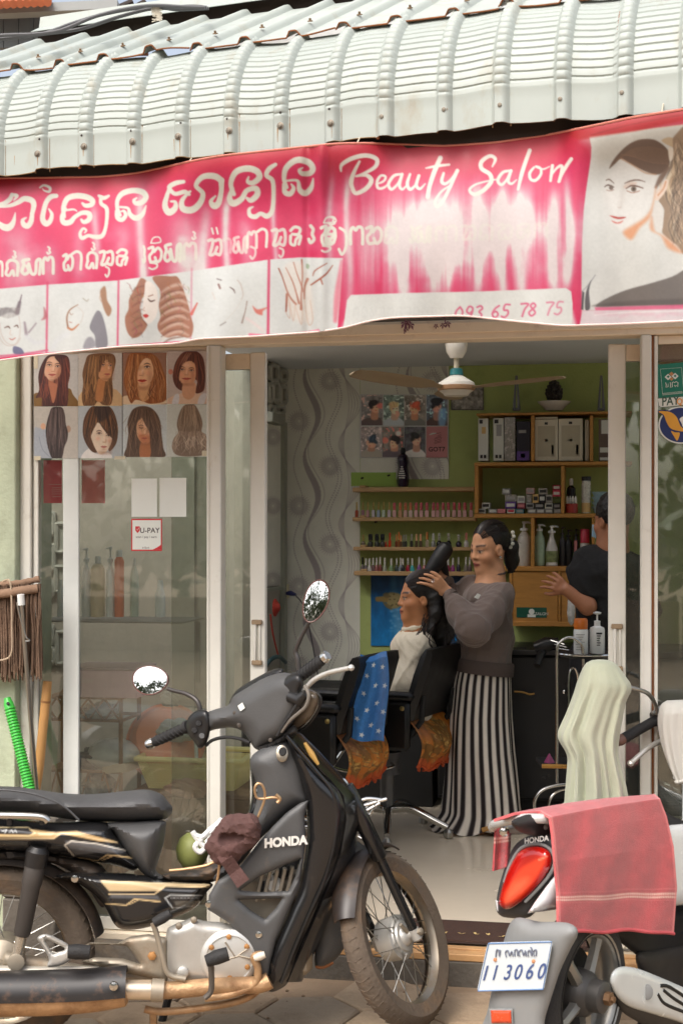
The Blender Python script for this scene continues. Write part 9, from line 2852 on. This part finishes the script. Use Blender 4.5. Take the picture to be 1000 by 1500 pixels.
part('brake_lever',MB().tube(crom([Fd(986,1080,.05),Fd(966,1086,.06),Fd(948,1096,.07),Fd(934,1108,.07),Fd(924,1117,.07)],5),np.linspace(.010,.0085,21),10),mat('pale_lever',(196,192,184),.35,.6),scr)
part('lever_tip',MB().lathe([(.001,-.011),(.009,-.007),(.012,0),(.009,.007),(.001,.011)],Fd(923,1118,.07),UP,12),MATS['pale_lever'],scr)
ms=part('mirror',MB().lathe([(.002,-.03),(.035,-.026),(.052,-.01),(.055,.004),(.05,.008),(.002,.008)],PD(878,1003,4.80),unit(-FWD+RGT*.4),24),M_black,scr)
part('mirror_stem',MB().tube(crom([PD(878,1003,4.82),PD(905,1004,4.82),PD(930,1009,4.83),PD(948,1016,4.86),PD(958,1030,4.9),PD(962,1046,4.92)],6),.0075,10),M_steel,scr)
part('steering_column',MB().tube(crom([PD(1010,1050,5.0),PD(1024,1150,4.98),PD(1040,1280,4.94)],5),.05,12),M_blackm,scr)
g=np.array([[PD(1000+90*a,1120+230*t,4.98+.06*math.sin(a*3))for a in np.linspace(0,1,8)]for t in np.linspace(0,1,8)])
part('front_apron',MB().sheet(g,.006),M_wpaint,scr)
part('floorboard',MB().prism([PD(960,1345,4.75),PD(1090,1345,4.9),PD(1090,1368,4.9),PD(960,1368,4.7)],FWD*.25),M_blackm,scr)
part('front_wheel',MB().lathe([(RT-.075,-.04)]+prof+[(RT-.075,.04)],np.array([(CS_+SF*1.2)[0],(CS_+SF*1.0)[1]-.12,CS_[2]]),SR,40,caps=False,xdir=UP),M_rub,scr)
part('centre_stand',MB().tube([PD(940,1480,4.5),CS_+SF*.42+UP*-.25],.014,8),M_blackm,scr)
# ---- red towel over the seat
c=Canvas(0,0,100,130,3.0,(174,68,72))
n_=vnoise(c.h,c.w,22,70,5)[...,None]
c.a=c.a*(.91+.18*n_)
UU,VV=np.meshgrid(c.us,c.vs)
for y,w,al in((91.0,1.0,.45),(101.0,1.0,.4)):
 c.stroke([(-2,y),(102,y)],w,(214,112,112),al,.5,False)
for y in(95.4,98.2):
 for x in np.arange(.4,100,1.55):
  c.ell(x,y,.62,1.15,(232,206,186),.9,.3)
c.stroke([(.8,0),(.8,130)],1.6,(226,130,126),.8,.5,False);c.stroke([(99.2,0),(99.2,130)],1.6,(222,126,124),.7,.5,False)
c.stroke([(-2,128.8),(102,128.8)],2.4,(216,112,114),.8,.6,False)
kv=np.array([0,6,13,22,35,60,90,130.])
LU=np.array([722,752,790,806,810,813,817,818.]);LV=np.array([1200,1190,1188,1197,1225,1262,1306,1362.])
RU=np.array([930,948,958,966,976,986,991,986.]);RV=np.array([1172,1164,1163,1170,1196,1240,1300,1368.])
KO=np.array([-.26,-.17,-.06,.075,.10,.125,.13,.13])
def rtw(U,V):
 a,b_=U/100,V
 lu,lv,ru,rv,ko=[np.interp(b_,kv,q_)for q_ in(LU,LV,RU,RV,KO)]
 u=lu*(1-a)+ru*a
 v=lv*(1-a)+rv*a-5*np.sin(a*math.pi)*np.exp(-b_/20)+(2.2*np.sin(a*7)+1.2*np.sin(a*17+1))*np.clip(b_/130,0,1)**2
 z=zs_(u)-ko+.016*np.sin(a*8+b_*.03)*np.clip(b_/60,0,1)+.004*np.sin(a*23+b_*.09)
 return PDv(u,v,z)
M_terry=mat('terry_red',attr=True,rough=.95,var=.08,vscale=50,bump=.35,bscale=260,sheen=.3)
rt=thing('red_towel','faded red terry towel with white dotted border over the scooter seat','towel',Sd(900,1368,.1))
part('towel_cloth',c.sheet(MB(),rtw,.55,.008),M_terry,rt)
part('towel_hem',MB().tube([rtw(np.array([x*1.0]),np.array([129.5]))[0]for x in np.linspace(0,100,40)],.0055,6),mat('towel_hem_red',(196,84,90),.95,bump=.5,bscale=200),rt)
c2=Canvas(0,0,20,40,3,(176,72,76))
c2 .grain(6,.2,71)
for x in np.arange(.4,20,1.5):
 c2 .ell(x,13,.6,1.2,(232,206,186),.9,.3);c2 .ell(x,16,.6,1.2,(232,206,186),.9,.3)
def rt2(U,V):
 a,b_=U/20,V/40
 return PDv(727+22*a-4*b_*(1-a)-3*b_*a,1206+62*b_+8*(1-a)*b_,4.26+.02*np.sin(a*6)-.01*b_)
part('towel_far_end',c2 .sheet(MB(),rt2,.6,.006),M_terry,rt)
# ---- cream towel draped over the mirror, white towel over the bars
def drape(levels,z0,dep,folds,seed,n=120):
 lv=np.array(levels,float)
 g=np.random.default_rng(seed)
 p1,p2=g.uniform(0,6,2)
 vv=np.linspace(lv[0,0],lv[-1,0],54)
 an=np.linspace(0,2*math.pi,n,endpoint=False)
 rings=[]
 for v in vv:
  l,r_=[np.mean([np.interp(v+d_,lv[:,0],lv[:,q_])for d_ in(-8,-4,0,4,8)])if v>lv[0,0]+14 else np.interp(v,lv[:,0],lv[:,q_])for q_ in(1,2)]
  t=(v-vv[0])/(vv[-1]-vv[0])
  k=1+folds*t*(.55*np.sin(an*7+p1+t)+.30*np.sin(an*12+p2)+.25*np.sin(an*17+3*t))
  cx,hw=(l+r_)/2,(r_-l)/2
  u=cx+hw*np.cos(an)*(1+(k-1)*.35)
  dz=dep*min(1,.35+1.6*t**.5)*np.sin(an)*k
  rings.append(PDv(u,v+4*np.sin(an*4+p1)*t,z0+dz))
 return rings
def cloth(name,label,levels,z0,dep,folds,seed,m):
 t=thing(name,label,'towel',PD(np.mean([levels[-1][1],levels[-1][2]]),levels[-1][0],z0))
 R_=drape(levels,z0,dep,folds,seed)
 top_=PD((levels[0][1]+levels[0][2])/2,levels[0][0]-1.5,z0)
 b=MB().loft([[top_+(p-top_)*.3 for p in R_[0]]]+R_,caps=False)
 part('towel_cloth',b,m,t)
 part('towel_hem',MB().tube(R_[-1],.006,6,closed=True),m,t)
 return t
M_cream_t=mat('terry_cream',(172,176,154),.95,var=.07,vscale=8,bump=.22,bscale=300,sheen=.3,dirt=(180,182,150),dscale=5,damt=.25)
ct_=cloth('cream_towel','pale cream green towel draped over the scooter mirror',((967,866,892),(971,858,900),(978,853,907),(990,848,915),(1000,845,922),(1008,843,928),(1016,841,922),(1030,836,915),(1050,829,912),(1068,821,908),(1080,817,906),(1094,825,904),(1108,834,904),(1130,833,909),(1150,832,914),(1182,830,919)),4.78,.075,.46,4,M_cream_t)
b=MB()
for q_ in range(5):
 s0=842+q_*9
 b.tube(crom([PD(s0+6*math.sin(k*1.3+q_)-1.5*k,1118+7*k,4.695-.004*(q_%2))for k in range(7)],4),.003,5)
for q_ in range(3):
 b.tube(crom([PD(884+q_*7+4*math.sin(k*1.5),1092+8*k,4.69)for k in range(5)],4),.003,5)
cloth('white_towel','white towel hung over the scooter handlebar at the picture edge',((1026,976,1040),(1031,968,1050),(1042,964,1054),(1060,963,1050),(1078,966,1048),(1100,971,1046),(1120,978,1044),(1136,984,1042),(1142,990,1040)),4.84,.06,.35,9,mat('terry_white',(190,188,180),.95,var=.06,bump=.25,bscale=300,sheen=.2))
# ================================================================ THINGS BY THE LEFT PILLAR
mp_=thing('rag_mop','grey brown rag mop hung upside down at the left pillar','mop',P(25,990,-.14))
b=MB()
M_rag=mat('rag_strings',(116,92,74),.95,var=.25,vscale=12,bump=.5,bscale=80)
for k in range(300):
 u=rng.uniform(-45,60)
 y=-.12-rng.uniform(0,.07)
 l_=rng.uniform(968,1000)
 d=rng.uniform(-5,5)
 b.tube(crom([P(u,858+rng.uniform(-3,4),y),P(u+d*.3+rng.uniform(-2,2),890,y-.005),P(u+d*.7+rng.uniform(-2,2),930,y),P(u+d,l_,y+.005)],4),[rng.uniform(.0018,.0036)]*13,5)
part('rag_strings',b,M_rag,mp_,kind='stuff')
part('mop_bar',MB().tube(crom([P(-60,858,-.15),P(0,856,-.16),P(30,854,-.16),P(58,848,-.15)],5),[.012+.002*math.sin(k*2.3)for k in range(16)],10),mat('mop_cloth_band',(142,114,92),.9,var=.2,bump=.6,bscale=50),mp_)
part('mop_band',MB().tube(crom([P(-60,872,-.19),P(0,870,-.205),P(26,866,-.205),P(56,862,-.185)],5),.017,10),MATS['mop_cloth_band'],mp_)
part('cord_loop',MB().tube(crom([P(4,852,-.20),P(14,850,-.215),P(17,870,-.218),P(18,920,-.21),P(16,960,-.205),P(-5,968,-.205)],5),.0035,6),mat('pale_cord',(176,156,132),.9),mp_)
po=thing('mop_pole','thin steel pole with white cap leaning behind the rag mop','pole',P(56,1070,-.1))
a,b_=P(31,874,-.235),np.array([P(74,1180,-.08)[0],-.08,-.108])
part('pole',MB().tube([a,b_],.0085,10),M_steel,po)
part('cap',MB().tube([a+(a-b_)*.006,a+(b_-a)*.022],.0135,12),M_white,po)
part('wire_clip',MB().tube(crom([P(25,882,-.24),P(30,905,-.235),P(38,932,-.225),P(44,938,-.22),P(38,939,-.22)],4),.003,5),M_steel,po)
bs_=thing('wooden_stick','thick orange brown wooden stick leaning at the window jamb','stick',P(60,1150,-.1))
part('stick',MB().tube([P(70,998,-.08),P(67,1030,-.085),P(62,1080,-.10),P(58,1120,-.11),P(53,1155,-.12),P(38,1290,-.16),P(22,1425,-.2)],[.017,.018,.0175,.0185,.0175,.018,.018],12),mat('bamboo_wood',(190,140,82),.55,var=.2,vscale=4,stretch=(6,6,1),dirt=(130,88,48),damt=.3),bs_)
part('stick_ring',MB().tube([P(67.4,1026,-.085),P(67,1029,-.085)],.0195,12),mat('bamboo_node',(150,104,60),.6),bs_)
gh=thing('broom','bright green ribbed plastic broom handle leaning on the pillar','broom handle',P(40,1150,-.15))
pa,pb_=P(11,1022,-.12),P(51,1186,-.17)
bk_=thing('concrete_block','two grey concrete blocks stacked on the ground behind the motorbike seat','blocks',P(50,1200,-.2)*[1,1,0]+[0,0,-.112])
for q in range(2):
 z0_=-.111+q*(pb_[2]+.111)/2
 part('block',MB().box((P(20,1200,-.2)[0],-.30,z0_),(P(96,1200,-.2)[0],-.09,z0_+(pb_[2]+.111)/2-.003),.006),M_conc,bk_)
M_grn=mat('bright_green_plastic',(64,176,66),.35,var=.05)
part('handle_tube',MB().tube([pa,pa+(pb_-pa)*.04,pa+(pb_-pa)*.05,pb_],[.012,.016,.0185,.0185],14),M_grn,gh)
part('hang_hole',MB().tube([P(12,1030,-.145),P(12.5,1031,-.141)],.006,10),M_blackm,gh)
d=pb_-pa
x1=unit(np.cross(d,UP));x2=unit(np.cross(x1,d))
b=MB()
for k in range(34):
 cc=pa+d*(.10+k*.0265)
 b.tube([cc+(x1*math.cos(t)+x2*math.sin(t))*.019 for t in np.linspace(0,6.28,14,endpoint=False)],.0034,5,closed=True)
part('grip_ribs',b,M_grn,gh,kind='stuff')
part('white_bucket',MB().lathe([(.08,0),(.10,.24),(.104,.25),(.098,.25)],np.array([P(-18,1150,-.2)[0],-.22,-.108]),n=24),M_white,gh)if False else None
# ---- doormat with fallen petals on the threshold
ym0,ym1=.03,G(690,1352,.012)[1]
xm0,xm1=G(560,1380,.012)[0],G(860,1380,.012)[0]
dm=thing('doormat','dark brown doormat just inside the shop threshold','doormat',((xm0+xm1)/2,ym0,.011))
part('mat_pile',MB().box((xm0,ym0,.0105),(xm1,ym1,.021),.004),mat('brown_mat',(74,50,40),.95,var=.25,vscale=60,bump=.8,bscale=260),dm)
part('mat_edge',MB().box((xm0-.008,ym0-.008,.0103),(xm1+.008,ym1+.008,.015),.003),mat('mat_binding',(58,40,32),.9),dm)
for k in range(9):
 u=610+k*21+rng.uniform(-4,4)
 p_=G(u,1367+(u-660)*.05+rng.uniform(-2,3),.0222)
 b=MB()
 for q_ in range(rng.choice((2,3,3))):
  a0=q_*2.1+rng.uniform(0,2)
  dd,nn=np.array([math.cos(a0),math.sin(a0),0]),np.array([-math.sin(a0),math.cos(a0),0])
  b.add([p_,p_+dd*.007+nn*.0045+UP*.002,p_+dd*.017+UP*.004,p_+dd*.007-nn*.0045+UP*.002],np.array([[0,1,2,3]]))
 single('fallen_petal',b,mat('yellow_petal',(206,176,116),.8,var=.15),'small dry yellow petal on the brown doormat, %s counted from the motorbike wheel'%names(k),'petal','petals on the doormat')
# ================================================================ ACROSS THE STREET (seen in the panes and mirrors)
M_leaf=mat('leaf_green',(78,90,54),.6,var=.35,vscale=2.5)
M_bark=mat('bark',(104,84,64),.9,var=.25,bump=.5,bscale=20)
def tree(x,y,h,w,seed,label,low=.5):
 g=np.random.default_rng(seed)
 t=thing('street_tree',label,'tree',(x,y,-.11),'trees across the street')
 tp=MB().tube(crom([(x,y,-.11),(x+.1,y,h*.3),(x-.05,y+.1,h*.6),(x,y,h*.9)],5),np.linspace(.16,.03,16),8)
 for k in range(6):
  a=k*1.05
  z0=h*(.3+.09*k)
  tp.tube(crom([(x,y,z0),(x+math.cos(a)*w*.25,y+math.sin(a)*w*.2,z0+h*.1),(x+math.cos(a)*w*.45,y+math.sin(a)*w*.4,z0+h*.13)],4),np.linspace(.06,.015,9),6)
 part('trunk',tp,M_bark,t)
 n=1500
 cl=g.normal(size=(60,3))*[.30,.30,.26]
 c_=cl[g.integers(0,60,n)]+g.normal(size=(n,3))*.10
 P_=np.array([x,y,h*.58])+c_*[w,w,h]
 P_=P_[P_[:,2]>low]
 n=len(P_)
 a=unit_rows(g.normal(size=(n,3)))
 b_=unit_rows(np.cross(a,g.normal(size=(n,3))))
 s=g.uniform(.12,.30,(n,1))
 V=np.stack([P_-a*s,P_+b_*s*.5,P_+a*s,P_-b_*s*.5],1).reshape(-1,3)
 part('crown',MB().add(V,np.arange(4*n).reshape(-1,4)),M_leaf,t)
for k,(x,y,h,w,l)in enumerate(((-9,-15,4.2,3.4,'low leafy tree far left across the street'),(-5.2,-16,5.0,3.6,'taller leafy tree left of the middle across the street'),(-1.5,-15.5,3.6,3.4,'lowest leafy tree across the street'),(2.6,-16,5.6,3.8,'tallest leafy tree right of the middle across the street'),(7,-15,4.4,3.6,'leafy tree far right across the street'))):
 tree(x,y,h,w,100+k,l)
wl=thing('street_wall','low brick coloured wall across the street below the trees','wall',(-1,-13.5,-.11))
for k in range(12):
 part('wall_panel',MB().box((-13+k*2,-13.6,-.11),(-11.04+k*2,-13.4,.62+.06*(k%3)),.01),mat('wall_panel_%d'%(k%3),[(150,124,100),(132,112,96),(164,140,116)][k%3],.9,var=.2,bump=.4),wl)
